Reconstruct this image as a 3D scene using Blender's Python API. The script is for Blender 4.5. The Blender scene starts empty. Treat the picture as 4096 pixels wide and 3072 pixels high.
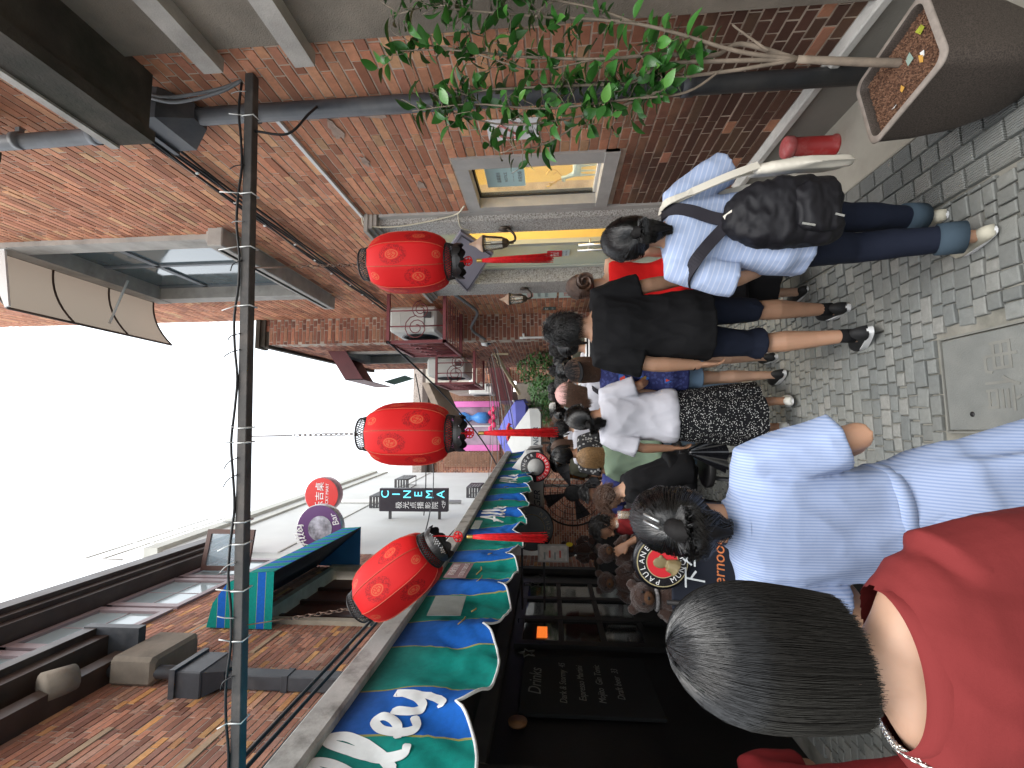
import bpy, math, random
import numpy as np
from mathutils import Vector, Matrix, noise as mnoise
random.seed(7)
sc = bpy.context.scene
COL = sc.collection
PI = math.pi
rad = math.radians

# ------------------------------------------------------------------ camera
# The photograph is a portrait picture stored on its side: the picture's left is the world's up.
F_PX, CAM_H = 1850.0, 1.75
YAW, PITCH, ROLL = rad(5.741), rad(4.52), rad(0.8)
_F = np.array([math.sin(YAW)*math.cos(PITCH), math.cos(YAW)*math.cos(PITCH), math.sin(PITCH)])
_R = np.array([math.cos(YAW), -math.sin(YAW), 0.0]); _U = np.cross(_R, _F)
_c, _s = math.cos(ROLL), math.sin(ROLL)
_R, _U = _c*_R-_s*_U, _s*_R+_c*_U
cam_d = bpy.data.cameras.new('camera'); cam = bpy.data.objects.new('camera', cam_d); COL.objects.link(cam)
cam_d.sensor_width = 36.0; cam_d.lens = 36.0*F_PX/4096.0; cam_d.clip_start = 0.02; cam_d.clip_end = 500
_m = Matrix.Identity(4)
for i in range(3):
    _m[i][0] = -_U[i]; _m[i][1] = _R[i]; _m[i][2] = -_F[i]
_m[2][3] = CAM_H
cam.matrix_world = _m
sc.camera = cam

# ------------------------------------------------------------------ sky (bright even overcast), sun
world = bpy.data.worlds.new('World'); sc.world = world; world.use_nodes = True
wn = world.node_tree; wn.nodes.clear()
_out = wn.nodes.new('ShaderNodeOutputWorld'); _bg = wn.nodes.new('ShaderNodeBackground'); _bg.inputs[1].default_value = 0.15
_sky = wn.nodes.new('ShaderNodeTexSky'); _sky.sky_type = 'NISHITA'; _sky.sun_disc = False
_sky.sun_elevation = rad(62); _sky.sun_rotation = rad(200); _sky.dust_density = 6; _sky.air_density = 1.0
_tc = wn.nodes.new('ShaderNodeTexCoord'); _sep = wn.nodes.new('ShaderNodeSeparateXYZ')
wn.links.new(_tc.outputs['Generated'], _sep.inputs[0])
_mr = wn.nodes.new('ShaderNodeMapRange'); _mr.inputs[1].default_value = 0.0; _mr.inputs[2].default_value = 1.0
_mr.inputs[3].default_value = 1.0; _mr.inputs[4].default_value = 2.2      # overcast sky: zenith brighter than horizon
wn.links.new(_sep.outputs[2], _mr.inputs[0])
_nz = wn.nodes.new('ShaderNodeTexNoise'); _nz.inputs['Scale'].default_value = 2.2; _nz.inputs['Detail'].default_value = 4
wn.links.new(_tc.outputs['Generated'], _nz.inputs['Vector'])
_nr = wn.nodes.new('ShaderNodeMapRange'); _nr.inputs[3].default_value = 0.9; _nr.inputs[4].default_value = 1.08
wn.links.new(_nz.outputs[0], _nr.inputs[0])
_mm = wn.nodes.new('ShaderNodeMath'); _mm.operation = 'MULTIPLY'
wn.links.new(_mr.outputs[0], _mm.inputs[0]); wn.links.new(_nr.outputs[0], _mm.inputs[1])
_vs = wn.nodes.new('ShaderNodeVectorMath'); _vs.operation = 'SCALE'; _vs.inputs[0].default_value = (3.55, 3.75, 3.95)
wn.links.new(_mm.outputs[0], _vs.inputs['Scale'])
_mx = wn.nodes.new('ShaderNodeMix'); _mx.data_type = 'RGBA'; _mx.inputs[0].default_value = 0.92
wn.links.new(_sky.outputs[0], _mx.inputs[6]); wn.links.new(_vs.outputs[0], _mx.inputs[7])
wn.links.new(_mx.outputs[2], _bg.inputs[0]); wn.links.new(_bg.outputs[0], _out.inputs[0])
sun_d = bpy.data.lights.new('sun', 'SUN'); sun_d.energy = 1.5; sun_d.angle = rad(50); sun_d.color = (1.0, 0.97, 0.92)
sun = bpy.data.objects.new('sun', sun_d); COL.objects.link(sun)
sun.rotation_euler = (rad(28), 0, rad(20))
sc.view_settings.view_transform = 'Standard'; sc.view_settings.look = 'None'
sc.view_settings.gamma = 1.0; sc.view_settings.use_curve_mapping = False
sc.view_settings.exposure = 1.4
sc.render.engine = 'CYCLES'
sc.cycles.use_denoising = True
sc.cycles.max_bounces = 7; sc.cycles.diffuse_bounces = 4; sc.cycles.glossy_bounces = 3; sc.cycles.transparent_max_bounces = 10
sc.cycles.caustics_reflective = False; sc.cycles.caustics_refractive = False
sc.cycles.sample_clamp_indirect = 6.0

# ------------------------------------------------------------------ pixel -> place (K: 2212-wide reading scale)
K = 4096/2212
def _ray(x, y):
    return _F*F_PX + _R*((3072-y*K)-1536) - _U*(x*K-2048)
_C = np.array([0, 0, CAM_H])
def onz(x, y, z=0.0): d = _ray(x, y); return Vector(_C+d*((z-CAM_H)/d[2]))
def ony(x, y, Y): d = _ray(x, y); return Vector(_C+d*(Y/d[1]))
def onx(x, y, X): d = _ray(x, y); return Vector(_C+d*(X/d[0]))

# ------------------------------------------------------------------ mesh helpers
def V3(*a): return Vector(a)
class MB:
    def __init__(s): s.v = []; s.f = []; s.m = []; s.sm = []
    def add(s, vs, fs, mi=0, smooth=False):
        o = len(s.v); s.v += [tuple(p) for p in vs]; s.f += [tuple(i+o for i in f) for f in fs]
        s.m += [mi]*len(fs); s.sm += [smooth]*len(fs); return s
    def box(s, c, d, rot=None, mi=0):
        x, y, z = d[0]/2, d[1]/2, d[2]/2
        p = [Vector(q) for q in ((-x,-y,-z),(x,-y,-z),(x,y,-z),(-x,y,-z),(-x,-y,z),(x,-y,z),(x,y,z),(-x,y,z))]
        if rot is not None: p = [rot @ q for q in p]
        c = Vector(c)
        return s.add([q+c for q in p], [(0,3,2,1),(4,5,6,7),(0,1,5,4),(1,2,6,5),(2,3,7,6),(3,0,4,7)], mi)
    def box2(s, a, b, mi=0):
        a, b = Vector(a), Vector(b)
        return s.box((a+b)/2, [abs(b[i]-a[i]) for i in range(3)], None, mi)
    def rbox(s, c, d, bev, rot=None, mi=0):      # chamfered box
        hx, hy, hz = d[0]/2, d[1]/2, d[2]/2; b = min(bev, hx*.9, hy*.9, hz*.9)
        rings = []
        for z, k in ((-hz, b), (-hz+b, 0), (hz-b, 0), (hz, b)):
            X, Y = hx-k, hy-k; q = b
            rings.append([(-X+q,-Y,z),(X-q,-Y,z),(X,-Y+q,z),(X,Y-q,z),(X-q,Y,z),(-X+q,Y,z),(-X,Y-q,z),(-X,-Y+q,z)])
        return s.rings(rings, True, True, rot, c, mi)
    def rings(s, rings, cap0=True, cap1=True, rot=None, c=None, mi=0, smooth=False, closed=True):
        n = len(rings[0]); vs = []
        for r in rings:
            for p in r:
                q = Vector(p)
                if rot is not None: q = rot @ q
                if c is not None: q = q+Vector(c)
                vs.append(q)
        fs = []
        for i in range(len(rings)-1):
            for j in range(n if closed else n-1):
                k = (j+1) % n
                fs.append((i*n+j, i*n+k, (i+1)*n+k, (i+1)*n+j))
        if cap0: fs.append(tuple(range(n-1, -1, -1)))
        if cap1: fs.append(tuple(range((len(rings)-1)*n, len(rings)*n)))
        return s.add(vs, fs, mi, smooth)
    def tube(s, pts, r, n=8, caps=True, mi=0, smooth=True, lat=None, tip=False):
        pts = [Vector(p) for p in pts]; N = len(pts)
        rr = [r]*N if isinstance(r, (int, float)) else list(r)
        rr = [(q, q) if isinstance(q, (int, float)) else q for q in rr]
        if lat is None:
            t0 = (pts[1]-pts[0]).normalized(); lat = Vector((0,0,1)).cross(t0)
            if lat.length < .05: lat = Vector((1,0,0))
        lat = Vector(lat); out = []
        for i in range(N):
            t = (pts[min(i+1, N-1)]-pts[max(i-1, 0)])
            t = t.normalized() if t.length > 1e-9 else Vector((0,0,1))
            l = lat-t*lat.dot(t)
            if l.length < 1e-4: l = t.orthogonal()
            l.normalize(); b = t.cross(l); lat = l
            out.append([pts[i]+l*(rr[i][0]*math.cos(2*PI*k/n))+b*(rr[i][1]*math.sin(2*PI*k/n)) for k in range(n)])
        return s.rings(out, caps, caps, None, None, mi, smooth)
    def lathe(s, prof, n=16, c=(0,0,0), rot=None, mi=0, smooth=True, caps=(True, True)):
        return s.rings([[(r*math.cos(2*PI*k/n), r*math.sin(2*PI*k/n), z) for k in range(n)] for r, z in prof], caps[0], caps[1], rot, c, mi, smooth)
    def ell(s, c, r, nu=14, nv=9, rot=None, mi=0):
        R = []
        for i in range(nv+1):
            a = -PI/2+PI*i/nv; a = max(-PI/2+.06, min(PI/2-.06, a))
            R.append([(r[0]*math.cos(a)*math.cos(2*PI*k/nu), r[1]*math.cos(a)*math.sin(2*PI*k/nu), r[2]*math.sin(a)) for k in range(nu)])
        return s.rings(R, True, True, rot, c, mi, True)
    def poly(s, pts, nrm, th, mi=0):             # flat outline with thickness (from pts along nrm)
        pts = [Vector(p) for p in pts]; n = Vector(nrm).normalized()*th; N = len(pts)
        vs = pts+[p+n for p in pts]
        a = (pts[1]-pts[0]).cross(pts[2]-pts[1])
        fs = [tuple(range(N)), tuple(range(2*N-1, N-1, -1))]+[(i, i+N, (i+1) % N+N, (i+1) % N) for i in range(N)]
        return s.add(vs, fs, mi)
    def mesh(s, name, smooth=None):
        me = bpy.data.meshes.new(name); me.from_pydata(s.v, [], s.f)
        me.polygons.foreach_set('material_index', s.m)
        me.polygons.foreach_set('use_smooth', s.sm if smooth is None else [smooth]*len(s.f))
        me.update(); return me
def tag(o, label=None, cat=None, group=None, kind=None):
    if label: o['label'] = label
    if cat: o['category'] = cat
    if group: o['group'] = group
    if kind: o['kind'] = kind
    return o
def obj(name, me, mats, parent=None, loc=None, rot=None):
    if isinstance(me, MB): me = me.mesh(name)
    if not isinstance(mats, (list, tuple)): mats = [mats]
    if len(me.materials) == 0:
        for m in mats: me.materials.append(m)
    o = bpy.data.objects.new(name, me); COL.objects.link(o)
    if parent is not None: o.parent = parent
    if loc is not None: o.location = loc
    if rot is not None: o.rotation_euler = rot
    return o
def empty(name, loc=(0,0,0), rz=0, label=None, cat=None, group=None):
    o = bpy.data.objects.new(name, None); o.empty_display_size = .1; COL.objects.link(o)
    o.location = loc; o.rotation_euler = (0, 0, rz); return tag(o, label, cat, group)
def RZ(a): return Matrix.Rotation(a, 3, 'Z')
def RX(a): return Matrix.Rotation(a, 3, 'X')
def RY(a): return Matrix.Rotation(a, 3, 'Y')
def lerp(a, b, t): return a+(b-a)*t
def smooth01(t): t = max(0, min(1, t)); return t*t*(3-2*t)
def interp(keys, z):
    if z <= keys[0][0]: return keys[0][1:]
    for a, b in zip(keys, keys[1:]):
        if z <= b[0]:
            t = (z-a[0])/(b[0]-a[0]); return tuple(lerp(p, q, t) for p, q in zip(a[1:], b[1:]))
    return keys[-1][1:]
def catenary(a, b, sag, n=14):
    a, b = Vector(a), Vector(b)
    return [a.lerp(b, i/n)-Vector((0, 0, sag*4*(i/n)*(1-i/n))) for i in range(n+1)]
def spline(pts, n=6):                            # Catmull-Rom through pts
    P = [Vector(p) for p in pts]; P = [P[0]*2-P[1]]+P+[P[-1]*2-P[-2]]; out = []
    for i in range(1, len(P)-2):
        a, b, c, d = P[i-1], P[i], P[i+1], P[i+2]
        for k in range(n):
            t = k/n
            out.append(.5*((2*b)+(c-a)*t+(2*a-5*b+4*c-d)*t*t+(3*b-a-3*c+d)*t*t*t))
    out.append(P[-2]); return out

# scratch scene for voxel unions
_tmp = bpy.data.scenes.new('scratch')
def fuse(mb, voxel, smooth=3, disp=None):
    me = mb.mesh('tmp') if isinstance(mb, MB) else mb
    o = bpy.data.objects.new('tmp', me); _tmp.collection.objects.link(o)
    r = o.modifiers.new('r', 'REMESH'); r.mode = 'VOXEL'; r.voxel_size = voxel; r.use_smooth_shade = True
    if smooth:
        m = o.modifiers.new('s', 'SMOOTH'); m.factor = .5; m.iterations = smooth
    _tmp.view_layers[0].update(); dg = _tmp.view_layers[0].depsgraph
    out = bpy.data.meshes.new_from_object(o.evaluated_get(dg))
    bpy.data.objects.remove(o); bpy.data.meshes.remove(me)
    if disp:
        n = len(out.vertices); co = np.empty(n*3, 'f'); no = np.empty(n*3, 'f')
        out.vertices.foreach_get('co', co); out.vertex_normals.foreach_get('vector', no)
        co = co.reshape(-1, 3); no = no.reshape(-1, 3)
        d = np.array([disp(Vector(c)) for c in co.tolist()], 'f')
        co += no*d[:, None]; out.vertices.foreach_set('co', co.ravel()); out.update()
    out.polygons.foreach_set('use_smooth', [True]*len(out.polygons))
    return out
def nz(p, s=1.0, seed=0.0): return mnoise.noise(Vector((p[0]*s+seed*17.3, p[1]*s-seed*9.1, p[2]*s+seed*5.7)))

# ------------------------------------------------------------------ materials
MT = {}
class NT:
    def __init__(s, name):
        s.mat = bpy.data.materials.new(name); s.mat.use_nodes = True; s.t = s.mat.node_tree; s.t.nodes.clear()
        s.o = s.n('ShaderNodeOutputMaterial'); s.b = s.n('ShaderNodeBsdfPrincipled'); s.l(s.b.outputs[0], s.o.inputs[0])
        s.tc = s.n('ShaderNodeTexCoord'); s.geo = s.n('ShaderNodeNewGeometry')
    def n(s, t, **k):
        q = s.t.nodes.new(t)
        for a, b in k.items(): setattr(q, a, b)
        return q
    def l(s, a, b): s.t.links.new(a, b)
    def noise(s, scale, detail=4, rough=.55, vec=None, dist=0):
        q = s.n('ShaderNodeTexNoise'); q.inputs['Scale'].default_value = scale; q.inputs['Detail'].default_value = detail
        q.inputs['Roughness'].default_value = rough; q.inputs['Distortion'].default_value = dist
        s.l(vec if vec is not None else s.tc.outputs['Object'], q.inputs['Vector']); return q.outputs[0]
    def ramp(s, fac, stops, interp='LINEAR'):
        q = s.n('ShaderNodeValToRGB'); e = q.color_ramp; e.interpolation = interp
        while len(e.elements) < len(stops): e.elements.new(.5)
        for el, (p, c) in zip(e.elements, stops): el.position = p; el.color = (*c, 1) if len(c) == 3 else c
        s.l(fac, q.inputs[0]); return q.outputs[0]
    def math(s, op, a, b=0.0, c=None):
        q = s.n('ShaderNodeMath', operation=op)
        for i, v in enumerate((a, b) if c is None else (a, b, c)):
            if isinstance(v, (int, float)): q.inputs[i].default_value = v
            else: s.l(v, q.inputs[i])
        return q.outputs[0]
    def mix(s, fac, a, b, mode='MIX'):
        q = s.n('ShaderNodeMix', data_type='RGBA', blend_type=mode)
        for i, v in ((0, fac), (6, a), (7, b)):
            if isinstance(v, (int, float)): q.inputs[i].default_value = v
            elif isinstance(v, (tuple, list)): q.inputs[i].default_value = (*v, 1)
            else: s.l(v, q.inputs[i])
        return q.outputs[2]
    def rng(s, v, a, b, c, d):
        q = s.n('ShaderNodeMapRange'); q.inputs[1].default_value = a; q.inputs[2].default_value = b
        q.inputs[3].default_value = c; q.inputs[4].default_value = d; s.l(v, q.inputs[0]); return q.outputs[0]
    def sep(s, v):
        q = s.n('ShaderNodeSeparateXYZ'); s.l(v, q.inputs[0]); return q.outputs
    def col(s, c):
        if isinstance(c, (tuple, list)): s.b.inputs['Base Color'].default_value = (*c, 1)
        else: s.l(c, s.b.inputs['Base Color'])
        return s
    def rough(s, r):
        if isinstance(r, (int, float)): s.b.inputs['Roughness'].default_value = r
        else: s.l(r, s.b.inputs['Roughness'])
        return s
    def bump(s, h, strength=.3, dist=.01, prev=None):
        q = s.n('ShaderNodeBump'); q.inputs['Strength'].default_value = strength; q.inputs['Distance'].default_value = dist
        s.l(h, q.inputs['Height'])
        if prev is not None: s.l(prev, q.inputs['Normal'])
        s.l(q.outputs[0], s.b.inputs['Normal']); return q.outputs[0]
    def set(s, **k):
        for a, v in k.items(): s.b.inputs[a].default_value = v
        return s
def scl(c, k): return tuple(min(1, x*k) for x in c)
def mat(name, c, rough=.7, var=.2, scale=6, bump=.15, bscale=60, metal=0.0, spec=.4, dirt=None, dscale=2.5, damt=.5, bdist=.004):
    if name in MT: return MT[name]
    t = NT(name); n1 = t.noise(scale, 5)
    col = t.mix(t.rng(n1, .3, .7, 0, 1), scl(c, 1-var), scl(c, 1+var))
    if dirt is not None:
        n2 = t.noise(dscale, 6, .65); col = t.mix(t.rng(n2, .48, .72, 0, damt), col, dirt)
    t.col(col); t.rough(t.rng(n1, .2, .8, max(0, rough-.08), min(1, rough+.08)))
    t.set(Metallic=metal); t.b.inputs['Specular IOR Level'].default_value = spec
    if bump: t.bump(t.noise(bscale, 4), bump, bdist)
    MT[name] = t.mat; return t.mat
def emit(name, c, strength):
    if name in MT: return MT[name]
    t = NT(name); t.col(c); t.b.inputs['Emission Color'].default_value = (*c, 1); t.set(**{'Emission Strength': strength})
    MT[name] = t.mat; return t.mat
def glass(name, tint=(.75,.85,.85), rough=.05, alpha=.25, spec=.8):
    if name in MT: return MT[name]
    t = NT(name); t.col(tint).rough(rough); t.set(Alpha=alpha); t.b.inputs['Specular IOR Level'].default_value = spec
    MT[name] = t.mat; return t.mat
def brickmat(name, stops, darkz=None, grime=.5):
    t = NT(name); oi = t.n('ShaderNodeObjectInfo')
    r = t.math('FRACT', t.math('ADD', t.geo.outputs['Random Per Island'], oi.outputs['Random']))
    pos = t.geo.outputs['Position']
    col = t.ramp(r, stops)
    r2 = t.math('FRACT', t.math('MULTIPLY', r, 37.7))
    col = t.mix(1.0, col, t.ramp(r2, [(0, (.72,.72,.72)), (1, (1.22,1.18,1.15))]), 'MULTIPLY')
    n = t.noise(28, 6, .65, pos); col = t.mix(t.rng(n, .35, .75, 0, .45), col, scl(stops[0][1], .55))
    n2 = t.noise(1.1, 6, .65, pos)
    col = t.mix(t.rng(n2, .45, .75, 0, grime), col, (.06,.045,.04))
    n4 = t.noise(2.3, 5, .7, pos); col = t.mix(t.rng(n4, .6, .75, 0, .4), col, (.45,.38,.33))
    if darkz:
        z = t.sep(pos)[2]; n3 = t.noise(1.6, 5, .6, pos)
        zz = t.math('ADD', z, t.math('MULTIPLY', t.math('SUBTRACT', n3, .5), 1.3))
        f = t.rng(zz, darkz[0], darkz[1], .88, 0.0); q = t.n('ShaderNodeClamp'); t.l(f, q.inputs[0])
        # painted dark-brown dado bricks, a few left bare
        keep = t.math('GREATER_THAN', r2, .06)
        col = t.mix(t.math('MULTIPLY', q.outputs[0], keep), col, (.045,.025,.02))
    t.col(col).rough(.82); t.b.inputs['Specular IOR Level'].default_value = .25
    t.bump(t.noise(90, 5, .7, pos), .35, .004); MT[name] = t.mat; return t.mat
B_RED = brickmat('brick_red', [(0,(.42,.175,.105)),(.25,(.58,.25,.145)),(.5,(.66,.315,.185)),(.75,(.54,.235,.155)),(.93,(.68,.37,.20)),(1,(.72,.44,.25))], (.95,1.7), .16)
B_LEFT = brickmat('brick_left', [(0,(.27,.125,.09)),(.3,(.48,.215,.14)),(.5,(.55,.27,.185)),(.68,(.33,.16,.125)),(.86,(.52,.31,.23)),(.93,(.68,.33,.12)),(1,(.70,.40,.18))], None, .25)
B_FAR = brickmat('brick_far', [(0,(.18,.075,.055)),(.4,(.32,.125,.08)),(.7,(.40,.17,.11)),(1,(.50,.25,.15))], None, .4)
MORTAR = mat('mortar', (.52,.42,.33), .95, .3, 9, .4, 120)
MORTAR_D = mat('mortar_dark', (.46,.39,.32), .95, .35, 5, .4, 120, dirt=(.08,.07,.06))
CEMENT = mat('cement_render', (.235,.20,.16), .95, .3, 3, .9, 160, dirt=(.045,.038,.03), dscale=1.5, damt=.85)
STONE = mat('stone_trim', (.40,.37,.335), .9, .18, 5, .5, 120, dirt=(.16,.15,.13), dscale=3, damt=.5)
DKPAINT = mat('dark_paint', (.018,.017,.018), .55, .3, 4, .2, 30)
DKMETAL = mat('dark_metal', (.05,.05,.055), .5, .3, 7, .25, 50, metal=.0, dirt=(.12,.09,.07))
BROWNM = mat('brown_metal', (.055,.035,.028), .45, .25, 3, .15, 40, dirt=(.12,.10,.08))
PIPEGREY = mat('pipe_grey', (.17,.175,.185), .5, .2, 6, .2, 40, dirt=(.06,.055,.05))
PIPEDK = mat('pipe_dark', (.045,.048,.055), .5, .25, 6, .2, 40, dirt=(.14,.13,.12))
WHITEP = mat('white_plastic', (.72,.72,.70), .5, .06, 5, .05, 40, dirt=(.4,.38,.34), damt=.35)
CABLE = mat('black_cable', (.012,.012,.013), .5, .1, 5, 0)
WIRE = mat('steel_wire', (.35,.34,.33), .5, .2, 20, 0)
# ================================================================== ground
def proj(p):
    d = np.array(p)-_C; w = d.dot(_F)
    if w <= .02: return None
    k = F_PX/w; return (2048-d.dot(_U)*k, 1536-d.dot(_R)*k)
def seen(p, m=60):
    q = proj(p); return q is not None and -m < q[0] < 4096+m and -m < q[1] < 3072+m
GROUND = mat('joint_sand', (.23,.22,.19), .95, .25, 6, .5, 90, dirt=(.045,.05,.035), dscale=2.2, damt=.9)
mb = MB(); mb.add([(-40,-20,-.018),(40,-20,-.018),(40,60,-.018),(-40,60,-.018)], [(0,1,2,3)])
ground = tag(obj('ground', mb, GROUND), kind='structure')
def settmat(name, ribs):
    t = NT(name); oi = t.n('ShaderNodeObjectInfo'); pos = t.geo.outputs['Position']
    r = t.math('FRACT', t.math('ADD', t.geo.outputs['Random Per Island'], oi.outputs['Random']))
    col = t.ramp(r, [(0,(.15,.158,.154)),(.5,(.20,.21,.203)),(.8,(.235,.242,.23)),(1,(.28,.275,.255))])
    n = t.noise(45, 6, .7, pos); col = t.mix(t.rng(n, .3, .75, 0, .5), col, (.09,.096,.092))
    n2 = t.noise(1.7, 5, .6, pos); col = t.mix(t.rng(n2, .42, .7, 0, .45), col, (.22,.215,.19))
    t.col(col).rough(.75); t.b.inputs['Specular IOR Level'].default_value = .3
    b = t.bump(t.noise(130, 5, .7, pos), .5, .004)
    if ribs:
        w = t.math('SINE', t.math('MULTIPLY', t.sep(pos)[0], 2*PI/.0105)); t.bump(w, .7, .004, b)
    MT[name] = t.mat; return t.mat
SETT = settmat('granite_sett', False); SETTR = settmat('ribbed_sett', True)
def sett_geo(w, l, bev=.004, dome=.0015, depth=.04):
    x, y = w/2, l/2; b = bev
    r0 = [(-x,-y,-depth),(x,-y,-depth),(x,y,-depth),(-x,y,-depth)]
    r1 = [(-x,-y,-b),(x,-y,-b),(x,y,-b),(-x,y,-b)]
    r2 = [(-x+b,-y+b,0),(x-b,-y+b,0),(x-b,y-b,0),(-x+b,y-b,0)]
    vs = r0+r1+r2+[(0,0,dome)]
    fs = [(i, (i+1) % 4, (i+1) % 4+4, i+4) for i in range(4)]+[(i+4, (i+1) % 4+4, (i+1) % 4+8, i+8) for i in range(4)]+[(i+8, (i+1) % 4+8, 12) for i in range(4)]
    return vs, fs
rs = random.Random(3)
MH = (-.02, .39, 1.62, 2.19)     # cover plate
setts = []
y = 1.25
while y < 26:
    h = rs.choice((.066,.072,.08,.06)) if y < 8 else .095
    x = -2.15+rs.random()*.05
    while x < .97:
        w = rs.choice((.056,.063,.07,.076,.084,.095)) if rs.random() > .08 else .125
        if y >= 9: w = .11
        x1 = min(x+w, .985)
        yy = y+.012*math.sin(x*3+y)+.010*math.sin(x*7.3+y*2.1)
        cx, cy = (x+x1)/2, yy+h/2
        if not (cx+w/2 > MH[0]-.012 and cx-w/2 < MH[1]+.012 and cy+h/2 > MH[2]-.012 and cy-h/2 < MH[3]+.012):
            setts.append((cx, cy, x1-x-rs.uniform(.005,.009), h-rs.uniform(.005,.010), rs.gauss(0,.0022), rs.gauss(0,.035), 0))
        x = x1
    y += h
y = 1.3
while y < 20:                                    # ribbed pavers beside the kerb strip
    h = rs.choice((.10,.115,.13))
    for k, x in enumerate((.992, 1.087, 1.182, 1.277)):
        oy = (k % 2)*.05
        setts.append((x+.0475, y+h/2+oy, .095-.008, h-.010, rs.gauss(0,.0012), rs.gauss(0,.006), 1))
    y += h
_d = lambda s: (s[0])**2+(s[1])**2
vis = sorted([s for s in setts if seen((s[0], s[1], 0), 20)], key=_d)
one = set(id(s) for s in vis[:300])
_cache = {}
for s in vis[:300]:
    key = (round(s[2]/.008), round(s[3]/.008), s[6])
    if key not in _cache:
        q = MB(); vs, fs = sett_geo(key[0]*.008, key[1]*.008); q.add(vs, fs, 0, False); me = q.mesh('sett'); me.materials.append(SETTR if s[6] else SETT); _cache[key] = me
    obj('sett', _cache[key], SETT, ground, (s[0], s[1], s[4]), (rs.gauss(0,.012), rs.gauss(0,.012), s[5]))
rest = [MB(), MB()]
for s in setts:
    if id(s) in one: continue
    vs, fs = sett_geo(s[2], s[3]); R = RZ(s[5]); c = Vector((s[0], s[1], s[4]))
    rest[s[6]].add([R @ Vector(v)+c for v in vs], fs)
tag(obj('far_setts', rest[0], SETT, ground), kind='stuff')
tag(obj('far_ribbed_setts', rest[1], SETTR, ground), kind='stuff')
CONC = mat('concrete_strip', (.33,.305,.255), .92, .15, 4, .5, 120, dirt=(.17,.16,.135), dscale=2, damt=.6)
mb = MB(); mb.rbox((1.62, 10, -.02), (.5, 22, .055), .006)
tag(obj('pavement', mb, CONC), kind='structure')
# cover plate
def text_mesh(body, size, depth=.002, shear=0, bold=0, align='CENTER', spacing=1.0):
    c = bpy.data.curves.new('t', 'FONT'); c.body = body; c.size = size; c.extrude = depth; c.shear = shear; c.offset = bold
    c.align_x = align; c.align_y = 'CENTER'; c.space_character = spacing; c.resolution_u = 3
    o = bpy.data.objects.new('t', c); _tmp.collection.objects.link(o)
    _tmp.view_layers[0].update(); dg = _tmp.view_layers[0].depsgraph; me = bpy.data.meshes.new_from_object(o.evaluated_get(dg))
    bpy.data.objects.remove(o); bpy.data.curves.remove(c); return me
def axes(right, up):                             # 4x4 rotation: local x->right, y->up, z->toward viewer
    r = Vector(right).normalized(); u = Vector(up).normalized(); n = r.cross(u)
    m = Matrix.Identity(4)
    for i in range(3): m[i][0] = r[i]; m[i][1] = u[i]; m[i][2] = n[i]
    return m
def text(name, body, size, material, parent, pos, right, up=(0,0,1), **k):
    me = text_mesh(body, size, **k); o = obj(name, me, material, parent)
    m = axes(right, up); m.translation = Vector(pos); o.matrix_local = m; return o
PLATE = mat('cover_plate', (.165,.17,.16), .8, .12, 9, .5, 160, dirt=(.24,.235,.21), dscale=5, damt=.35)
PLATE2 = mat('cover_relief', (.185,.183,.165), .85, .15, 9, .3, 120)
t = empty('manhole_cover', ((MH[0]+MH[1])/2, (MH[2]+MH[3])/2, 0), 0, 'grey rectangular utility cover plate with raised characters set in the stone setts', 'manhole cover')
w, l = MH[1]-MH[0], MH[3]-MH[2]
q = MB(); q.rbox((0,0,-.016), (w-.02, l-.02, .034), .002); obj('plate', q, PLATE, t)
q = MB()
for a, b in (((0, l/2), (w, .008)), ((0, -l/2), (w, .008)), ((w/2, 0), (.008, l)), ((-w/2, 0), (.008, l))):
    q.box((a[0], a[1], -.012), (b[0], b[1], .032))
obj('frame', q, PLATE2, t)
text('characters', '电信', .15, PLATE2, t, (.02, .03, .0022), (-1,0,0), (0,-1,0), depth=.0012)
for x, y in ((-.13,.16), (.14,-.13)):
    q = MB(); q.lathe([(.011,.0015),(.011,.0022)], 14, (x,y,0)); obj('lifting_hole', q, DKPAINT, t)

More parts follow.
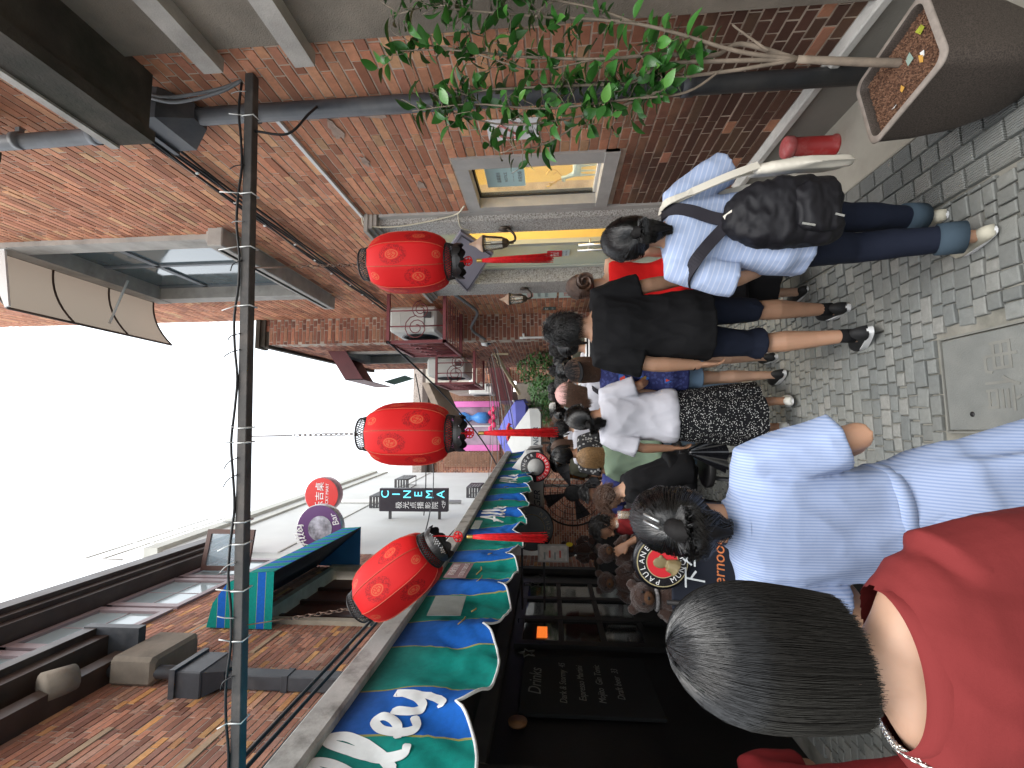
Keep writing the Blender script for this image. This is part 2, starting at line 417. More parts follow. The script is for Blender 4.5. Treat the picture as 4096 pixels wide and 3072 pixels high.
# ================================================================== brick walls
def brick_wall(parent, o, du, W, H, holes, bm, mm, n_ind=0, z0=0.0, seed=1, course=.0635, Ls=.235, Lh=.116, thick=.22, proud=.005, cull=None):
    rs = random.Random(seed); o = Vector(o); du = Vector(du).normalized(); dn = du.cross(Vector((0,0,1)))   # outward normal
    us = sorted(set([0, W]+[min(W, max(0, h[i])) for h in holes for i in (0, 1)])); zs = sorted(set([0, H]+[min(H, max(0, h[i])) for h in holes for i in (2, 3)]))
    q = MB(); M3 = Matrix((du, -dn, Vector((0,0,1)))).transposed()
    for a, b in zip(us, us[1:]):
        for c, d in zip(zs, zs[1:]):
            m = ((a+b)/2, (c+d)/2)
            if any(h[0] < m[0] < h[1] and h[2] < m[1] < h[3] for h in holes): continue
            q.box(o+du*m[0]+Vector((0,0,z0+m[1]))-dn*(proud+thick/2), (b-a, thick, d-c), M3)
    obj('wall', q, mm, parent)
    gap = .011; lst = []
    for r in range(int(H/course)):
        z = r*course; u = -rs.random()*.02-(0 if r % 2 else .06); k = r % 2
        while u < W:
            L = Ls if k else Lh; k = 1-k
            a, b = max(u, 0), min(u+L-gap, W); u += L
            if b-a < .03: continue
            segs = [(a, b)]
            for h in holes:
                if h[2]-.02 < z+course/2 < h[3]+.02:
                    ns = []
                    for p, s in segs:
                        if s <= h[0] or p >= h[1]: ns.append((p, s))
                        else:
                            if h[0]-p > .03: ns.append((p, h[0]))
                            if s-h[1] > .03: ns.append((h[1], s))
                    segs = ns
            for p, s in segs: lst.append((p, s, z, abs((b-a)-(L-gap)) < 1e-4 and len(segs) == 1 and (s-p) > L-gap-1e-4, L))
    def P(p, s, z): return o+du*(p+s)/2+Vector((0,0,z0+z+course/2))
    full = [b for b in lst if b[3] and seen(P(*b[:3]), 0)]
    full.sort(key=lambda b: (P(*b[:3])-Vector(_C)).length/(1.6 if b[4] == Ls else 1))
    ind = set(id(b) for b in full[:n_ind]); cache = {}
    def geo(L, h, dp):
        e = .0015; x, zz = L/2, h/2
        vs = [(-x,-zz,-.01),(x,-zz,-.01),(x,zz,-.01),(-x,zz,-.01),(-x,-zz,dp-e),(x,-zz,dp-e),(x,zz,dp-e),(-x,zz,dp-e),(-x+e,-zz+e,dp),(x-e,-zz+e,dp),(x-e,zz-e,dp),(-x+e,zz-e,dp)]
        fs = [(i, (i+1) % 4, (i+1) % 4+4, i+4) for i in range(4)]+[(i+4, (i+1) % 4+4, (i+1) % 4+8, i+8) for i in range(4)]+[(8,9,10,11)]
        return vs, fs
    stuff = MB()
    for b in lst:
        c = P(*b[:3])-dn*proud
        if id(b) in ind:
            if b[4] not in cache:
                q = MB(); vs, fs = geo(b[4]-gap, course-.0105, proud); q.add(vs, fs); me = q.mesh('brick'); me.materials.append(bm); cache[b[4]] = me
            ob = obj('brick', cache[b[4]], bm, parent); m = axes(du, (0,0,1)); m.translation = c+dn*rs.gauss(0,.0015); 
            ob.matrix_local = m @ Matrix.Rotation(rs.gauss(0,.006), 4, 'Z') @ Matrix.Rotation(rs.gauss(0,.006), 4, 'Y')
        else:
            if cull and cull(c): continue
            vs, fs = geo(b[1]-b[0], course-.0105+rs.gauss(0,.0008), proud+rs.gauss(0,.0012)); a = rs.gauss(0,.005)
            stuff.add([c+du*(v[0]-v[1]*a)+Vector((0,0,v[1]+v[0]*a))+dn*v[2] for v in vs], fs)
    if stuff.f: tag(obj('brick_courses', stuff, bm, parent), kind='stuff')

# ------------------------------------------------------------------ right-hand building (shop, wall plane x = 1.87)
WX = 1.87
rb = empty('brick_building', (0,0,0), 0, 'red brick shop building along the right side with granite doorway and display window', 'building')
# openings as (distance along +y from y=1.9, z): the wall runs away from the camera, its outward normal is -x
Y0 = 1.9
def hole(y0, y1, z0, z1): return (y0-Y0, y1-Y0, z0, z1)
H_WIN = hole(2.97, 3.74, 1.25, 2.40); H_DOOR = hole(3.76, 5.98, 0, 3.30); H_UP = hole(3.98, 6.0, 4.72, 7.25)
brick_wall(rb, (WX, 7.3, 0), (0,-1,0), 7.3-Y0, 11.5, [(7.3-Y0-h[1], 7.3-Y0-h[0], h[2], h[3]) for h in (H_WIN, H_DOOR, H_UP)], B_RED, MORTAR, 300, seed=5)
GRANITE = NT('washed_granite')
_n = GRANITE.noise(85, 3, .6, None, 1.2)
GRANITE.col(GRANITE.ramp(_n, [(.36,(.16,.14,.12)),(.47,(.34,.315,.29)),(.56,(.52,.50,.47)),(.7,(.62,.6,.57))])).rough(.9); GRANITE.bump(_n, .8, .006)
MT['granite'] = GRANITE = GRANITE.mat
SMOOTHST = mat('smooth_cement', (.42,.40,.375), .85, .12, 5, .25, 90, dirt=(.24,.22,.2), dscale=3, damt=.45)
# plinth
PLST = mat('plinth_stone', (.25,.235,.205), .9, .2, 4, .4, 90, dirt=(.12,.115,.1), dscale=2)
PLCAP = mat('plinth_cap', (.56,.54,.5), .85, .1, 6, .3, 80, dirt=(.3,.27,.24), dscale=4, damt=.6)
q = MB(); q.rbox((WX-.015, 2.78, .13), (.06, 1.9, .27), .006); obj('plinth', q, PLST, rb)
q = MB(); q.rbox((WX-.022, 2.78, .292), (.085, 1.92, .05), .008); obj('plinth_cap', q, PLCAP, rb)
# display window
def part(name, mb, m, p): return obj(name, mb, m, p)
q = MB(); y0, y1, z0, z1 = 2.97, 3.74, 1.25, 2.40
wy0, wy1, wz0, wz1 = 3.10, 3.67, 1.345, 2.30
q.box2((WX-.018, y0, z0), (WX+.12, wy0, z1)); q.box2((WX-.018, wy1, z0), (WX+.12, y1, z1)); q.box2((WX-.020, wy0, wz1), (WX+.12, wy1, z1)); q.box2((WX-.03, wy0-.13, z0-.002), (WX+.12, wy1+.06, wz0))
wf = obj('window', q, SMOOTHST, rb)
GL = glass('shop_glass', (.75,.85,.8), .03, .16)
q = MB(); q.box2((WX+.085, wy0, wz0), (WX+.091, wy1, wz1)); obj('pane', q, GL, wf)
q = MB(); q.box2((WX+.07, wy0, wz0+.001), (WX+.11, wy1, wz0+.022)); obj('sill_strip', q, WHITEP, wf)
q = MB(); q.box2((WX+.07, wy0, wz1-.012), (WX+.11, wy1, wz1)); q.box2((WX+.07, wy1-.010, wz0), (WX+.11, wy1, wz1)); obj('gasket', q, DKPAINT, wf)
# granite doorway
dy0, dy1, jz = 4.05, 5.50, 3.14
q = MB(); q.box2((WX-.07, 3.80, 0), (WX+.22, dy0, jz)); obj('door_jamb', q, GRANITE, rb)
q = MB(); q.box2((WX-.07, dy1, 0), (WX+.22, 5.96, jz)); obj('door_jamb', q, GRANITE, rb)
q = MB(); q.box2((WX-.07, 3.80, jz), (WX+.22, 5.96, 3.22)); obj('door_lintel', q, GRANITE, rb)
q = MB(); q.box2((WX-.02, 3.745, 0), (WX+.1, 3.80, 3.2)); obj('door_reveal', q, SMOOTHST, rb)
q = MB()
for k, (a, b) in enumerate(((3.22, .10), (3.255, .125), (3.29, .155))): q.box2((WX-a*0-b, 3.745-.01*k, a), (WX+.1, 5.98+.01*k, a+.034))
obj('door_cornice', q, STONE, rb)
# glass doors
ALU = mat('brushed_steel', (.55,.56,.56), .3, .05, 12, .05, 60, metal=.9)
FROST = glass('frosted_glass', (.60,.70,.64), .25, .72, .5)
CLEARD = glass('door_glass', (.7,.82,.76), .04, .22)
dr = MB(); dr.box2((WX+.10, dy0, 2.55), (WX+.15, dy1, 2.60)); dr.box2((WX+.10, 4.74, .0), (WX+.15, 4.80, 2.55)); dr.box2((WX+.10, dy1-.05, 0), (WX+.15, dy1, 2.55))
dr = obj('shop_door', dr, mat('door_frame', (.5,.53,.48), .4, .05, 6, .05), rb)
q = MB(); q.box2((WX+.12, 4.80, .05), (WX+.13, dy1-.05, 2.55)); obj('pane', q, FROST, dr)
q = MB(); q.box2((WX+.12, dy0, 2.60), (WX+.13, dy1, jz)); obj('transom_pane', q, FROST, dr)
for yy in (4.70, 4.84):
    q = MB(); q.tube([(WX+.05, yy, .75), (WX+.05, yy, 1.42)], .016, 10); q.tube([(WX+.05, yy, 1.3), (WX+.12, yy, 1.3)], .009, 8); q.tube([(WX+.05, yy, .85), (WX+.12, yy, .85)], .009, 8); obj('handle', q, ALU, dr)
# shop room behind
YEL = mat('yellow_wall', (.72,.55,.20), .7, .05, 2, .05)
PALE = mat('pale_wall', (.62,.60,.50), .8, .05, 2, .05)
q = MB()
q.box2((4.2, 2.3, 0), (4.25, 6.6, 3.25)); q.box2((WX+.24, 6.55, 0), (4.2, 6.6, 3.25)); q.box2((WX+.24, 2.3, 0), (4.2, 2.35, 3.25))
obj('shop_room', q, YEL, rb)
q = MB(); q.box2((WX+.24, 2.3, 3.25), (4.25, 6.6, 3.3)); obj('shop_ceiling', q, PALE, rb)
q = MB(); q.box2((WX+.24, 2.3, -.01), (4.25, 6.6, .012)); obj('shop_floor', q, PALE, rb)
for yy in (3.4, 4.9):
    q = MB(); q.rbox((2.9, yy, 3.2), (.9, .5, .05), .01); obj('ceiling_lamp', q, emit('shop_lamp', (1,.86,.6), 14), rb)
PANEL = mat('yellow_panel', (.78,.58,.22), .5, .05, 3, .05)
for y, z, h in ((4.45,1.9,.45),(4.95,1.75,.7),(5.35,2.0,.5),(3.4,2.0,.6),(5.75,1.7,.7)):
    q = MB(); q.rbox((4.17, y, z), (.05, .34, h), .012); q.rbox((4.15, y, z), (.05, .24, h-.12), .012); obj('carved_panel', q, PANEL, rb)
WOODS = mat('shop_wood', (.22,.12,.05), .5, .2, 4, .1)
t = empty('shop_counter', (3.2, 4.6, 0), 0, 'brown wooden counter inside the lit shop behind the door', 'counter'); q = MB(); q.rbox((0, 0, .45), (.9, .45, .86), .02); obj('carcass', q, WOODS, t); q = MB(); q.rbox((0, 0, .90), (1.0, .5, .04), .006); obj('top', q, WOODS, t)
t = empty('display_plinth', (2.3, 3.35, 0), 0, 'wooden plinth inside the display window under the deer figurines', 'plinth'); q = MB(); q.rbox((0, 0, .60), (.34, .86, 1.2), .02); obj('carcass', q, WOODS, t); q = MB(); q.rbox((0, 0, 1.22), (.40, .92, .03), .004); obj('top', q, WHITEP, t)
# upper window
q = MB(); y0, y1, z0, z1 = 3.98, 6.0, 4.72, 7.25
q.box2((WX-.05, y0, z0+.2), (WX+.2, y0+.20, z1-.2)); q.box2((WX-.05, y1-.20, z0+.2), (WX+.2, y1, z1-.2)); q.box2((WX-.055, y0, z1-.2), (WX+.2, y1, z1))
uw = obj('upper_window', q, STONE, rb)
q = MB(); q.rbox((WX-.0, (y0+y1)/2, z0+.07), (.34, 2.26, .15), .01); q.box2((WX-.10, y0-.06, z0+.146), (WX+.2, y1+.06, z0+.20)); obj('sill', q, STONE, uw)
q = MB(); q.box2((WX-.10, y0-.05, z0+.06), (WX-.17, y1+.05, z0+.10)); obj('sill_groove', q, DKPAINT, uw)
WFR = mat('window_frame_grey', (.18,.19,.20), .5, .1, 6, .05)
q = MB()
for yy in (4.18, 4.98, 5.76): q.box2((WX+.10, yy, z0+.2), (WX+.15, yy+.05, z1-.2))
q.box2((WX+.10, 4.18, 6.35), (WX+.15, 5.8, 6.42)); obj('frame', q, WFR, uw)
UGL = mat('upper_glass', (.10,.13,.14), .08, .1, 2, 0, spec=.9)
for a, b in ((4.23, 4.98), (5.03, 5.76)):
    q = MB(); q.box2((WX+.12, a, z0+.2), (WX+.13, b, z1-.2)); obj('pane', q, UGL, uw)
# rain canopy above the upper window: curved sheet with ribs and brackets
POLY = NT('brown_sheet'); POLY.col((.30,.26,.215)).rough(.4); _tr = POLY.n('ShaderNodeBsdfTranslucent'); _tr.inputs[0].default_value = (.36,.30,.24,1); _ms = POLY.n('ShaderNodeMixShader'); _ms.inputs[0].default_value = .4; POLY.l(POLY.b.outputs[0], _ms.inputs[1]); POLY.l(_tr.outputs[0], _ms.inputs[2]); POLY.l(_ms.outputs[0], POLY.o.inputs[0]); POLY = POLY.mat
cx0, cx1, cy0, cy1 = WX-.02, 1.22, 4.02, 6.0
prof = [(lerp(cx0, cx1, k/8), 7.34-.32*(k/8)**2.2) for k in range(9)]
q = MB()
vs = []; 
for k, (x, z) in enumerate(prof):
    for yy in (cy0, cy1): vs.append((x, yy, z)); 
for k, (x, z) in enumerate(prof):
    for yy in (cy0, cy1): vs.append((x, yy, z+.006))
vs = vs[:len(prof)*2]; fs = [(2*k, 2*k+1, 2*k+3, 2*k+2) for k in range(len(prof)-1)]
q.add(vs, fs, 0, True); cpy = obj('rain_canopy', q, POLY, rb)
q = MB()
for yy in (cy0, 4.66, 5.33, cy1):
    q.tube([(x, yy, z-.008) for x, z in prof], .011, 6)
q.tube([(cx1, cy0, 7.015), (cx1, cy1, 7.015)], .014, 6); q.tube([(cx0, cy0, 7.33), (cx0, cy1, 7.33)], .014, 6)
obj('rib', q, BROWNM, cpy)
q = MB(); q.poly([(cx0, cy0-.02, 7.34), (cx1, cy0-.02, 7.02), (cx1+.02, cy0-.02, 6.98), (cx0, cy0-.02, 7.1)], (0,1,0), .02); obj('end_bracket', q, WHITEP, cpy)
q = MB(); q.tube([(cx0, 5.1, 6.85), (cx1+.1, 5.1, 7.05)], .014, 6); obj('stay', q, WHITEP, cpy)
# cement-rendered pier with two ledges at the near end, and the eave slab above it
q = MB(); q.box2((WX-.035, -.6, 0), (WX+.3, 1.94, 4.4)); obj('rendered_pier', q, CEMENT, rb)
for z in (2.86, 3.33):
    q = MB(); q.poly([(WX-.03, -.6, z+.10), (WX-.03, 2.0, z+.10), (WX-.03, 2.0, z), (WX-.03, -.6, z)], (-1,0,0), .075); obj('ledge', q, STONE, rb)
EAVE = mat('mossy_eave', (.055,.046,.036), .95, .4, 4, .7, 70, dirt=(.015,.018,.01), dscale=3, damt=.9)
q = MB(); q.box2((1.52, -.8, 3.80), (WX+.2, 2.10, 3.88)); q.box2((1.50, -.8, 3.78), (1.56, 2.12, 4.02)); obj('eave_slab', q, EAVE, rb)
q = MB(); q.box2((1.488, -.8, 3.985), (1.56, 2.13, 4.03)); obj('eave_edge', q, STONE, rb)
q = MB(); q.box2((1.60, -.8, 4.95), (WX, 2.3, 5.02)); q.box2((1.58, -.8, 4.93), (1.64, 2.32, 5.15)); obj('upper_eave', q, EAVE, rb)
# rainwater pipe with hopper
px, py = WX-.075, 2.33
q = MB(); q.tube(spline([(px-.02, 2.42, 6.0), (px-.02, 2.42, 5.0), (px-.02, 2.40, 4.3), (px, py+.02, 3.95)], 6), .045, 14); dp = obj('rain_pipe', q, PIPEGREY, rb)
for z in (4.45, 4.95): q = MB(); q.tube([(px-.02, 2.41, z-.02), (px-.02, 2.41, z+.02)], .051, 14); q.box((px+.03, 2.41, z), (.06,.03,.03)); obj('pipe_collar', q, PIPEGREY, dp)
q = MB(); q.rings([[(-.10,-.15,0),(.08,-.15,0),(.08,.15,0),(-.10,.15,0)], [(-.10,-.15,-.13),(.08,-.15,-.13),(.08,.15,-.13),(-.10,.15,-.13)], [(-.045,-.05,-.27),(.045,-.05,-.27),(.045,.05,-.27),(-.045,.05,-.27)]], False, True, None, (px, py, 3.98)); obj('hopper', q, PIPEDK, dp)
q = MB(); q.box((px-.01, py, 3.985), (.21, .33, .03)); obj('hopper_rim', q, PIPEDK, dp)
q = MB(); q.tube([(px, py, 3.74), (px, py, .1)], .047, 16); obj('pipe_length', q, PIPEDK, dp)
for z in (3.4, 2.2, 1.0): q = MB(); q.tube([(px, py, z-.03), (px, py, z+.03)], .054, 16); obj('pipe_collar', q, PIPEDK, dp)
# conduit, cables along the wall
q = MB(); q.box2((WX-.022, 2.45, 3.335), (WX, 3.86, 3.36)); obj('conduit', q, WHITEP, rb)
for k in range(5):
    dz = 4.25-.028*k; pts = [Vector((WX-.045-.01*(k % 2), 1.0+i*.32, dz+.010*math.sin(i*1.9+k*2)-.006*i*.3)) for i in range(19)]
    q = MB(); q.tube(spline(pts, 3), .009, 6); obj('wall_cable', q, CABLE, rb)
for i in range(9):
    q = MB(); q.box((WX-.06, 2.9+i*.42, 4.19+.02*(i % 3)), (.012,.012,.02)); obj('cable_clip', q, WHITEP, rb)
q = MB(); q.tube(spline([(WX-.03, 3.60, 2.42), (WX-.035, 3.75, 2.55), (WX-.09, 3.79, 3.0), (WX-.10, 3.74, 3.30), (WX-.03, 3.72, 3.34)], 6), .007, 6); q.tube(spline([(WX-.035, 3.72, 2.5), (WX-.09, 3.86, 2.5), (WX-.09, 3.95, 2.42)], 5), .006, 6); obj('lamp_flex', q, mat('cream_cable', (.6,.55,.42), .5, .05), rb)
for (y, z, w_, h_) in ((2.62,3.05,.18,.07),(2.95,3.0,.12,.05),(3.3,2.7,.10,.06),(2.5,2.75,.06,.12)):
    q = MB()
    pts = [(WX-.0025, y+w_*.5*math.cos(a)*(1+.35*math.sin(3*a+y*9)), z+h_*.5*math.sin(a)*(1+.3*math.sin(5*a+z*7))) for a in [2*PI*i/14 for i in range(14)]]
    q.poly(pts, (-1,0,0), .003); obj('mortar_patch', q, mat('patch', (.40,.29,.23), .95, .3, 14, .6, 120), rb)

# ------------------------------------------------------------------ second right-hand building, stepping forward
rb2 = empty('brick_building', (0,0,0), 0, 'lower red brick building stepping forward beyond the shop, with burgundy window hood', 'building')
FX = 1.45
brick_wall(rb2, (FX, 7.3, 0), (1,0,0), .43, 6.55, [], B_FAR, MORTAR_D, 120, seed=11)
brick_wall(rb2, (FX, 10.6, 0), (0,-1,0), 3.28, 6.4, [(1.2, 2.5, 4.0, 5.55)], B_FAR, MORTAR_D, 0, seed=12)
q = MB(); q.box2((FX-.06, 7.24, 6.55), (WX+.2, 7.5, 6.62)); q.box2((FX-.03, 7.27, 6.47), (WX, 7.36, 6.55)); obj('coping', q, EAVE, rb2)
q = MB(); q.poly([(FX-.05, 7.3, 6.42), (FX-.05, 10.7, 5.9), (FX-.05, 10.7, 6.0), (FX-.05, 7.3, 6.52)], (1,0,0), .4); obj('roof_edge', q, EAVE, rb2)
q = MB(); q.box2((FX-.04, 8.1, 3.9), (FX+.15, 8.2, 5.6)); q.box2((FX-.04, 9.3, 3.9), (FX+.15, 9.4, 5.6)); q.box2((FX-.045, 8.1, 5.45), (FX+.15, 9.4, 5.6)); q.box2((FX-.05, 8.08, 3.9), (FX+.15, 9.42, 4.02))
w2 = obj('window', q, STONE, rb2)
q = MB(); q.box2((FX+.1, 8.2, 4.02), (FX+.11, 9.3, 5.45)); obj('pane', q, UGL, w2)
BURG = mat('burgundy_sheet', (.11,.028,.032), .5, .15, 5, .1)
q = MB(); q.poly([(FX, 8.0, 5.72), (.92, 8.0, 5.38), (.92, 8.0, 5.06), (FX, 8.0, 5.40)], (0,1,0), .012)
q.poly([(FX, 8.0, 5.72), (.92, 8.0, 5.38), (.92, 9.5, 5.38), (FX, 9.5, 5.72)], (0,0,1), .012); q.poly([(.92, 8.0, 5.38), (.92, 8.0, 5.06), (.92, 9.5, 5.06), (.92, 9.5, 5.38)], (1,0,0), .012)
hd = obj('window_hood', q, BURG, rb2)
GRN = mat('green_corrugated', (.04,.10,.075), .5, .2, 4, .1)
q = MB(); pts = [(.98+.02*(k % 2), 9.0+k*.05, 0) for k in range(14)]
vs = [(p[0], p[1], 5.05) for p in pts]+[(p[0]+.12, p[1], 4.62) for p in pts]; n = len(pts)
q.add(vs, [(i, i+1, i+1+n, i+n) for i in range(n-1)]); obj('hood_skirt', q, GRN, rb2)
# ================================================================== left-hand building (wall plane x = -2.2)
LX = -2.2
lb = empty('brick_building', (0,0,0), 0, 'weathered left-hand brick bar building with glazed top storey and striped awnings', 'building')
# long wall above the bar front; runs toward +y, outward normal +x
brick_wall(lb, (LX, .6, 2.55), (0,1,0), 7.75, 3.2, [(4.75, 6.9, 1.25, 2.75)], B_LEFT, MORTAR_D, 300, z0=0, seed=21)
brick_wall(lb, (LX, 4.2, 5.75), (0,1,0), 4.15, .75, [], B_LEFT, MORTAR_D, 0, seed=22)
# cream dressed-stone bricks let into the wall
for (y, z, w_, h_) in ((3.1,5.05,.7,.055),(2.9,4.2,1.5,.055),(4.9,4.75,.5,.055)): q = MB(); q.rbox((LX+.001, y, z), (.014, w_, h_), .003); obj('stone_course', q, mat('cream_stone', (.42,.30,.20), .9, .15, 6, .3, 90), lb)
# glazed storey
GLZ = mat('sky_glass', (.34,.42,.44), .06, .1, 1.2, 0, spec=1.0)
PURP = mat('mauve_frame', (.30,.23,.24), .4, .1, 5, .05)
gz = obj('glazed_storey', MB().box2((LX-.12, 2.2, 6.4), (LX-.06, 8.1, 7.45)), mat('glaze_back', (.05,.06,.06), .6, .1), lb)
ys = [2.2, 3.35, 4.5, 5.65, 6.8, 7.9]
for a, b in zip(ys, ys[1:]):
    q = MB(); q.box2((LX-.02, a+.03, 6.50), (LX+.03, a+.13, 7.38)); q.box2((LX-.02, b-.13, 6.50), (LX+.03, b-.03, 7.38)); q.box2((LX-.022, a+.03, 6.42), (LX+.032, b-.03, 6.50)); q.box2((LX-.022, a+.03, 7.30), (LX+.032, b-.03, 7.38))
    w_ = obj('window', q, PURP, lb)
    q = MB(); q.box2((LX-.01, a+.13, 6.50), (LX+.0, b-.13, 7.30)); obj('pane', q, GLZ, w_)
    q = MB(); m = (a+b)/2; q.box2((LX-.004, m-.008, 6.50), (LX+.004, m+.008, 7.30)); q.box2((LX-.005, a+.13, 6.89), (LX+.005, b-.13, 6.905)); obj('glazing_bar', q, PURP, w_)
# one sash swung out
q = MB(); q.box2((0, -.02, 0), (.62, .02, .07)); q.box2((0, -.02, .72), (.62, .02, .79)); q.box2((0, -.021, .07), (.07, .021, .72)); q.box2((.55, -.021, .07), (.62, .021, .72))
sw = obj('open_sash', q, mat('rust_frame', (.10,.05,.04), .6, .2), lb, (LX+.03, 7.15, 6.48), (0, 0, rad(12)))
q = MB(); q.box2((.07, -.004, .07), (.55, .004, .72)); obj('pane', q, glass('sash_glass', (.5,.62,.7), .04, .35), sw)
# brown eaves boards: three-step fascia
q = MB()
for k, (x, z0, z1) in enumerate(((.34, 7.60, 7.82), (.28, 7.50, 7.62), (.22, 7.40, 7.52))): q.box2((LX-.1, 2.0+.0*k, z0), (LX+x, 8.35-.04*k, z1))
obj('fascia', q, BROWNM, lb)
q = MB(); q.box2((LX-.3, .2, 5.80), (LX+.10, 4.25, 5.92)); q.box2((LX-.3, .2, 5.92), (LX+.30, 4.28, 6.05)); q.box2((LX-.3, .2, 6.05), (LX+.36, 4.30, 6.16)); q.box2((LX-.3, .2, 5.66), (LX+.18, 4.22, 5.80))
lg = obj('box_gutter', q, BROWNM, lb)
q = MB(); q.box2((LX+.02, 4.26, 5.62), (LX+.37, 4.34, 6.18)); obj('gutter_end', q, PIPEDK, lg)
q = MB(); q.rbox((LX+.12, 4.25, 5.42), (.24, .55, .42), .03); obj('concrete_block', q, CEMENT, lb)
q = MB(); q.lathe([(.12,0),(.10,-.2)], 14, (LX+.2, 3.55, 5.75), RX(rad(70))); obj('lamp_housing', q, CEMENT, lb)
# left rain pipe: round above, hopper, square below
q = MB(); q.tube([(LX+.1, 4.05, 5.75), (LX+.1, 4.05, 4.9)], .055, 14); lp = obj('rain_pipe', q, PIPEDK, lb)
q = MB(); q.rbox((LX+.1, 4.03, 4.80), (.22, .36, .26), .01); q.box((LX+.1, 4.03, 4.91), (.26, .40, .05)); q.rings([[(-.1,-.16,0),(.1,-.16,0),(.1,.16,0),(-.1,.16,0)], [(-.06,-.06,-.12),(.06,-.06,-.12),(.06,.06,-.12),(-.06,.06,-.12)]], False, True, None, (LX+.1, 4.03, 4.67)); obj('hopper', q, PIPEDK, lp)
q = MB(); q.rbox((LX+.07, 4.05, 3.6), (.12, .13, 2.0), .008); obj('pipe_length', q, PIPEDK, lp)
q = MB(); q.rbox((LX+.07, 4.05, 4.02), (.135, .145, .06), .004); q.rbox((LX+.07, 4.05, 3.3), (.135, .145, .06), .004); obj('pipe_collar', q, PIPEDK, lp)
# recessed upper window with striped hood
q = MB(); q.box2((LX-.2, 5.33, 3.80), (LX+.0, 7.52, 3.86)); q.box2((LX-.02, 5.33, 3.80), (LX+.05, 5.43, 5.3)); q.box2((LX-.02, 7.40, 3.80), (LX+.05, 7.52, 5.3)); q.box2((LX-.2, 5.35, 5.22), (LX+.02, 7.5, 5.31))
uw2 = obj('upper_window', q, mat('cream_sill', (.36,.31,.24), .9, .15), lb)
RUST = mat('brown_wood', (.085,.03,.02), .5, .25, 4, .1)
q = MB(); q.box2((LX-.20, 5.43, 3.86), (LX-.15, 7.4, 5.2)); obj('shutter', q, RUST, uw2)
for yy in (5.9, 6.4, 6.9):
    q = MB(); q.box2((LX-.15, yy-.03, 3.86), (LX-.11, yy+.03, 5.2)); obj('frame', q, mat('brown_frame', (.05,.02,.015), .5), uw2)
def stripemat(name, axis, period, off=0.0, tint=1.0, stain=.6):
    t = NT(name); tc = t.n('ShaderNodeUVMap'); u = t.sep(tc.outputs[0])[0]
    f = t.math('FRACT', t.math('ADD', t.math('DIVIDE', u, period), off))
    G, B, Yl = scl((.006,.22,.185), tint), scl((.012,.105,.44), tint), (.36,.33,.10)
    c = t.ramp(f, [(0, B), (.20, Yl), (.215, G), (.785, Yl), (.80, B)], 'CONSTANT')
    v = t.sep(tc.outputs[0])[1]
    n = t.noise(3.5, 6, .65); st = t.math('MULTIPLY', t.rng(v, .0, .55, stain, .0), t.rng(n, .25, .7, .35, 1.0)); q = t.n('ShaderNodeClamp'); t.l(st, q.inputs[0])
    c = t.mix(q.outputs[0], c, (.045,.045,.04))
    n2 = t.noise(40, 4); c = t.mix(t.rng(n2, .3, .7, 0, .25), c, (.01,.05,.06))
    t.col(c).rough(.95); t.b.inputs['Specular IOR Level'].default_value = .12; t.bump(t.noise(220, 3), .25, .002); MT[name] = t.mat; return t.mat
STRIPE = stripemat('striped_canvas', 0, .60, 0, 1.15, .75)
STRIPE2 = stripemat('striped_canvas_small', 0, .23, 0, 1.1, .15)
def uvmesh(verts, faces, uvs, name):
    me = bpy.data.meshes.new(name); me.from_pydata(verts, [], faces); uv = me.uv_layers.new(name='UVMap')
    for l in me.loops: uv.data[l.index].uv = uvs[l.vertex_index]
    me.polygons.foreach_set('use_smooth', [True]*len(me.polygons)); me.update(); return me
# small hood: striped curved front, dark inside
vs, fs, uv = [], [], []
hy0, hy1 = 5.15, 7.55; pr = [(LX+.02, 5.62), (LX+.28, 5.56), (LX+.50, 5.40), (LX+.62, 5.15), (LX+.64, 4.85)]
for j, (x, z) in enumerate(pr):
    for k in range(2): vs.append((x, (hy0, hy1)[k], z)); uv.append((.05+k*2.4, 1))
for j in range(len(pr)-1): fs.append((2*j, 2*j+1, 2*j+3, 2*j+2))
hood = obj('striped_hood', uvmesh(vs, fs, uv, 'striped_hood'), STRIPE2, lb)
q = MB(); n = len(pr)
for yy in (hy1,): q.poly([(x, yy, z) for x, z in pr]+[(LX+.02, yy, 4.85)], (0,1,0), .01)
q2 = q; obj('hood_side', q2, [mat('hood_side_blue', (.03,.14,.30), .7, .1)], hood)
for yy in (hy0,):                               # the near cheek is striped like the front
    vs, fs, uv = [], [], []
    pts = [(x, z) for x, z in pr]+[(LX+.02, 4.85)]
    for x, z in pts: vs.append((x, yy-.006, z)); uv.append((z*1.0+.07, 1))
    obj('hood_cheek', uvmesh(vs, [tuple(range(len(vs)))], uv, 'hood_cheek'), STRIPE2, hood)
q = MB(); q.poly([(x-.012, hy0+.02, z-.012) for x, z in pr]+[(LX+.02, hy0+.02, 5.55)], (0,1,0), hy1-hy0-.04); obj('hood_lining', q, mat('navy_lining', (.008,.012,.02), .6, .2), hood)

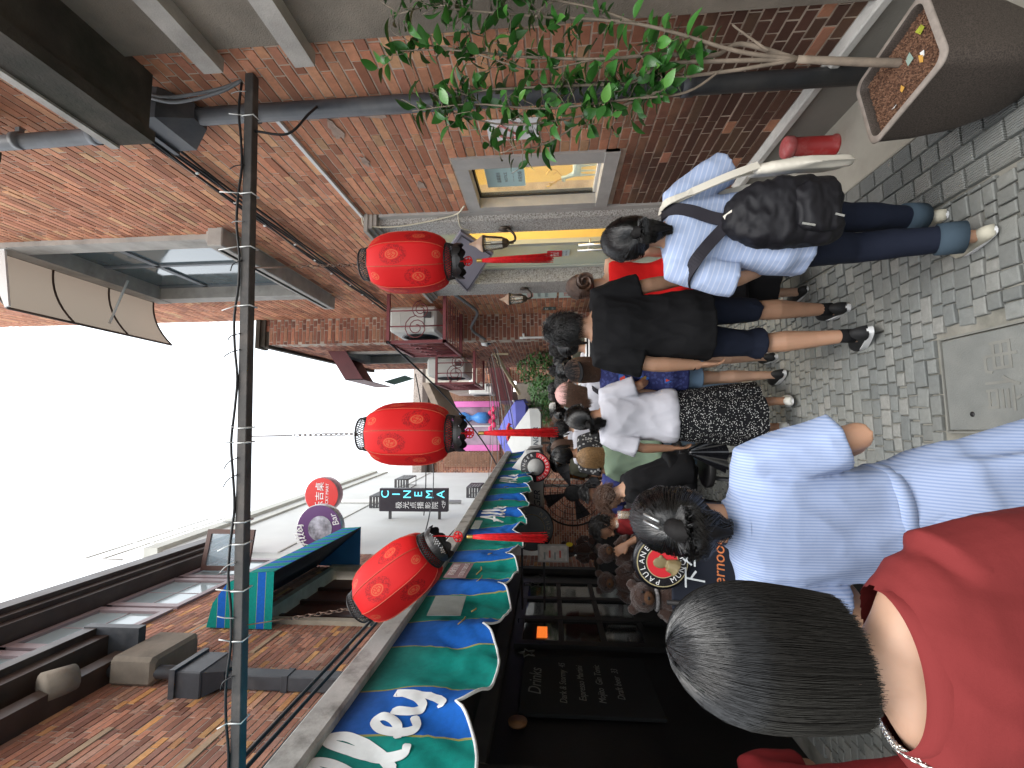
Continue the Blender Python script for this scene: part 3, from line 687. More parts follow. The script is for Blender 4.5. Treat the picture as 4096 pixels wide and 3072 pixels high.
# ------------------------------------------------------------------ bar front under the awning
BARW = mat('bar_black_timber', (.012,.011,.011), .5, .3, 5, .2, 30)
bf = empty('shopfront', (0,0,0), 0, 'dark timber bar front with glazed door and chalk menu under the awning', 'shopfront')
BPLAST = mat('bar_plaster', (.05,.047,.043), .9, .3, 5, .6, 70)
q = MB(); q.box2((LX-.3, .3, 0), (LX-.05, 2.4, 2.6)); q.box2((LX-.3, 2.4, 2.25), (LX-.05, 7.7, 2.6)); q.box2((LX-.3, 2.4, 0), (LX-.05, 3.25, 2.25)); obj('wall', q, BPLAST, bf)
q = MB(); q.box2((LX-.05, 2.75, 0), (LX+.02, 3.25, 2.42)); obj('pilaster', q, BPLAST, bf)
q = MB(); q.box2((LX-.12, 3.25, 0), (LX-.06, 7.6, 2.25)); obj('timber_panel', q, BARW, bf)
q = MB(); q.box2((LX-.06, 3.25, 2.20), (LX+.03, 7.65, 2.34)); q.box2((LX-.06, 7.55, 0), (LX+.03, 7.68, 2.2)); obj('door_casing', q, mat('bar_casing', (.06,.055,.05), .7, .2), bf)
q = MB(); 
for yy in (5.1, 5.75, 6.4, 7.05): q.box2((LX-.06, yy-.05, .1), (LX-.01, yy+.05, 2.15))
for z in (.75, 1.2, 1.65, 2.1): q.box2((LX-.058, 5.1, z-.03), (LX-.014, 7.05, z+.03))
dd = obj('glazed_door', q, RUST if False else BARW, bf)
DGL = glass('bar_glass', (.05,.05,.05), .05, .75, .9)
for i in range(3):
    for j in range(3):
        q = MB(); q.box2((LX-.04, 5.15+.65*i, .78+.45*j), (LX-.034, 5.70+.65*i, 1.17+.45*j)); obj('pane', q, DGL, dd)
q = MB(); q.rbox((LX-.045, 5.42, 1.86), (.01, .30, .12), .004); obj('orange_neon', q, emit('orange_neon', (1,.22,.03), 1.4), bf)
CHALK = mat('chalk', (.22,.22,.21), .9, .2, 60, 0); CHALKO = mat('chalk_orange', (.55,.17,.06), .9, .2, 60, 0); CHALKW = mat('chalk_white', (.55,.58,.6), .9, .1, 60, 0)
q = MB(); q.rbox((LX-.03, 4.35, 1.45), (.03, .95, 1.15), .004); mnb = obj('chalk_menu', q, mat('slate', (.014,.015,.016), .8, .3, 8), bf)
text('lettering', 'Drinks', .16, CHALK, mnb, (LX-.012, 4.35, 1.9), (0,1,0), shear=.3, depth=.0005)
for k, s in enumerate(('Dark & Stormy  45', 'Espresso Martini', 'Mojito  Gin Tonic', 'Draft beer  33')): text('lettering', s, .085, CHALK, mnb, (LX-.012, 4.35, 1.66-.16*k), (0,1,0), shear=.25, depth=.0005)
for yy in (3.0, 3.11): text('lettering', '3', .16, CHALK, bf, (LX+.024, yy, 2.2), (0,1,0), depth=.0005)
for (y, z, r) in ((3.0, 1.98, .13), (4.85, 2.0, .09), (6.9, 2.0, .12), (7.3, 1.9, .10)):
    pts = []
    for i in range(10):
        a = PI/2+i*PI/5; rr_ = r if i % 2 == 0 else r*.42; pts.append((LX+.028 if y < 3.2 else LX-.008, y+rr_*math.cos(a), z+rr_*math.sin(a)))
    q = MB(); q.tube(pts+[pts[0]], .006, 5); obj('string_star', q, CHALK, bf)
q = MB(); q.lathe([(.07,0),(.075,.02)], 16, (LX-.02, 3.75, 2.02), RY(PI/2)); obj('round_badge', q, mat('badge', (.25,.12,.05), .5, .2), bf)
# brick end pier of the bar
pr2 = empty('brick_pier', (0,0,0), 0, 'short brick pier at the far end of the dark bar front', 'pier')
brick_wall(pr2, (LX+.03, 7.7, 0), (0,1,0), .62, 2.5, [], B_LEFT, MORTAR_D, 0, seed=31)

# ------------------------------------------------------------------ long scalloped awning
aw = empty('awning', (0,0,0), 0, 'long blue and green striped canvas awning with scalloped white-edged valance', 'awning')
AP = [(-1.02,.45), (-1.0,1.2), (-.985,2.2), (-.95,3.2), (-.90,4.0), (-.80,5.0), (-.68,6.2), (-.55,7.6), (-.44,8.87)]
apts = spline([(a, b, 0) for a, b in AP], 10)
cum = [0]
for a, b in zip(apts, apts[1:]): cum.append(cum[-1]+(b-a).length)
def apos(s):
    for i in range(len(cum)-1):
        if s <= cum[i+1]: return apts[i].lerp(apts[i+1], (s-cum[i])/(cum[i+1]-cum[i]))
    return apts[-1]
ALEN = cum[-1]
S0 = 1.68-.45-.006                                # arc position of a cusp
vs, fs, uv = [], [], []; NS = int(ALEN/.018); NV = 20; rim = []
def vsurf(s, z=None, v=None, off=0.0):            # point on the hanging valance at arc length s
    p = apos(s); tng = (apos(min(s+.01, ALEN))-apos(max(s-.01, 0))).normalized(); nr = Vector((tng.y, -tng.x, 0))
    zb = 2.085-.115*(math.sin(PI*(((s-S0)/.60) % 1.0)))**.62
    if v is None: v = max(0, min(1, (2.49-z)/(2.49-zb)))
    wv = (.022*math.sin(2*PI*(s-S0)/.60+1.2)+.012*math.sin(s*23+v*4)+.025*nz((s*5, v*2.2, 0), 1, 3)+.013*(1-abs(nz((s*9+v*3, v*5, 0), 1, 7))*2))*(v**.9)
    q = p+nr*(.012+wv+.02*v+off); return Vector((q.x, q.y, lerp(2.49, zb, v)))
for i in range(NS+1):
    s = ALEN*i/NS
    for j in range(NV+1):
        q = vsurf(s, None, j/NV); vs.append(tuple(q)); uv.append((s-S0, j/NV))
        if j == NV: rim.append(q)
for i in range(NS):
    for j in range(NV):
        a = i*(NV+1)+j; fs.append((a, a+NV+1, a+NV+2, a+1))
obj('valance', uvmesh(vs, fs, uv, 'valance'), STRIPE, aw)
q = MB(); q.tube(rim, .0058, 6); obj('white_edging', q, mat('white_tape', (.62,.64,.64), .8, .15, 12, .2), aw)
# top sheet back to the wall
vs, fs, uv = [], [], []
for i in range(NS+1):
    s = ALEN*i/NS; p = apos(s)
    for v in (0, .33, .66, 1):
        vs.append((lerp(p.x, LX+.02, v), p.y, lerp(2.585, 3.05, v)-.03*math.sin(PI*v))); uv.append((s-S0, 1))
for i in range(NS):
    for j in range(3):
        a = i*4+j; fs.append((a, a+1, a+5, a+4))
obj('top_sheet', uvmesh(vs, fs, uv, 'top_sheet'), STRIPE, aw)
BAR = mat('awning_bar', (.42,.42,.40), .75, .15, 5, .3, 60, dirt=(.10,.095,.085), dscale=6, damt=.9)
q = MB(); rings = []
for i in range(0, NS+1, 6):
    p = apos(ALEN*i/NS); tng = (apos(min(ALEN*i/NS+.01, ALEN))-apos(max(ALEN*i/NS-.01, 0))).normalized(); nr = Vector((tng.y, -tng.x, 0))
    rings.append([p+nr*a+Vector((0,0,b)) for a, b in ((-.025,2.475),(.04,2.475),(.05,2.485),(.05,2.57),(.04,2.58),(-.025,2.58))])
q.rings(rings); obj('front_bar', q, BAR, aw)
q = MB()
for i in range(0, NS-3, 4):
    pass
# lettering drawn as brush strokes
GLY = {'A': [[(0,0),(.18,.35),(.42,.95),(.5,1.0),(.52,.6),(.56,.1),(.62,0)], [(.02,.38),(.3,.42),(.66,.46)]],
       'l': [[(0,.12),(.18,.35),(.32,.8),(.28,1.05),(.18,.95),(.14,.4),(.2,.08),(.34,.06)]],
       'e': [[(0,.2),(.22,.3),(.32,.48),(.24,.6),(.1,.45),(.1,.18),(.22,.04),(.4,.12)]],
       'y': [[(0,.45),(.03,.16),(.15,.06),(.29,.24),(.36,.5),(.34,.12),(.27,-.16),(.14,-.18)]]}
LETW = mat('awning_lettering', (.72,.76,.76), .8, .08, 20, .1)
def brush(name, word, p0, right, up, size, parent, material, w=.045, off=(0,0,0)):
    mbx = MB(); x = 0; right, up = Vector(right), Vector(up); nrm = right.cross(up); adv = {'A': .72, 'l': .40, 'e': .44, 'y': .5}
    for ch in word:
        for st in GLY[ch]:
            pts = [Vector(p0)+right*((x+a+.18*b)*size)+up*(b*size)+Vector(off) for a, b in st]
            mbx.tube(spline(pts, 6), [(w*size*1.6, .0035)]*((len(pts)-1)*6+1), 8, lat=right+up*.3)
        x += adv[ch]
    return obj(name, mbx, material, parent)
def printed(word, s0, z0, size, w):
    q = MB(); x = 0; adv = {'A': .72, 'l': .40, 'e': .44, 'y': .5}
    for ch in word:
        for st in GLY[ch]:
            sp = spline([(s0+(x+a+.18*b_)*size, z0+b_*size, 0) for a, b_ in st], 8); n = len(sp); rows = [[], [], []]
            for i, p in enumerate(sp):
                t_ = (sp[min(i+1, n-1)]-sp[max(i-1, 0)]).normalized(); l_ = Vector((-t_.y, t_.x, 0))*w*(.75+.35*abs(t_.y))*(.6 if i in (0, n-1) else 1)
                for k in range(3): e_ = p+l_*(k-1); rows[k].append(vsurf(e_.x, e_.y, None, .004))
            q.rings(rows, False, False, None, None, 0, True, False)
        x += adv[ch]
    obj('lettering', q, LETW, aw)
for sc_, z, sz_ in ((.66, 2.185, .27), (3.95, 2.19, .22), (5.6, 2.18, .22), (7.2, 2.18, .22)): printed('Alley', sc_, z, sz_, sz_*.062)
# patches hanging on the valance
def flat(name, s, z, w_, h_, m, tilt=0):
    p = apos(s); tng = (apos(s+.1)-apos(s)).normalized(); nr = Vector((tng.y, -tng.x, 0)); c = p+nr*.055+Vector((0,0,z))
    u = (tng*math.cos(tilt)+Vector((0,0,math.sin(tilt)))); v = (Vector((0,0,math.cos(tilt)))-tng*math.sin(tilt))
    q = MB(); q.poly([c-u*w_/2-v*h_/2, c+u*w_/2-v*h_/2, c+u*w_/2+v*h_/2, c-u*w_/2+v*h_/2], nr, .003); return obj(name, q, m, aw), c+nr*.0045, u, v
o_, c_, u_, v_ = flat('grey_patch', 2.07, 2.30, .25, .17, mat('patch_grey', (.22,.25,.24), .9, .12, 14, .3, 90), .06)
o_, c_, u_, v_ = flat('notice', 2.62, 2.345, .27, .14, mat('notice_mauve', (.24,.15,.16), .9, .15, 14, .2), -.03)
text('notice_text', '商业招租', .05, mat('notice_ink', (.5,.45,.45), .9), aw, c_+v_*.03, u_, v_, depth=.0005)
text('notice_text', '13701738515', .045, MT['notice_ink'], aw, c_-v_*.035, u_, v_, depth=.0005)
flat('grey_label', 3.72, 2.40, .24, .07, MT['patch_grey'], 0)
STRAW = mat('straw', (.30,.22,.08), .9, .2)
for (s, z, l, a) in ((2.55,2.22,.16,.1),(2.42,2.20,.13,.3),(2.0,2.16,.06,.8),(1.85,2.2,.1,.5),(2.95,2.2,.07,1.1),(3.3,2.15,.09,.4),(4.6,2.3,.12,.9),(5.2,2.3,.14,1.0)):
    q = MB(); p = apos(s); q.tube([p+Vector((.055,0,z)), p+Vector((.06,l*math.cos(a)*.5,z-.02)), p+Vector((.056,l*math.cos(a),z-l*math.sin(a)*.4))], .004, 5); obj('dry_leaf', q, STRAW, aw)
# dark back room of the bar terrace beyond the pier (open, white wall inside)
tw = empty('terrace_wall', (0,0,0), 0, 'white and brick back wall of the open terrace beyond the bar', 'wall')
q = MB(); q.box2((LX-1.2, 8.35, 0), (LX-.8, 12.5, 2.9)); obj('wall', q, mat('white_wash', (.6,.6,.56), .9, .08, 3, .1), tw)
brick_wall(tw, (LX-.8, 12.5, 0), (1,0,0), 1.7, 2.9, [], B_FAR, MORTAR_D, 0, seed=33)
q = MB(); q.box2((LX-.9, 8.3, 2.9), (LX+.9, 12.6, 3.0)); obj('ceiling_board', q, BROWNM, tw)
# ================================================================== white building and its signs
wb = empty('white_building', (0,0,0), 0, 'plain white rendered building beyond the brick bar on the left', 'building')
WHITE = mat('white_render', (.60,.605,.59), .9, .05, 1.2, .25, 30, dirt=(.52,.51,.47), dscale=.8, damt=.5)
wa, wb_ = Vector((LX, 8.36, 0)), Vector((-1.74, 19.3, 0)); wd = (wb_-wa).normalized(); wn_ = Vector((wd.y, -wd.x, 0))
def wbp(s, off=0.0, z=0.0): return wa+wd*s+wn_*off+Vector((0,0,z))
WL = (wb_-wa).length
q = MB(); q.poly([wbp(0,0,2.7), wbp(WL,0,2.7), wbp(WL,0,9.0), wbp(0,0,9.0)], -wn_, .4); obj('wall', q, WHITE, wb)
GREYST = mat('parapet_grey', (.5,.5,.46), .9, .1, 3, .2)
q = MB(); q.poly([wbp(-.1,.08,9.0), wbp(WL,.08,9.0), wbp(WL,.08,9.28), wbp(-.1,.08,9.28)], -wn_, .5); q.poly([wbp(-.1,.05,8.55), wbp(WL,.05,8.55), wbp(WL,.05,8.72), wbp(-.1,.05,8.72)], -wn_, .1); obj('parapet', q, GREYST, wb)
q = MB(); q.poly([wbp(0,.02,6.7), wbp(WL,.02,6.7), wbp(WL,.02,6.74), wbp(0,.02,6.74)], -wn_, .05); obj('string_course', q, GREYST, wb)
q = MB()
for z in (9.6, 9.95): q.tube([wbp(-.6,.02,z), wbp(2.5,.02,z)], .018, 6)
for s in (-.6,.4,1.4,2.4): q.tube([wbp(s,.02,9.2), wbp(s,.02,9.95)], .018, 6)
tag(obj('roof_rail', q, WHITEP, wb), kind='stuff')
q = MB(); q.tube([wbp(4.5,.06,8.4), wbp(4.5,.06,4.2)], .05, 10); obj('downpipe', q, WHITEP, wb)
def rack(s, z, w_, h_, d_, lbl):                 # slatted steel air-conditioner rack on the white wall
    t = empty('slatted_rack', wbp(s, 0, z), 0, lbl, 'rack', 'slatted racks on the white building'); M3 = Matrix((wd, wn_, Vector((0,0,1)))).transposed()
    f = lambda a, b, c: M3 @ Vector((a,b,c))
    q = MB()
    for a in (0, w_):
        for b in (0, d_): q.tube([f(a,b,0), f(a,b,h_)], .018, 5)
    for c in (0, h_):
        q.tube([f(0,0,c), f(w_,0,c), f(w_,d_,c), f(0,d_,c), f(0,0,c)], .018, 5)
    obj('frame', q, DKMETAL, t)
    for k in range(5):
        c = h_*(k+.5)/5; q = MB(); q.box(f(0, d_/2, c), (.02, .02, .05)) if False else q.poly([f(-.01,0,c-.03), f(-.01,d_,c-.03), f(-.01,d_,c+.03), f(-.01,0,c+.03)], -wd, .01); obj('slat', q, DKMETAL, t)
        q = MB(); q.poly([f(0,d_+.012,c-.03), f(w_,d_+.012,c-.03), f(w_,d_+.012,c+.03), f(0,d_+.012,c+.03)], wn_, .01); obj('slat', q, DKMETAL, t)
rack(3.9, 6.15, .8, .4, .3, 'grey slatted rack on the white wall nearest the cinema sign top')
rack(6.8, 6.4, .9, .45, .32, 'grey slatted rack on the white wall above the middle lantern')
rack(5.4, 3.8, .8, .4, .3, 'grey slatted rack low on the white wall above the awning')
# round signs
def disc_sign(name, cpt, r, face, rimm, lbl, th=.12):
    t = empty(name, cpt, 0, lbl, 'sign'); R = RX(PI/2)
    q = MB(); q.lathe([(r,-th/2),(r,th/2)], 40, (0,0,0), R, 0, True); obj('rim', q, rimm, t)
    q = MB(); q.lathe([(r*.965,0),(r*.965,.004)], 40, (0,-th/2-.004,0), R, 0, False); obj('face', q, face, t); return t
RIMM = mat('sign_rim', (.5,.5,.5), .3, .1, 4, .05, metal=.6)
def ring_text(prefix, s, r, a0, a1, size, m, parent, y, flip=False):
    n = len(s)
    for i, ch in enumerate(s):
        a = lerp(a0, a1, (i+.5)/n)
        if ch == ' ': continue
        u = Vector((math.cos(a), 0, math.sin(a))); tg = Vector((math.sin(a), 0, -math.cos(a)))
        up = u if not flip else -u; rt = tg if not flip else -tg
        text(prefix, ch, size, m, parent, Vector((0, y, 0))+u*r, rt, up, depth=.001, bold=.0)
c = ony(693, 1140, 8.6)
t = disc_sign('bar_sign', c, .44, mat('sign_purple', (.12,.045,.16), .4, .08, 3, 0), RIMM, 'round purple bar sign with white script, partly behind the striped hood')
WHT = mat('sign_white', (.8,.8,.8), .5, .03, 3, 0)
PHOT = mat('sign_photo', (.33,.33,.38), .5, .75, 7, 0)
q = MB(); q.lathe([(.23,0),(.23,.004)], 32, (0,-.07,-.02), RX(PI/2), 0, False); obj('medallion', q, PHOT, t)
brush('lettering', 'Alley', (-.30,-.074,.20), Vector((.93,0,.37)).normalized(), Vector((-.37,0,.93)).normalized(), .17, t, WHT, .035)
text('lettering', 'Bar', .17, WHT, t, (.16,-.074,-.30), (.9,0,.43), (-.43,0,.9), shear=.25, depth=.001)
c = ony(700, 1068, 9.4)
t = disc_sign('shop_sign', c, .36, mat('sign_red', (.62,.035,.03), .35, .06, 3, 0), mat('sign_rim_pink', (.5,.32,.34), .4), 'round red shop sign with white Chinese characters and English line', .2)
text('lettering', '乐吉桌', .19, WHT, t, (-.02,-.112,.03), (1,0,0), depth=.001)
text('lettering', 'LUCKY MART', .085, WHT, t, (-.02,-.112,-.12), (1,0,0), depth=.001)
# cinema box sign
cs = ony(893, 1080, 11.0)
t = empty('cinema_sign', cs, 0, 'tall dark projecting sign with cyan letters spelling CINEMA downwards', 'sign')
q = MB(); q.rbox((0,.06,0), (.54,.14,1.66), .01); obj('box', q, mat('sign_dark', (.028,.022,.03), .4, .1), t)
CYAN = emit('cyan_letters', (.12,.62,.8), .55)
for i, ch in enumerate('CINEMA'): text('lettering', ch, .27, CYAN, t, (.135,-.014,.68-i*.27), (1,0,0), depth=.002)
for i, ch in enumerate('极光点播影院'): text('lettering', ch, .17, WHT, t, (-.12,-.014,.34-i*.175), (1,0,0), depth=.001)
text('lettering', '<2F', .12, WHT, t, (-.1,-.014,-.74), (1,0,0), depth=.001)
for z in (.58,-.62):
    q = MB(); q.box((-.46,.06,z), (.40,.05,.06)); q.box((-.66,.06,z), (.03,.14,.16)); obj('arm', q, DKMETAL, t)

# ================================================================== far end of the alley
fb = empty('far_building', (0,0,0), 0, 'brick building closing the alley with a pink framed display window', 'building')
FY = 20.0
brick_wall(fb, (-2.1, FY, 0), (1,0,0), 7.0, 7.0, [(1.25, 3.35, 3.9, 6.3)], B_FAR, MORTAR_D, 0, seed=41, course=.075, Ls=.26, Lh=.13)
q = MB(); q.box2((-2.2, FY-.25, 7.0), (5, FY+.2, 7.25)); q.box2((-2.1, FY-.12, 6.75), (5, FY, 7.0)); obj('cornice', q, BROWNM, fb)
q = MB(); q.box2((-2.2, FY-.1, 7.25), (5, FY+.3, 7.7)); obj('tiled_parapet', q, mat('tile_grey', (.33,.28,.25), .9, .4, 26, .5), fb)
PINK = mat('pink_frame', (.62,.16,.42), .5, .06, 3, 0)
q = MB(); q.box2((-.87, FY-.08, 3.9), (-.62, FY+.1, 6.3)); w_ = obj('pink_window', q, PINK, fb); q = MB(); q.box2((1.02, FY-.08, 3.9), (1.27, FY+.1, 6.3)); obj('jamb', q, PINK, w_)
q = MB(); q.box2((-.62, FY+.05, 3.9), (1.02, FY+.08, 6.3)); obj('pane', q, mat('mauve_glass', (.30,.20,.27), .1, .3, 2, 0, spec=.9), w_)
q = MB(); q.box2((.17, FY+.0, 3.9), (.22, FY+.06, 6.3)); obj('mullion', q, WHITEP, w_)
q = MB(); q.lathe([(.10,0),(.25,.15),(.24,.5),(.1,.75),(.12,.85),(.26,1.1),(.2,1.4),(.05,1.5)], 20, (.55, FY-.15, 4.3)); obj('blue_vase', q, mat('blue_ceramic', (.06,.22,.55), .25, .1), w_)
ROSE = mat('pink_rose', (.75,.05,.16), .6, .25)
for k in range(7):
    q = MB(); a = random.Random(k); q.ell((-.1+k*.17, FY-.2, 4.12+.12*(k % 2)), (.13,.08,.12), 10, 6); obj('flower', q, ROSE, w_)
NEONP = emit('pink_neon', (1,.12,.6), .8)
q = MB(); q.tube([(.62+.16*math.cos(a*.5), FY-.16, 5.9+.16*math.sin(a*.5)) for a in range(13)], .025, 6); obj('neon_ring', q, NEONP, w_)
q = MB(); q.tube([(-.15+.2*math.cos(a*.5), FY-.16, 5.45+.2*math.sin(a*.5)) for a in range(13)], .025, 6); obj('neon_ring', q, NEONP, w_)
SLAT = mat('wood_slat', (.26,.14,.09), .7, .2, 5, .1)
for x0 in (-1.55, 1.30):
    for k in range(14):
        q = MB(); q.box2((x0+k*.047, FY-.07, 3.9), (x0+k*.047+.03, FY-.02, 6.3)); obj('slat', q, SLAT, fb)
q = MB(); q.box2((-1.6, FY-.5, 3.35), (2.2, FY, 3.62)); obj('tiled_ledge', q, mat('grey_tiles', (.12,.11,.10), .9, .3, 20, .5), fb)
q = MB(); q.box2((-2.2, FY-.9, 2.4), (5, FY-.1, 2.7)); obj('canopy_slab', q, CEMENT, fb)
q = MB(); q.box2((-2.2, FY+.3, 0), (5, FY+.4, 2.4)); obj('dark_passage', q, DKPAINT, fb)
# right: white terrace house with hood and units beyond the second building
rh = empty('corner_house', (0,0,0), 0, 'pale corner house with brown hood behind the second brick building', 'building')
q = MB(); q.box2((1.5, 14.2, 0), (4.5, 19.8, 5.6)); obj('wall', q, mat('cream_render', (.46,.42,.36), .9, .1, 2, .2, dirt=(.2,.12,.09), damt=.6), rh)
q = MB(); q.poly([(1.5,14.1,5.7), (1.5,14.1,5.5), (.55,14.1,5.05), (.55,14.1,5.25)], (0,1,0), 3.0); obj('hood', q, mat('tan_board', (.24,.19,.15), .8, .15), rh)
q = MB(); q.box2((.50,14.0,5.10), (.56,17.2,5.32)); obj('hood_edge', q, mat('blue_edge', (.08,.25,.45), .5), rh)
brick_wall(rh, (1.2, 11.6, 0), (1,0,0), 1.6, 3.6, [], B_FAR, MORTAR_D, 0, seed=43)
# burgundy shop awning box, slab, timber bracket
t = empty('shop_awning', (0,0,0), 0, 'burgundy box awning over a dark shop on the right', 'awning')
q = MB(); q.poly([(1.55, 11.2, 3.22), (.72, 11.2, 3.02), (.72, 11.2, 2.62), (1.55, 11.2, 2.72)], (0,1,0), 2.2); obj('box', q, BURG, t)
q = MB(); q.box2((.70, 11.19, 2.60), (.735, 13.4, 2.64)); obj('lip', q, WHITEP, t)
q = MB(); q.tube([(.95,11.3,2.58),(1.2,11.3,2.58)], .03, 8); obj('tube_lamp', q, emit('tube_lamp', (.95,1,1), 3), t)
t = empty('concrete_canopy', (0,0,0), 0, 'grey concrete canopy slab behind the burgundy awning', 'canopy')
q = MB(); q.box2((.35, 14.0, 2.5), (1.6, 17.5, 2.75)); q.box2((.9, 14.0, 2.2), (1.6, 17.5, 2.5)); obj('slab', q, CEMENT, t)
t = empty('timber_bracket', (0,0,0), 0, 'pale timber bracket frame on the right wall above the street sign', 'bracket')
TIM = mat('pale_timber', (.50,.40,.26), .7, .15, 6, .15)
for a, b, r in (((1.45,8.6,2.75),(.75,9.6,2.36),.04), ((1.45,8.6,2.5),(1.45,8.6,2.8),.035), ((1.45,9.3,2.74),(.95,9.3,2.5),.03), ((1.3,8.7,2.72),(1.3,9.6,2.72),.03)):
    q = MB(); q.tube([a, b], r, 4, smooth=False); obj('beam', q, TIM, t)
t = empty('blue_sign', ony(1120, 790, 13.0), 0, 'small bright blue hanging shop sign in the distance', 'sign')
q = MB(); q.rbox((0,0,0), (.26,.06,.34), .02, RY(.15)); obj('board', q, emit('blue_sign', (.02,.25,.8), .6), t)
text('lettering', '老街', .1, WHT, t, (0,-.034,.05), (1,0,0), depth=.001)
t = empty('neon_shop', ony(1130, 737, 9.0), 0, 'dark box sign with yellow neon letters', 'sign')
q = MB(); q.rbox((0,0,0), (.16,.12,.36), .01); obj('box', q, DKMETAL, t); text('lettering', 'AUA', .09, emit('yellow_neon', (1,.6,.05), 2), t, (-.01,-.064,-.02), (1,0,0), depth=.002)
t = empty('menu_easel', ony(1155, 728, 8.6), 0, 'pale timber menu panel with a round pizza picture', 'board')
q = MB(); q.rbox((0,0,0), (.36,.05,.70), .01); obj('frame', q, TIM, t)
q = MB(); q.lathe([(.13,0),(.13,.01)], 24, (0,-.026,-.12), RX(PI/2)); obj('round_picture', q, mat('pizza', (.55,.25,.04), .5, .5, 14, 0), t)
q = MB(); q.lathe([(.08,0),(.08,.01)], 24, (.0,-.037,-.14), RX(PI/2)); obj('round_picture', q, mat('pizza2', (.55,.04,.03), .5, .5, 18, 0), t)
t = empty('poster_board', ony(1155, 893, 15), 0, 'black and orange poster board at the end of the crowd', 'poster')
q = MB(); q.rbox((0,0,0), (.55,.04,.35), .01); obj('board', q, DKPAINT, t); q = MB(); q.box((.0,-.024,-.06), (.45,.01,.14)); obj('picture', q, mat('food_photo', (.5,.2,.05), .5, .6, 8, 0), t)

# ------------------------------------------------------------------ air-conditioner cages and units
CAGE = mat('cage_red_oxide', (.19,.045,.05), .5, .2, 6, .1)
ACW = mat('ac_white', (.62,.62,.58), .5, .05, 4, .03, dirt=(.35,.33,.29), damt=.4)
def ac_unit(x0, x1, y0, y1, z0, z1, lbl):
    t = empty('air_conditioner', (0,0,0), 0, lbl, 'air conditioner')
    q = MB(); q.rbox(((x0+x1)/2,(y0+y1)/2,(z0+z1)/2), (x1-x0,y1-y0,z1-z0), .03); obj('casing', q, ACW, t)
    q = MB(); q.rbox(((x0+x1)/2, y0-.006, (z0+z1)/2), ((x1-x0)*.7,.012,(z1-z0)*.5), .01); obj('side_panel', q, mat('ac_panel', (.55,.55,.51), .5, .05), t)
    r = min(z1-z0, y1-y0)*.4; R = RY(PI/2)
    q = MB(); q.lathe([(r,0),(r,.012),(r*.9,.012),(r*.9,0)], 24, (x0-.008,(y0+y1)/2,(z0+z1)/2), R); obj('fan_ring', q, DKMETAL, t)
    for k in range(4):
        q = MB(); q.tube([(x0-.006, (y0+y1)/2+(r*(k+1)/5)*math.cos(a*PI/10), (z0+z1)/2+(r*(k+1)/5)*math.sin(a*PI/10)) for a in range(21)], .005, 4); obj('grille_ring', q, DKMETAL, t)
    q = MB(); q.box(((x0+x1)/2+.05, y0-.02, z0+.12), (.08,.04,.1)); obj('valve_cover', q, DKMETAL, t)
    return t
def cage(x0, x1, y0, y1, z0, z1, lbl, nb=9):
    t = empty('balcony_cage', (0,0,0), 0, lbl, 'cage'); r = .021
    P = lambda a, b, c: (lerp(x0,x1,a), lerp(y0,y1,b), lerp(z0,z1,c))
    q = MB()
    for c in (0, 1):
        for a, b in (((0,0),(0,1)), ((0,0),(1,0)), ((0,1),(1,1))): q.box2(Vector(P(*a,c))-Vector((r,r,r)), Vector(P(*b,c))+Vector((r,r,r)))
    for a, b in ((0,0),(0,1)): q.box2(Vector(P(a,b,0))-Vector((r,r,0)), Vector(P(a,b,1))+Vector((r,r,0)))
    for k in range(1, 7): q.box2(Vector(P(0,k/7,0))+Vector((0,-.012,-.01)), Vector(P(1,k/7,0))+Vector((0,.012,0)))
    obj('frame', q, CAGE, t)
    for k in range(1, nb):
        q = MB(); a = Vector(P(0,k/nb,0)); b = Vector(P(0,k/nb,1)); q.tube([a, b], .011, 5); obj('bar', q, CAGE, t)
    for k in (1, 2): q = MB(); q.tube([P(k/3,0,0), P(k/3,0,1)], .010, 5); obj('bar', q, CAGE, t)
    for (cx, cz, rr) in ((.30,.5,.17), (.68,.42,.13)):
        pts = [Vector(P(cx,0,cz))+Vector((rr*(1-k/30)*math.cos(k*.55), -.005, rr*(1-k/30)*math.sin(k*.55))) for k in range(24)]
        q = MB(); q.tube(pts, .007, 5); obj('scroll', q, CAGE, t)
    for k in range(4):
        cy = (k+.5)/4; pts = [Vector(P(0,cy,.5))+Vector((-.006, .13*(1-i/26)*math.cos(i*.6), .16*(1-i/26)*math.sin(i*.6))) for i in range(20)]
        q = MB(); q.tube(pts, .007, 5); obj('scroll', q, CAGE, t)
    return t
cage(1.20, 1.85, 6.05, 7.22, 3.14, 3.92, 'nearest red oxide scrollwork cage holding a white unit on the shop wall')
ac_unit(1.38, 1.74, 6.22, 7.05, 3.30, 3.97, 'nearest white air conditioner inside the scrollwork cage')
cage(.86, 1.43, 8.3, 9.5, 3.10, 3.80, 'second red oxide scrollwork cage under the burgundy hood')
ac_unit(1.02, 1.36, 8.45, 9.3, 3.30, 4.02, 'second white air conditioner inside the farther cage')
ac_unit(1.0, 1.4, 12.6, 13.4, 3.30, 3.95, 'third white air conditioner above the burgundy awning')
t = empty('cctv_camera', ony(1050, 735, 7.6), 0, 'white dome security camera on a bracket arm', 'camera')
q = MB(); q.lathe([(.02,.10),(.09,.07),(.105,.0),(.105,-.03)], 20); obj('housing', q, WHITEP, t)
q = MB(); q.ell((0,0,-.04), (.085,.085,.08), 16, 10); obj('dome', q, mat('black_dome', (.01,.01,.012), .1, .1, 3, 0, spec=.8), t)
q = MB(); q.tube([(0,0,.1),(0,0,.16),(.25,.0,.2)], .022, 8); q.box((.27,0,.2), (.03,.12,.14)); obj('arm', q, WHITEP, t)

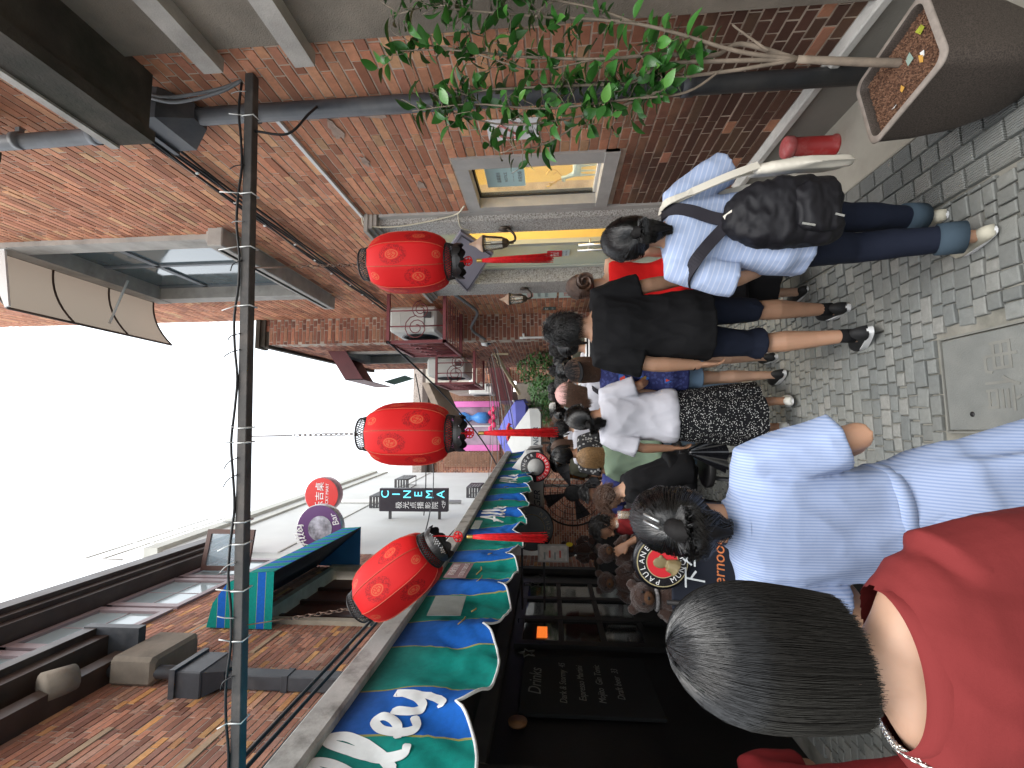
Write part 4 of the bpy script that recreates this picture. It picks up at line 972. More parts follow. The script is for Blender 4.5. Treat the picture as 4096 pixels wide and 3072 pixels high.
# ------------------------------------------------------------------ wall lamps
BRONZE = mat('bronze', (.075,.055,.04), .45, .3, 12, .2, metal=.5)
LGLASS = glass('lamp_glass', (.7,.68,.6), .15, .35)
def wall_lamp(p, lbl):
    t = empty('wall_lamp', p, 0, lbl, 'lamp', 'wall lamps either side of the shop door')
    q = MB(); q.lathe([(.008,.2),(.014,.175),(.02,.165),(.035,.135),(.075,.09),(.08,.075)], 6, (0,0,0), None, 0, False); obj('roof', q, mat('copper_pink', (.42,.28,.2), .5, .2, 9, .2), t)
    q = MB(); q.lathe([(.082,.075),(.082,.062),(.066,.058)], 6, smooth=False); obj('rim', q, BRONZE, t); q = MB(); q.lathe([(.05,-.115),(.052,-.10),(.04,-.14),(.014,-.16),(.012,-.2)], 6, smooth=False); obj('finial', q, BRONZE, t)
    q = MB(); q.lathe([(.066,.06),(.05,-.1)], 6, smooth=False, caps=(False, False)); obj('glass', q, LGLASS, t)
    for k in range(6):
        a = k*PI/3; q = MB(); q.tube([(.067*math.cos(a),.067*math.sin(a),.06), (.051*math.cos(a),.051*math.sin(a),-.1)], .006, 5); obj('bar', q, BRONZE, t)
    q = MB(); q.tube([(0,0,-.1),(0,0,.0)], .018, 8); obj('bulb', q, mat('bulb', (.8,.78,.7), .3, .05, 3, 0), t)
    q = MB(); q.tube(spline([(0,0,-.16),(.02,0,-.21),(.08,0,-.2),(.14,0,-.13)], 5), .011, 8); q.lathe([(.05,0),(.06,.012)], 12, (.135,0,-.12), RY(-PI/2)); obj('arm', q, BRONZE, t)
wall_lamp((WX-.21, 3.95, 2.24), 'bronze wall lantern on the near granite door jamb')
wall_lamp((WX-.21, 5.72, 2.16), 'bronze wall lantern on the far granite door jamb')

# ------------------------------------------------------------------ notices on the right walls
def notice(name, y, z, w_, h_, m, lbl, lines, X=WX, cat='notice'):
    t = empty(name, (X-.004, y, z), 0, lbl, cat)
    q = MB(); q.box2((-.006,-w_/2,-h_/2), (0,w_/2,h_/2)); obj('sheet', q, m, t)
    for s, sz, dz, mm in lines: text('lettering', s, sz, mm, t, (-.0068, 0, dz), (0,-1,0), depth=.0004)
    return t
PGRN = mat('paper_green', (.62,.72,.66), .7, .05, 3, 0); INKR = mat('ink_red', (.55,.10,.07), .7, .05, 3, 0); INKG = mat('ink_grey', (.25,.28,.28), .7, .05, 3, 0)
RED = mat('sticker_red', (.60,.02,.03), .5, .05, 3, 0)
notice('notice_board', 6.25, 1.86, .34, .48, PGRN, 'upper pale green notice on the brick beside the far lamp', (('诚信', .10, .12, INKR), ('文明经营', .05, .0, INKG), ('服务规范', .05, -.1, INKG)))
notice('notice_board', 6.25, 1.38, .34, .42, PGRN, 'lower pale green notice partly behind a head on the brick', (('文明', .09, .10, INKR), ('游览须知', .05, -.02, INKG)))
notice('push_sticker', 6.22, 1.30, .16, .16, RED, 'red push sticker on the lower green notice', (('推', .11, 0, WHT),), WX-.012, 'sticker')
notice('exit_sign', 7.0, 1.72, .17, .20, mat('exit_green', (.05,.10,.09), .5), 'small dark green exit sign on the brick corner', (('出口', .06, .04, WHT), ('<->', .06, -.05, WHT)), WX, 'sign')
t = notice('warning_strip', 7.29, 1.40, .01, .14, WHT, 'white warning strip with red characters on the stepped brick face', ()) if False else None
t = empty('warning_strip', (1.66, 7.285, 1.42), 0, 'white warning strip with red characters on the stepped brick face', 'sign')
q = MB(); q.box2((-.19,-.006,-.06), (.19,0,.06)); obj('sheet', q, WHT, t); text('lettering', '禁止吸烟 注意安全', .05, INKR, t, (.02,-.0075,0), (1,0,0), depth=.0004)
t = empty('white_pipe', (0,0,0), 0, 'thin white plastic pipe running down the stepped brick corner', 'pipe')
q = MB(); q.tube(spline([(FX+.02, 7.26, .2), (FX+.02, 7.26, 2.05), (FX+.02, 7.26, 2.12), (FX+.09, 7.26, 2.14)], 4), .018, 8); obj('pipe', q, WHITEP, t)
t = notice('pull_sticker', 5.05, 1.62, .17, .25, mat('paper_blue', (.6,.7,.72), .6, .04, 3, 0), 'red and white pull sticker on the glass shop door', (('WELCOME', .03, -.09, INKG),), WX+.115, 'sticker')
q = MB(); q.box2((-.012,-.085,-.04), (-.0065,.085,.125)); obj('red_field', q, RED, t); text('lettering', '拉', .12, WHT, t, (-.0135,0,.04), (0,-1,0), depth=.0004)
t = empty('no_entry_poster', (WX-.004, 2.70, 1.95), 0, 'white poster with red prohibition circle half hidden behind the tree leaves', 'poster')
q = MB(); q.box2((-.005,-.1,-.16), (0,.1,.16)); obj('sheet', q, WHT, t)
PKR = mat('faded_red', (.62,.25,.22), .7, .05, 3, 0)
q = MB(); q.tube([(-.007,.075*math.cos(a*PI/12),.02+.075*math.sin(a*PI/12)) for a in range(25)], .009, 5); q.tube([(-.007,-.05,.07),(-.007,.05,-.03)], .008, 5); obj('circle', q, PKR, t)
text('lettering', '禁止', .05, DKPAINT, t, (-.0065,0,-.11), (0,-1,0), depth=.0004)
# window display: notice sheet, two deer
t = empty('window_notice', (WX+.075, 3.38, 2.06), rad(2), 'pale blue printed sheet stuck inside the display window', 'notice')
q = MB(); q.box2((0,-.13,-.15), (.004,.13,.15)); obj('sheet', q, mat('paper_aqua', (.55,.75,.75), .6, .04, 3, 0), t)
for k, s in enumerate(('温馨提示', 'NOTICE', '— — —', '欢迎光临')): text('lettering', s, .035, INKG, t, (-.001,0,.05-k*.055), (0,-1,0), depth=.0004)
DEERM = mat('deer_blue', (.55,.68,.70), .35, .08, 8, .05); GOLD = mat('gold', (.55,.36,.10), .3, .1, 8, .05, metal=.7)
def deer(p, rz, lbl):
    t = empty('deer_figurine', p, rz, lbl, 'figurine', 'deer figurines in the window'); q = MB()
    q.tube([(-.07,0,.15),(-.03,0,.16),(.04,0,.16),(.07,0,.17)], [.02,.036,.034,.02], 10); q.tube([(.055,0,.17),(.09,0,.235),(.10,0,.26)], [.024,.016,.014], 8); q.tube([(.085,0,.265),(.12,0,.262),(.145,0,.25)], [.018,.018,.009], 8)
    for x in (-.05,.05):
        for y in (-.02,.02): q.tube([(x,y,.15),(x*1.05,y,.08),(x*1.1,y,.01)], [.014,.009,.008], 6)
    obj('body', fuse(q, .006, 2), DEERM, t)
    for s in (-1, 1):
        q = MB(); q.tube(spline([(.095,s*.012,.275),(.07,s*.05,.32),(.09,s*.075,.37),(.12,s*.06,.40)], 4), .004, 5); q.tube([(.075,s*.045,.31),(.11,s*.05,.34)], .0035, 5); q.tube([(.082,s*.068,.35),(.055,s*.08,.38)], .0035, 5); obj('antler', q, GOLD, t)
deer((WX+.17, 3.17, 1.345), rad(70), 'pale blue deer figurine with gold antlers at the near end of the window')
deer((WX+.17, 3.47, 1.345), rad(100), 'pale blue deer figurine with gold antlers at the far end of the window')
t = empty('diamond_board', (0,0,0), 0, 'grey mauve diamond-shaped board hung above the shop door', 'board')
pts = [onx(995, 500, WX-.09), onx(1066, 548, WX-.09), onx(1010, 632, WX-.09), onx(950, 570, WX-.09)]
q = MB(); q.poly(pts, (1,0,0), .03); obj('panel', q, mat('mauve_panel', (.24,.22,.26), .5, .08, 3, .05), t)
cc = sum(pts, Vector())/4; q = MB(); q.tube([cc+(p-cc)*.9+Vector((-.004,0,0)) for p in pts+[pts[0]]], .006, 4); obj('inlay', q, mat('mauve_dark', (.1,.09,.11), .5), t)

# ------------------------------------------------------------------ cross beam with ties
BY = 2.14
def beamz(x): return 3.28+(x-1.87)*(3.28-3.17)/(1.87+1.49)
t = empty('cross_beam', (0,0,0), 0, 'weathered dark steel beam spanning the alley above the lanterns', 'beam')
BEAMM = mat('beam_steel', (.06,.055,.052), .7, .3, 9, .5, 40, dirt=(.16,.13,.11), dscale=6, damt=.6)
bx0, bx1 = LX+.02, WX-.01; ang = math.atan2(beamz(bx1)-beamz(bx0), bx1-bx0)
q = MB(); q.rbox(((bx0+bx1)/2, BY, (beamz(bx0)+beamz(bx1))/2), (bx1-bx0, .05, .046), .003, RY(-ang)); obj('bar', q, BEAMM, t)
TIE = mat('zip_tie', (.72,.72,.7), .5, .05)
rs = random.Random(9)
for x in (1.62,.92,.62,.02,-.42,-.52,-.73,-.95,-1.3,1.2,-.05):
    z = beamz(x); q = MB(); w_ = .031
    q.tube([(x,BY-w_,z-w_),(x+.004,BY+w_,z-w_),(x,BY+w_,z+w_),(x-.003,BY-w_,z+w_),(x,BY-w_,z-w_)], .0035, 4); q.tube([(x,BY-w_,z+w_), (x+rs.uniform(-.03,.03), BY-.05, z+rs.uniform(.06,.13))], .003, 4); obj('zip_tie', q, TIE, t)
for x in (1.75,1.35,1.05,.48,.40,-.12,-.2,-.6,-.85,-1.1,.85):
    z = beamz(x); a = rs.uniform(-.06,.06); q = MB(); q.tube(spline([(x,BY-.03,z+.01),(x+a*.4,BY-.04,z+.05),(x+a,BY-.04,z+rs.uniform(.06,.09))], 4), .0028, 5); obj('wire_end', q, WIRE if rs.random() < .3 else CABLE, t)
q = MB(); pts = [(lerp(1.8,-1.9,i/24), BY-.03, beamz(lerp(1.8,-1.9,i/24))+.035+.012*math.sin(i*1.7)) for i in range(25)]; q.tube(spline(pts, 3), .006, 6); obj('feed_cable', q, CABLE, t)
q = MB(); q.tube(spline([(1.8,BY+.02,3.9),(1.74,BY,3.7),(1.76,BY-.02,3.45),(1.82,BY-.02,3.32)], 6), .009, 6); q.tube(spline([(1.82,BY+.03,3.9),(1.77,BY,3.72),(1.78,BY-.02,3.45),(1.82,BY-.02,3.32)], 6), .009, 6); obj('feed_cable', q, PIPEGREY, t)
q = MB(); q.tube(spline([(1.55,BY,beamz(1.55)-.02),(1.56,BY+.05,3.1),(1.70,BY+.1,3.02),(1.78,BY+.15,3.0)], 6), .007, 6); obj('feed_cable', q, CABLE, t)

# ------------------------------------------------------------------ lanterns
def lantern_mat():
    t = NT('red_silk'); uvn = t.n('ShaderNodeUVMap'); u, v, _ = t.sep(uvn.outputs[0])
    base = t.mix(t.noise(5, 3), (.42,.006,.008), (.53,.010,.010))
    k = t.math('FLOOR', t.math('MULTIPLY', u, 8.0)); fu = t.math('SUBTRACT', t.math('FRACT', t.math('MULTIPLY', u, 8.0)), .5)
    par = t.math('MULTIPLY', t.math('MODULO', k, 2.0), .5)
    gold, dark = None, None
    vv = t.math('ADD', t.math('MULTIPLY', v, 2.4), par)
    fv = t.math('SUBTRACT', t.math('FRACT', vv), .5)
    r = t.math('SQRT', t.math('ADD', t.math('POWER', t.math('MULTIPLY', fu, .92), 2.0), t.math('POWER', t.math('MULTIPLY', fv, 1.35), 2.0)))
    odd = t.math('GREATER_THAN', t.math('MODULO', t.math('FLOOR', vv), 2.0), .5)
    inner = t.math('LESS_THAN', r, .19)
    ringg = t.math('MULTIPLY', t.math('GREATER_THAN', r, .15), inner)
    vo = t.n('ShaderNodeTexVoronoi', feature='DISTANCE_TO_EDGE'); vo.inputs['Scale'].default_value = 60; t.l(t.tc.outputs['Object'], vo.inputs['Vector'])
    gl = t.math('LESS_THAN', vo.outputs['Distance'], .08)
    gfill = t.math('MULTIPLY', t.math('LESS_THAN', r, .13), t.math('SUBTRACT', 1.0, gl))
    gold = t.math('MAXIMUM', ringg, gfill)
    n = t.noise(95, 2, .5, None, 2.0)
    dk = t.math('MULTIPLY', t.math('MULTIPLY', t.math('GREATER_THAN', r, .22), t.math('LESS_THAN', r, .40)), t.math('GREATER_THAN', n, .5)); dk = t.math('MULTIPLY', dk, odd)
    c = t.mix(t.math('MULTIPLY', dk, .6), base, (.12,.004,.006)); c = t.mix(t.math('MULTIPLY', gold, .32), c, (.50,.22,.09))
    seam = t.math('GREATER_THAN', t.math('ABSOLUTE', fu), .475); c = t.mix(t.math('MULTIPLY', seam, .6), c, (.42,.05,.02))
    t.col(c).rough(.62); t.b.inputs['Specular IOR Level'].default_value = .2; t.bump(t.noise(260, 2), .12, .001)
    return t.mat
SILK = lantern_mat(); LBLK = mat('lantern_black', (.012,.010,.010), .4, .2, 20, .1); TASR = mat('tassel_red', (.62,.008,.012), .55, .25, 60, .2)
def lantern(p, tilt, lbl, yaw_, top, tassel_to=None):
    t = empty('red_lantern', p, 0, lbl, 'lantern', 'red silk lanterns hung from the beam')
    R = RY(tilt) @ RZ(yaw_)
    prof = [(.086,.186),(.100,.180),(.116,.160),(.130,.128),(.139,.09),(.142,.05),(.143,0),(.142,-.05),(.139,-.09),(.130,-.128),(.116,-.160),(.100,-.180),(.086,-.186)]
    vs, fs, uv = [], [], []; NA = 64
    for j, (r, z) in enumerate(prof):
        for k in range(NA+1):
            a = 2*PI*k/NA; f = (a*8/(2*PI)) % 1-.5; rr = r*(.985+.03*(math.cos(PI/8)/math.cos(f*PI/4)-math.cos(PI/8))/.076*.5-.0) if True else r
            rr = r*lerp(1, math.cos(PI/8)/math.cos(f*PI/4)/.962, .8)
            vs.append(R @ Vector((rr*math.cos(a), rr*math.sin(a), z))); uv.append((k/NA, j/(len(prof)-1)))
    for j in range(len(prof)-1):
        for k in range(NA): a = j*(NA+1)+k; fs.append((a, a+1, a+NA+2, a+NA+1))
    obj('body', uvmesh(vs, fs, uv, 'body'), SILK, t)
    q = MB()
    for k in range(8):
        a = 2*PI*k/8; q.tube([R @ Vector(((r+.001)*.995*math.cos(a)/.97, (r+.001)*.995*math.sin(a)/.97, z)) for r, z in prof], .0022, 5)
    tag(obj('seam', q, mat('seam_braid', (.38,.045,.02), .6, .3, 120, .2), t), kind='stuff')
    for nm, zA, zB, rA, rB in (('top_lattice', .186, .232, .086, .074), ('bottom_lattice', -.186, -.226, .088, .080)):
        q = MB(); n = 22
        for d in (0, 1, .5, 1.5):
            for k in range(n):
                a0, a1 = 2*PI*(k+d)/n, 2*PI*(k+d+(1 if d in (0, .5) else -1))/n
                q.tube([R @ Vector((rA*math.cos(a0), rA*math.sin(a0), zA)), R @ Vector(((rA+rB)/2*math.cos((a0+a1)/2), (rA+rB)/2*math.sin((a0+a1)/2), (zA+zB)/2)), R @ Vector((rB*math.cos(a1), rB*math.sin(a1), zB))], .0018, 4)
        for r, z in ((rA, zA), (rB, zB)): q.tube([R @ Vector((r*math.cos(k*PI/16), r*math.sin(k*PI/16), z)) for k in range(33)], .0038, 6)
        tag(obj(nm, q, LBLK, t), kind='stuff')
    q = MB(); n = 40; rings = [[], [], []]
    for k in range(n):
        a = 2*PI*k/n; e = .012*abs(math.sin(k*PI/4))
        rings[0].append(R @ Vector((.084*math.cos(a), .084*math.sin(a), -.226))); rings[1].append(R @ Vector((.086*math.cos(a), .086*math.sin(a), -.240))); rings[2].append(R @ Vector((.085*math.cos(a), .085*math.sin(a), -.248-e*1.3)))
    q.rings(rings, False, False); obj('fringe_band', q, LBLK, t)
    # hanging chain
    a = R @ Vector((0,0,.232)); b = Vector(top)-Vector(p); q = MB(); L = (b-a).length; n = max(6, int(L/.026)); dirv = (b-a).normalized(); side = dirv.orthogonal().normalized(); s2 = dirv.cross(side)
    nl = int(n*.62)
    for k in range(nl):
        c = a.lerp(b, (k+.5)/n)-Vector((0,0,.012*math.sin(PI*(k+.5)/n))); l = side if k % 2 else s2
        q.tube([c+dirv*(.017*math.sin(i*PI/5))+l*(.0075*math.cos(i*PI/5)) for i in range(11)], .0022, 5)
    q.tube([a.lerp(b, nl/n), b], .002, 5); q.tube([a.lerp(b, nl/n)+s2*.006, b+s2*.003], .0018, 5)
    tag(obj('chain', q, mat('rusty_chain', (.10,.055,.035), .6, .4, 30, .2), t), kind='stuff')
    q = MB()
    for k in range(3): q.tube([R @ Vector((.074*math.cos(k*2.1), .074*math.sin(k*2.1), .232)), R @ Vector((0,0,.26))], .002, 4)
    tag(obj('hanger', q, LBLK, t), kind='stuff')
    # tassel hangs straight down from the bottom centre
    s = R @ Vector((.0,0,-.20)) if tassel_to is None else R @ Vector((.05,0,-.22))
    e = Vector((s.x, s.y, s.z)) if tassel_to is None else Vector(tassel_to)-Vector(p)
    q = MB(); q.tube(spline([R @ Vector((0,0,-.16)), s, e+Vector((0,0,-.06)), e+Vector((0,0,-.105))], 5), .0035, 6); ts = obj('cord', q, TASR, t)
    kc = e+Vector((0,0,-.085)); q = MB()
    for k in range(6):
        a = k*PI/3; q.tube(spline([kc, kc+Vector((.022*math.cos(a), .003, .02*math.sin(a))), kc+Vector((.022*math.cos(a+.9), -.003, .02*math.sin(a+.9))), kc], 4), .003, 5)
    q.ell(kc, (.012,.008,.012), 8, 6); tag(obj('knot', q, TASR, t), kind='stuff')
    q = MB(); q.lathe([(.0085,0),(.009,.004),(.009,.024),(.0085,.028)], 14, e+Vector((0,0,-.155))); obj('gold_band', q, GOLD, t)
    q = MB(); rr_ = random.Random(3)
    for k in range(60):
        a = rr_.random()*2*PI; r = .011*math.sqrt(rr_.random()); l = rr_.uniform(.29,.345); f = rr_.uniform(1.0,1.35)
        b0 = e+Vector((r*.7*math.cos(a), r*.7*math.sin(a), -.155)); q.tube([b0, b0+Vector((r*.5*math.cos(a), r*.5*math.sin(a), -.06)), b0+Vector((r*f*math.cos(a)+.002*math.sin(k), r*f*math.sin(a), -l))], .0016, 4)
    q.tube([e+Vector((0,0,-.155)), e+Vector((0,0,-.2)), e+Vector((0,0,-.42))], [.009,.011,.0105], 12)
    tag(obj('tassel', q, TASR, t), kind='stuff')
    return t
lantern((.815, BY, 2.415), 0, 'upright red silk lantern hanging in front of the shop door', .35, (.82, BY, beamz(.82)-.03))
lantern((-.012, BY, 2.405), 0, 'upright red silk lantern hanging in mid alley against the sky', .1, (-.02, BY, beamz(-.02)-.03))
lantern((-.665, BY+.02, 2.455), rad(-38), 'tilted red silk lantern leaning on the awning bar', .5, (-.89, BY, beamz(-.89)-.03), (-.485, BY+.02, 2.26))

# ------------------------------------------------------------------ overhead cables
def cable(lbl, a, b, sag, r=.008, m=None, g='overhead cables'):
    q = MB(); q.tube(catenary(a, b, sag, 20), r, 6); tag(obj('cable', q, m or CABLE), lbl, 'cable', g)
for k, nm in enumerate(('lowest', 'second', 'third', 'topmost')):
    cable(nm+' of the four thick black cables running along the left wall above the awning', (-1.86-.02*(k % 2), .3, 3.30+.085*k), (-1.80, 12, 3.28+.085*k), .03, .014)
cable('thick cable dropping from the near cage across to the pink window', (1.2, 6.0, 3.9), (-1.2, 12, 3.0), .25, .014)
cable('thin cable crossing the alley high between the first two lanterns', (1.2, 9.5, 4.55), (-1.9, 10.5, 4.6), .12, .012)
cable('slanting cable from the high line down to the awning', (-.6, 10, 4.3), (-1.7, 6.6, 3.6), .1, .01)
rs = random.Random(5)
NAMES = ('lowest','second lowest','third lowest','fourth lowest','middle','fifth highest','fourth highest','third highest','second highest','highest')
for k, nm in enumerate(NAMES):
    cable(nm+' of the bundle of thin wires strung across the far alley', (1.4, 7.6+k*.25, 2.62+k*.055), (-1.8, 12.5+rs.random()*2, 2.75+k*.09), .08+rs.random()*.12, .005+.003*(k % 2), CABLE if k % 3 else WIRE)
q = MB(); q.tube(spline([(1.85,5.9,3.05),(1.75,6.2,2.85),(1.72,6.6,2.78),(1.6,7.1,2.95),(1.45,7.25,2.75)], 6), .022, 7); tag(obj('cable', q, PIPEGREY), 'thick grey conduit looping under the near cage', 'conduit')
q = MB()
for k in range(9):
    a = rs.random(); q.tube(spline([(-1.8+.1*a, 9+k*.3, 3.2), (-1.6, 9.1+k*.3, 2.9+.3*a), (-1.75, 9.3+k*.3, 2.75), (-1.85, 9.2+k*.3, 3.1)], 5), .012, 5)
tag(obj('cable_tangle', q, CABLE), 'tangle of black cable coils above the far awning end', 'cable tangle', kind='stuff')
# ================================================================== people
def skinmat(name, c):
    t = NT(name); n = t.noise(9, 4); t.col(t.mix(t.rng(n, .3, .7, 0, 1), scl(c, .9), scl(c, 1.08))).rough(.52)
    t.b.inputs['Subsurface Weight'].default_value = .12; t.b.inputs['Subsurface Radius'].default_value = (.8,.3,.15); t.b.inputs['Subsurface Scale'].default_value = .01
    t.b.inputs['Specular IOR Level'].default_value = .35; t.bump(t.noise(120, 3), .08, .002); MT[name] = t.mat; return t.mat
SKIN_L = skinmat('skin_light', (.48,.295,.205)); SKIN_M = skinmat('skin_medium', (.40,.225,.143)); SKIN_T = skinmat('skin_tan', (.36,.19,.115))
def cloth(name, c, c2=None, stripe=None, axis=0, period=.006, duty=.5, var=.08, rough=.85, weave=700, dots=None, spec=.2):
    t = NT(name); base = t.mix(t.noise(6, 4), scl(c, 1-var), scl(c, 1+var)); x = t.sep(t.tc.outputs['Object'])
    if stripe:
        f = t.math('FRACT', t.math('DIVIDE', x[axis] if not isinstance(axis, tuple) else t.math('ADD', t.math('MULTIPLY', x[0], axis[0]), t.math('ADD', t.math('MULTIPLY', x[1], axis[1]), t.math('MULTIPLY', x[2], axis[2]))), period))
        base = t.mix(t.math('LESS_THAN', f, duty), base, c2)
    if dots:
        vo = t.n('ShaderNodeTexVoronoi'); vo.inputs['Scale'].default_value = dots[0]; t.l(t.tc.outputs['Object'], vo.inputs['Vector']); base = t.mix(t.math('LESS_THAN', vo.outputs['Distance'], dots[1]), base, c2)
    t.col(base).rough(rough); t.b.inputs['Specular IOR Level'].default_value = spec
    b = t.bump(t.noise(28, 4, .6), .22, .006); t.bump(t.noise(weave, 2), .15, .001, b); MT[name] = t.mat; return t.mat
def hairmat(name, c, rough=.28):
    t = NT(name); n = t.noise(60, 3); t.col(t.mix(t.rng(n, .3, .7, 0, 1), scl(c, .7), scl(c, 1.3))).rough(rough); t.b.inputs['Specular IOR Level'].default_value = .9; MT[name] = t.mat; return t.mat
HCAP = {}
HBLACK = hairmat('hair_black', (.004,.0035,.0035), .22); HDARK = hairmat('hair_dark_brown', (.028,.018,.014)); HBROWN = hairmat('hair_brown', (.085,.042,.024), .42); HGOLD = hairmat('hair_blond', (.26,.15,.06), .45); HGREY = hairmat('hair_greying', (.05,.048,.047), .5)
for _k, _c in ((HBLACK,(.008,.007,.007)),(HDARK,(.016,.011,.009)),(HBROWN,(.045,.022,.013)),(HGOLD,(.14,.08,.03)),(HGREY,(.03,.029,.028))): HCAP[_k.name] = mat(_k.name+'_mass', _c, .75, .2, 30, .3, 90, spec=.2)
FEM = [(.84,.158,.110,-.012),(.90,.172,.122,-.018),(.96,.166,.112,-.010),(1.03,.143,.098,0),(1.09,.134,.092,.002),(1.17,.141,.100,.004),(1.25,.154,.108,.006),(1.32,.164,.104,.0),(1.37,.168,.088,-.008),(1.40,.150,.074,-.012),(1.425,.105,.062,-.014),(1.45,.06,.054,-.012)]
MAL = [(.84,.160,.112,-.008),(.90,.168,.120,-.012),(.97,.162,.112,-.005),(1.05,.155,.105,.0),(1.12,.160,.108,.002),(1.20,.172,.115,.002),(1.28,.186,.118,.0),(1.34,.196,.108,-.005),(1.385,.196,.092,-.012),(1.415,.165,.076,-.014),(1.44,.115,.066,-.014),(1.465,.066,.058,-.012)]
def sring(c, rx, ry, n, p=2.3, ax=(1,0,0), ay=(0,1,0)):
    c, ax, ay = Vector(c), Vector(ax), Vector(ay); out = []
    for k in range(n):
        a = 2*PI*k/n; ca, sa = math.cos(a), math.sin(a)
        out.append(c+ax*(rx*math.copysign(abs(ca)**(2/p), ca))+ay*(ry*math.copysign(abs(sa)**(2/p), sa)))
    return out
def strands_mesh(P, r, name='strands'):
    P = np.asarray(P, 'f'); N, S, _ = P.shape; r = np.asarray(r, 'f')
    T = np.empty_like(P); T[:, 1:-1] = P[:, 2:]-P[:, :-2]; T[:, 0] = P[:, 1]-P[:, 0]; T[:, -1] = P[:, -1]-P[:, -2]
    T /= np.linalg.norm(T, axis=2, keepdims=True)+1e-9
    ref = np.array([.31,.87,.39], 'f'); A = np.cross(T, ref); A /= np.linalg.norm(A, axis=2, keepdims=True)+1e-9; B = np.cross(T, A)
    V = np.empty((N, S, 3, 3), 'f')
    for k in range(3):
        a = 2*PI*k/3; V[:, :, k] = P+(A*math.cos(a)+B*math.sin(a))*r[None, :, None]
    idx = np.arange(N*S*3).reshape(N, S, 3); q = []
    for k in range(3):
        k2 = (k+1) % 3; q.append(np.stack([idx[:, :-1, k], idx[:, :-1, k2], idx[:, 1:, k2], idx[:, 1:, k]], -1).reshape(-1, 4))
    F = np.concatenate(q); me = bpy.data.meshes.new(name); me.vertices.add(N*S*3); me.vertices.foreach_set('co', V.ravel())
    me.loops.add(len(F)*4); me.loops.foreach_set('vertex_index', F.ravel().astype('i')); me.polygons.add(len(F)); me.polygons.foreach_set('loop_start', np.arange(0, len(F)*4, 4, dtype='i'))
    me.polygons.foreach_set('use_smooth', np.ones(len(F), bool)); me.update(); return me
HA = np.array([.082,.100,.116])                  # scalp half-axes (1.70 m figure)
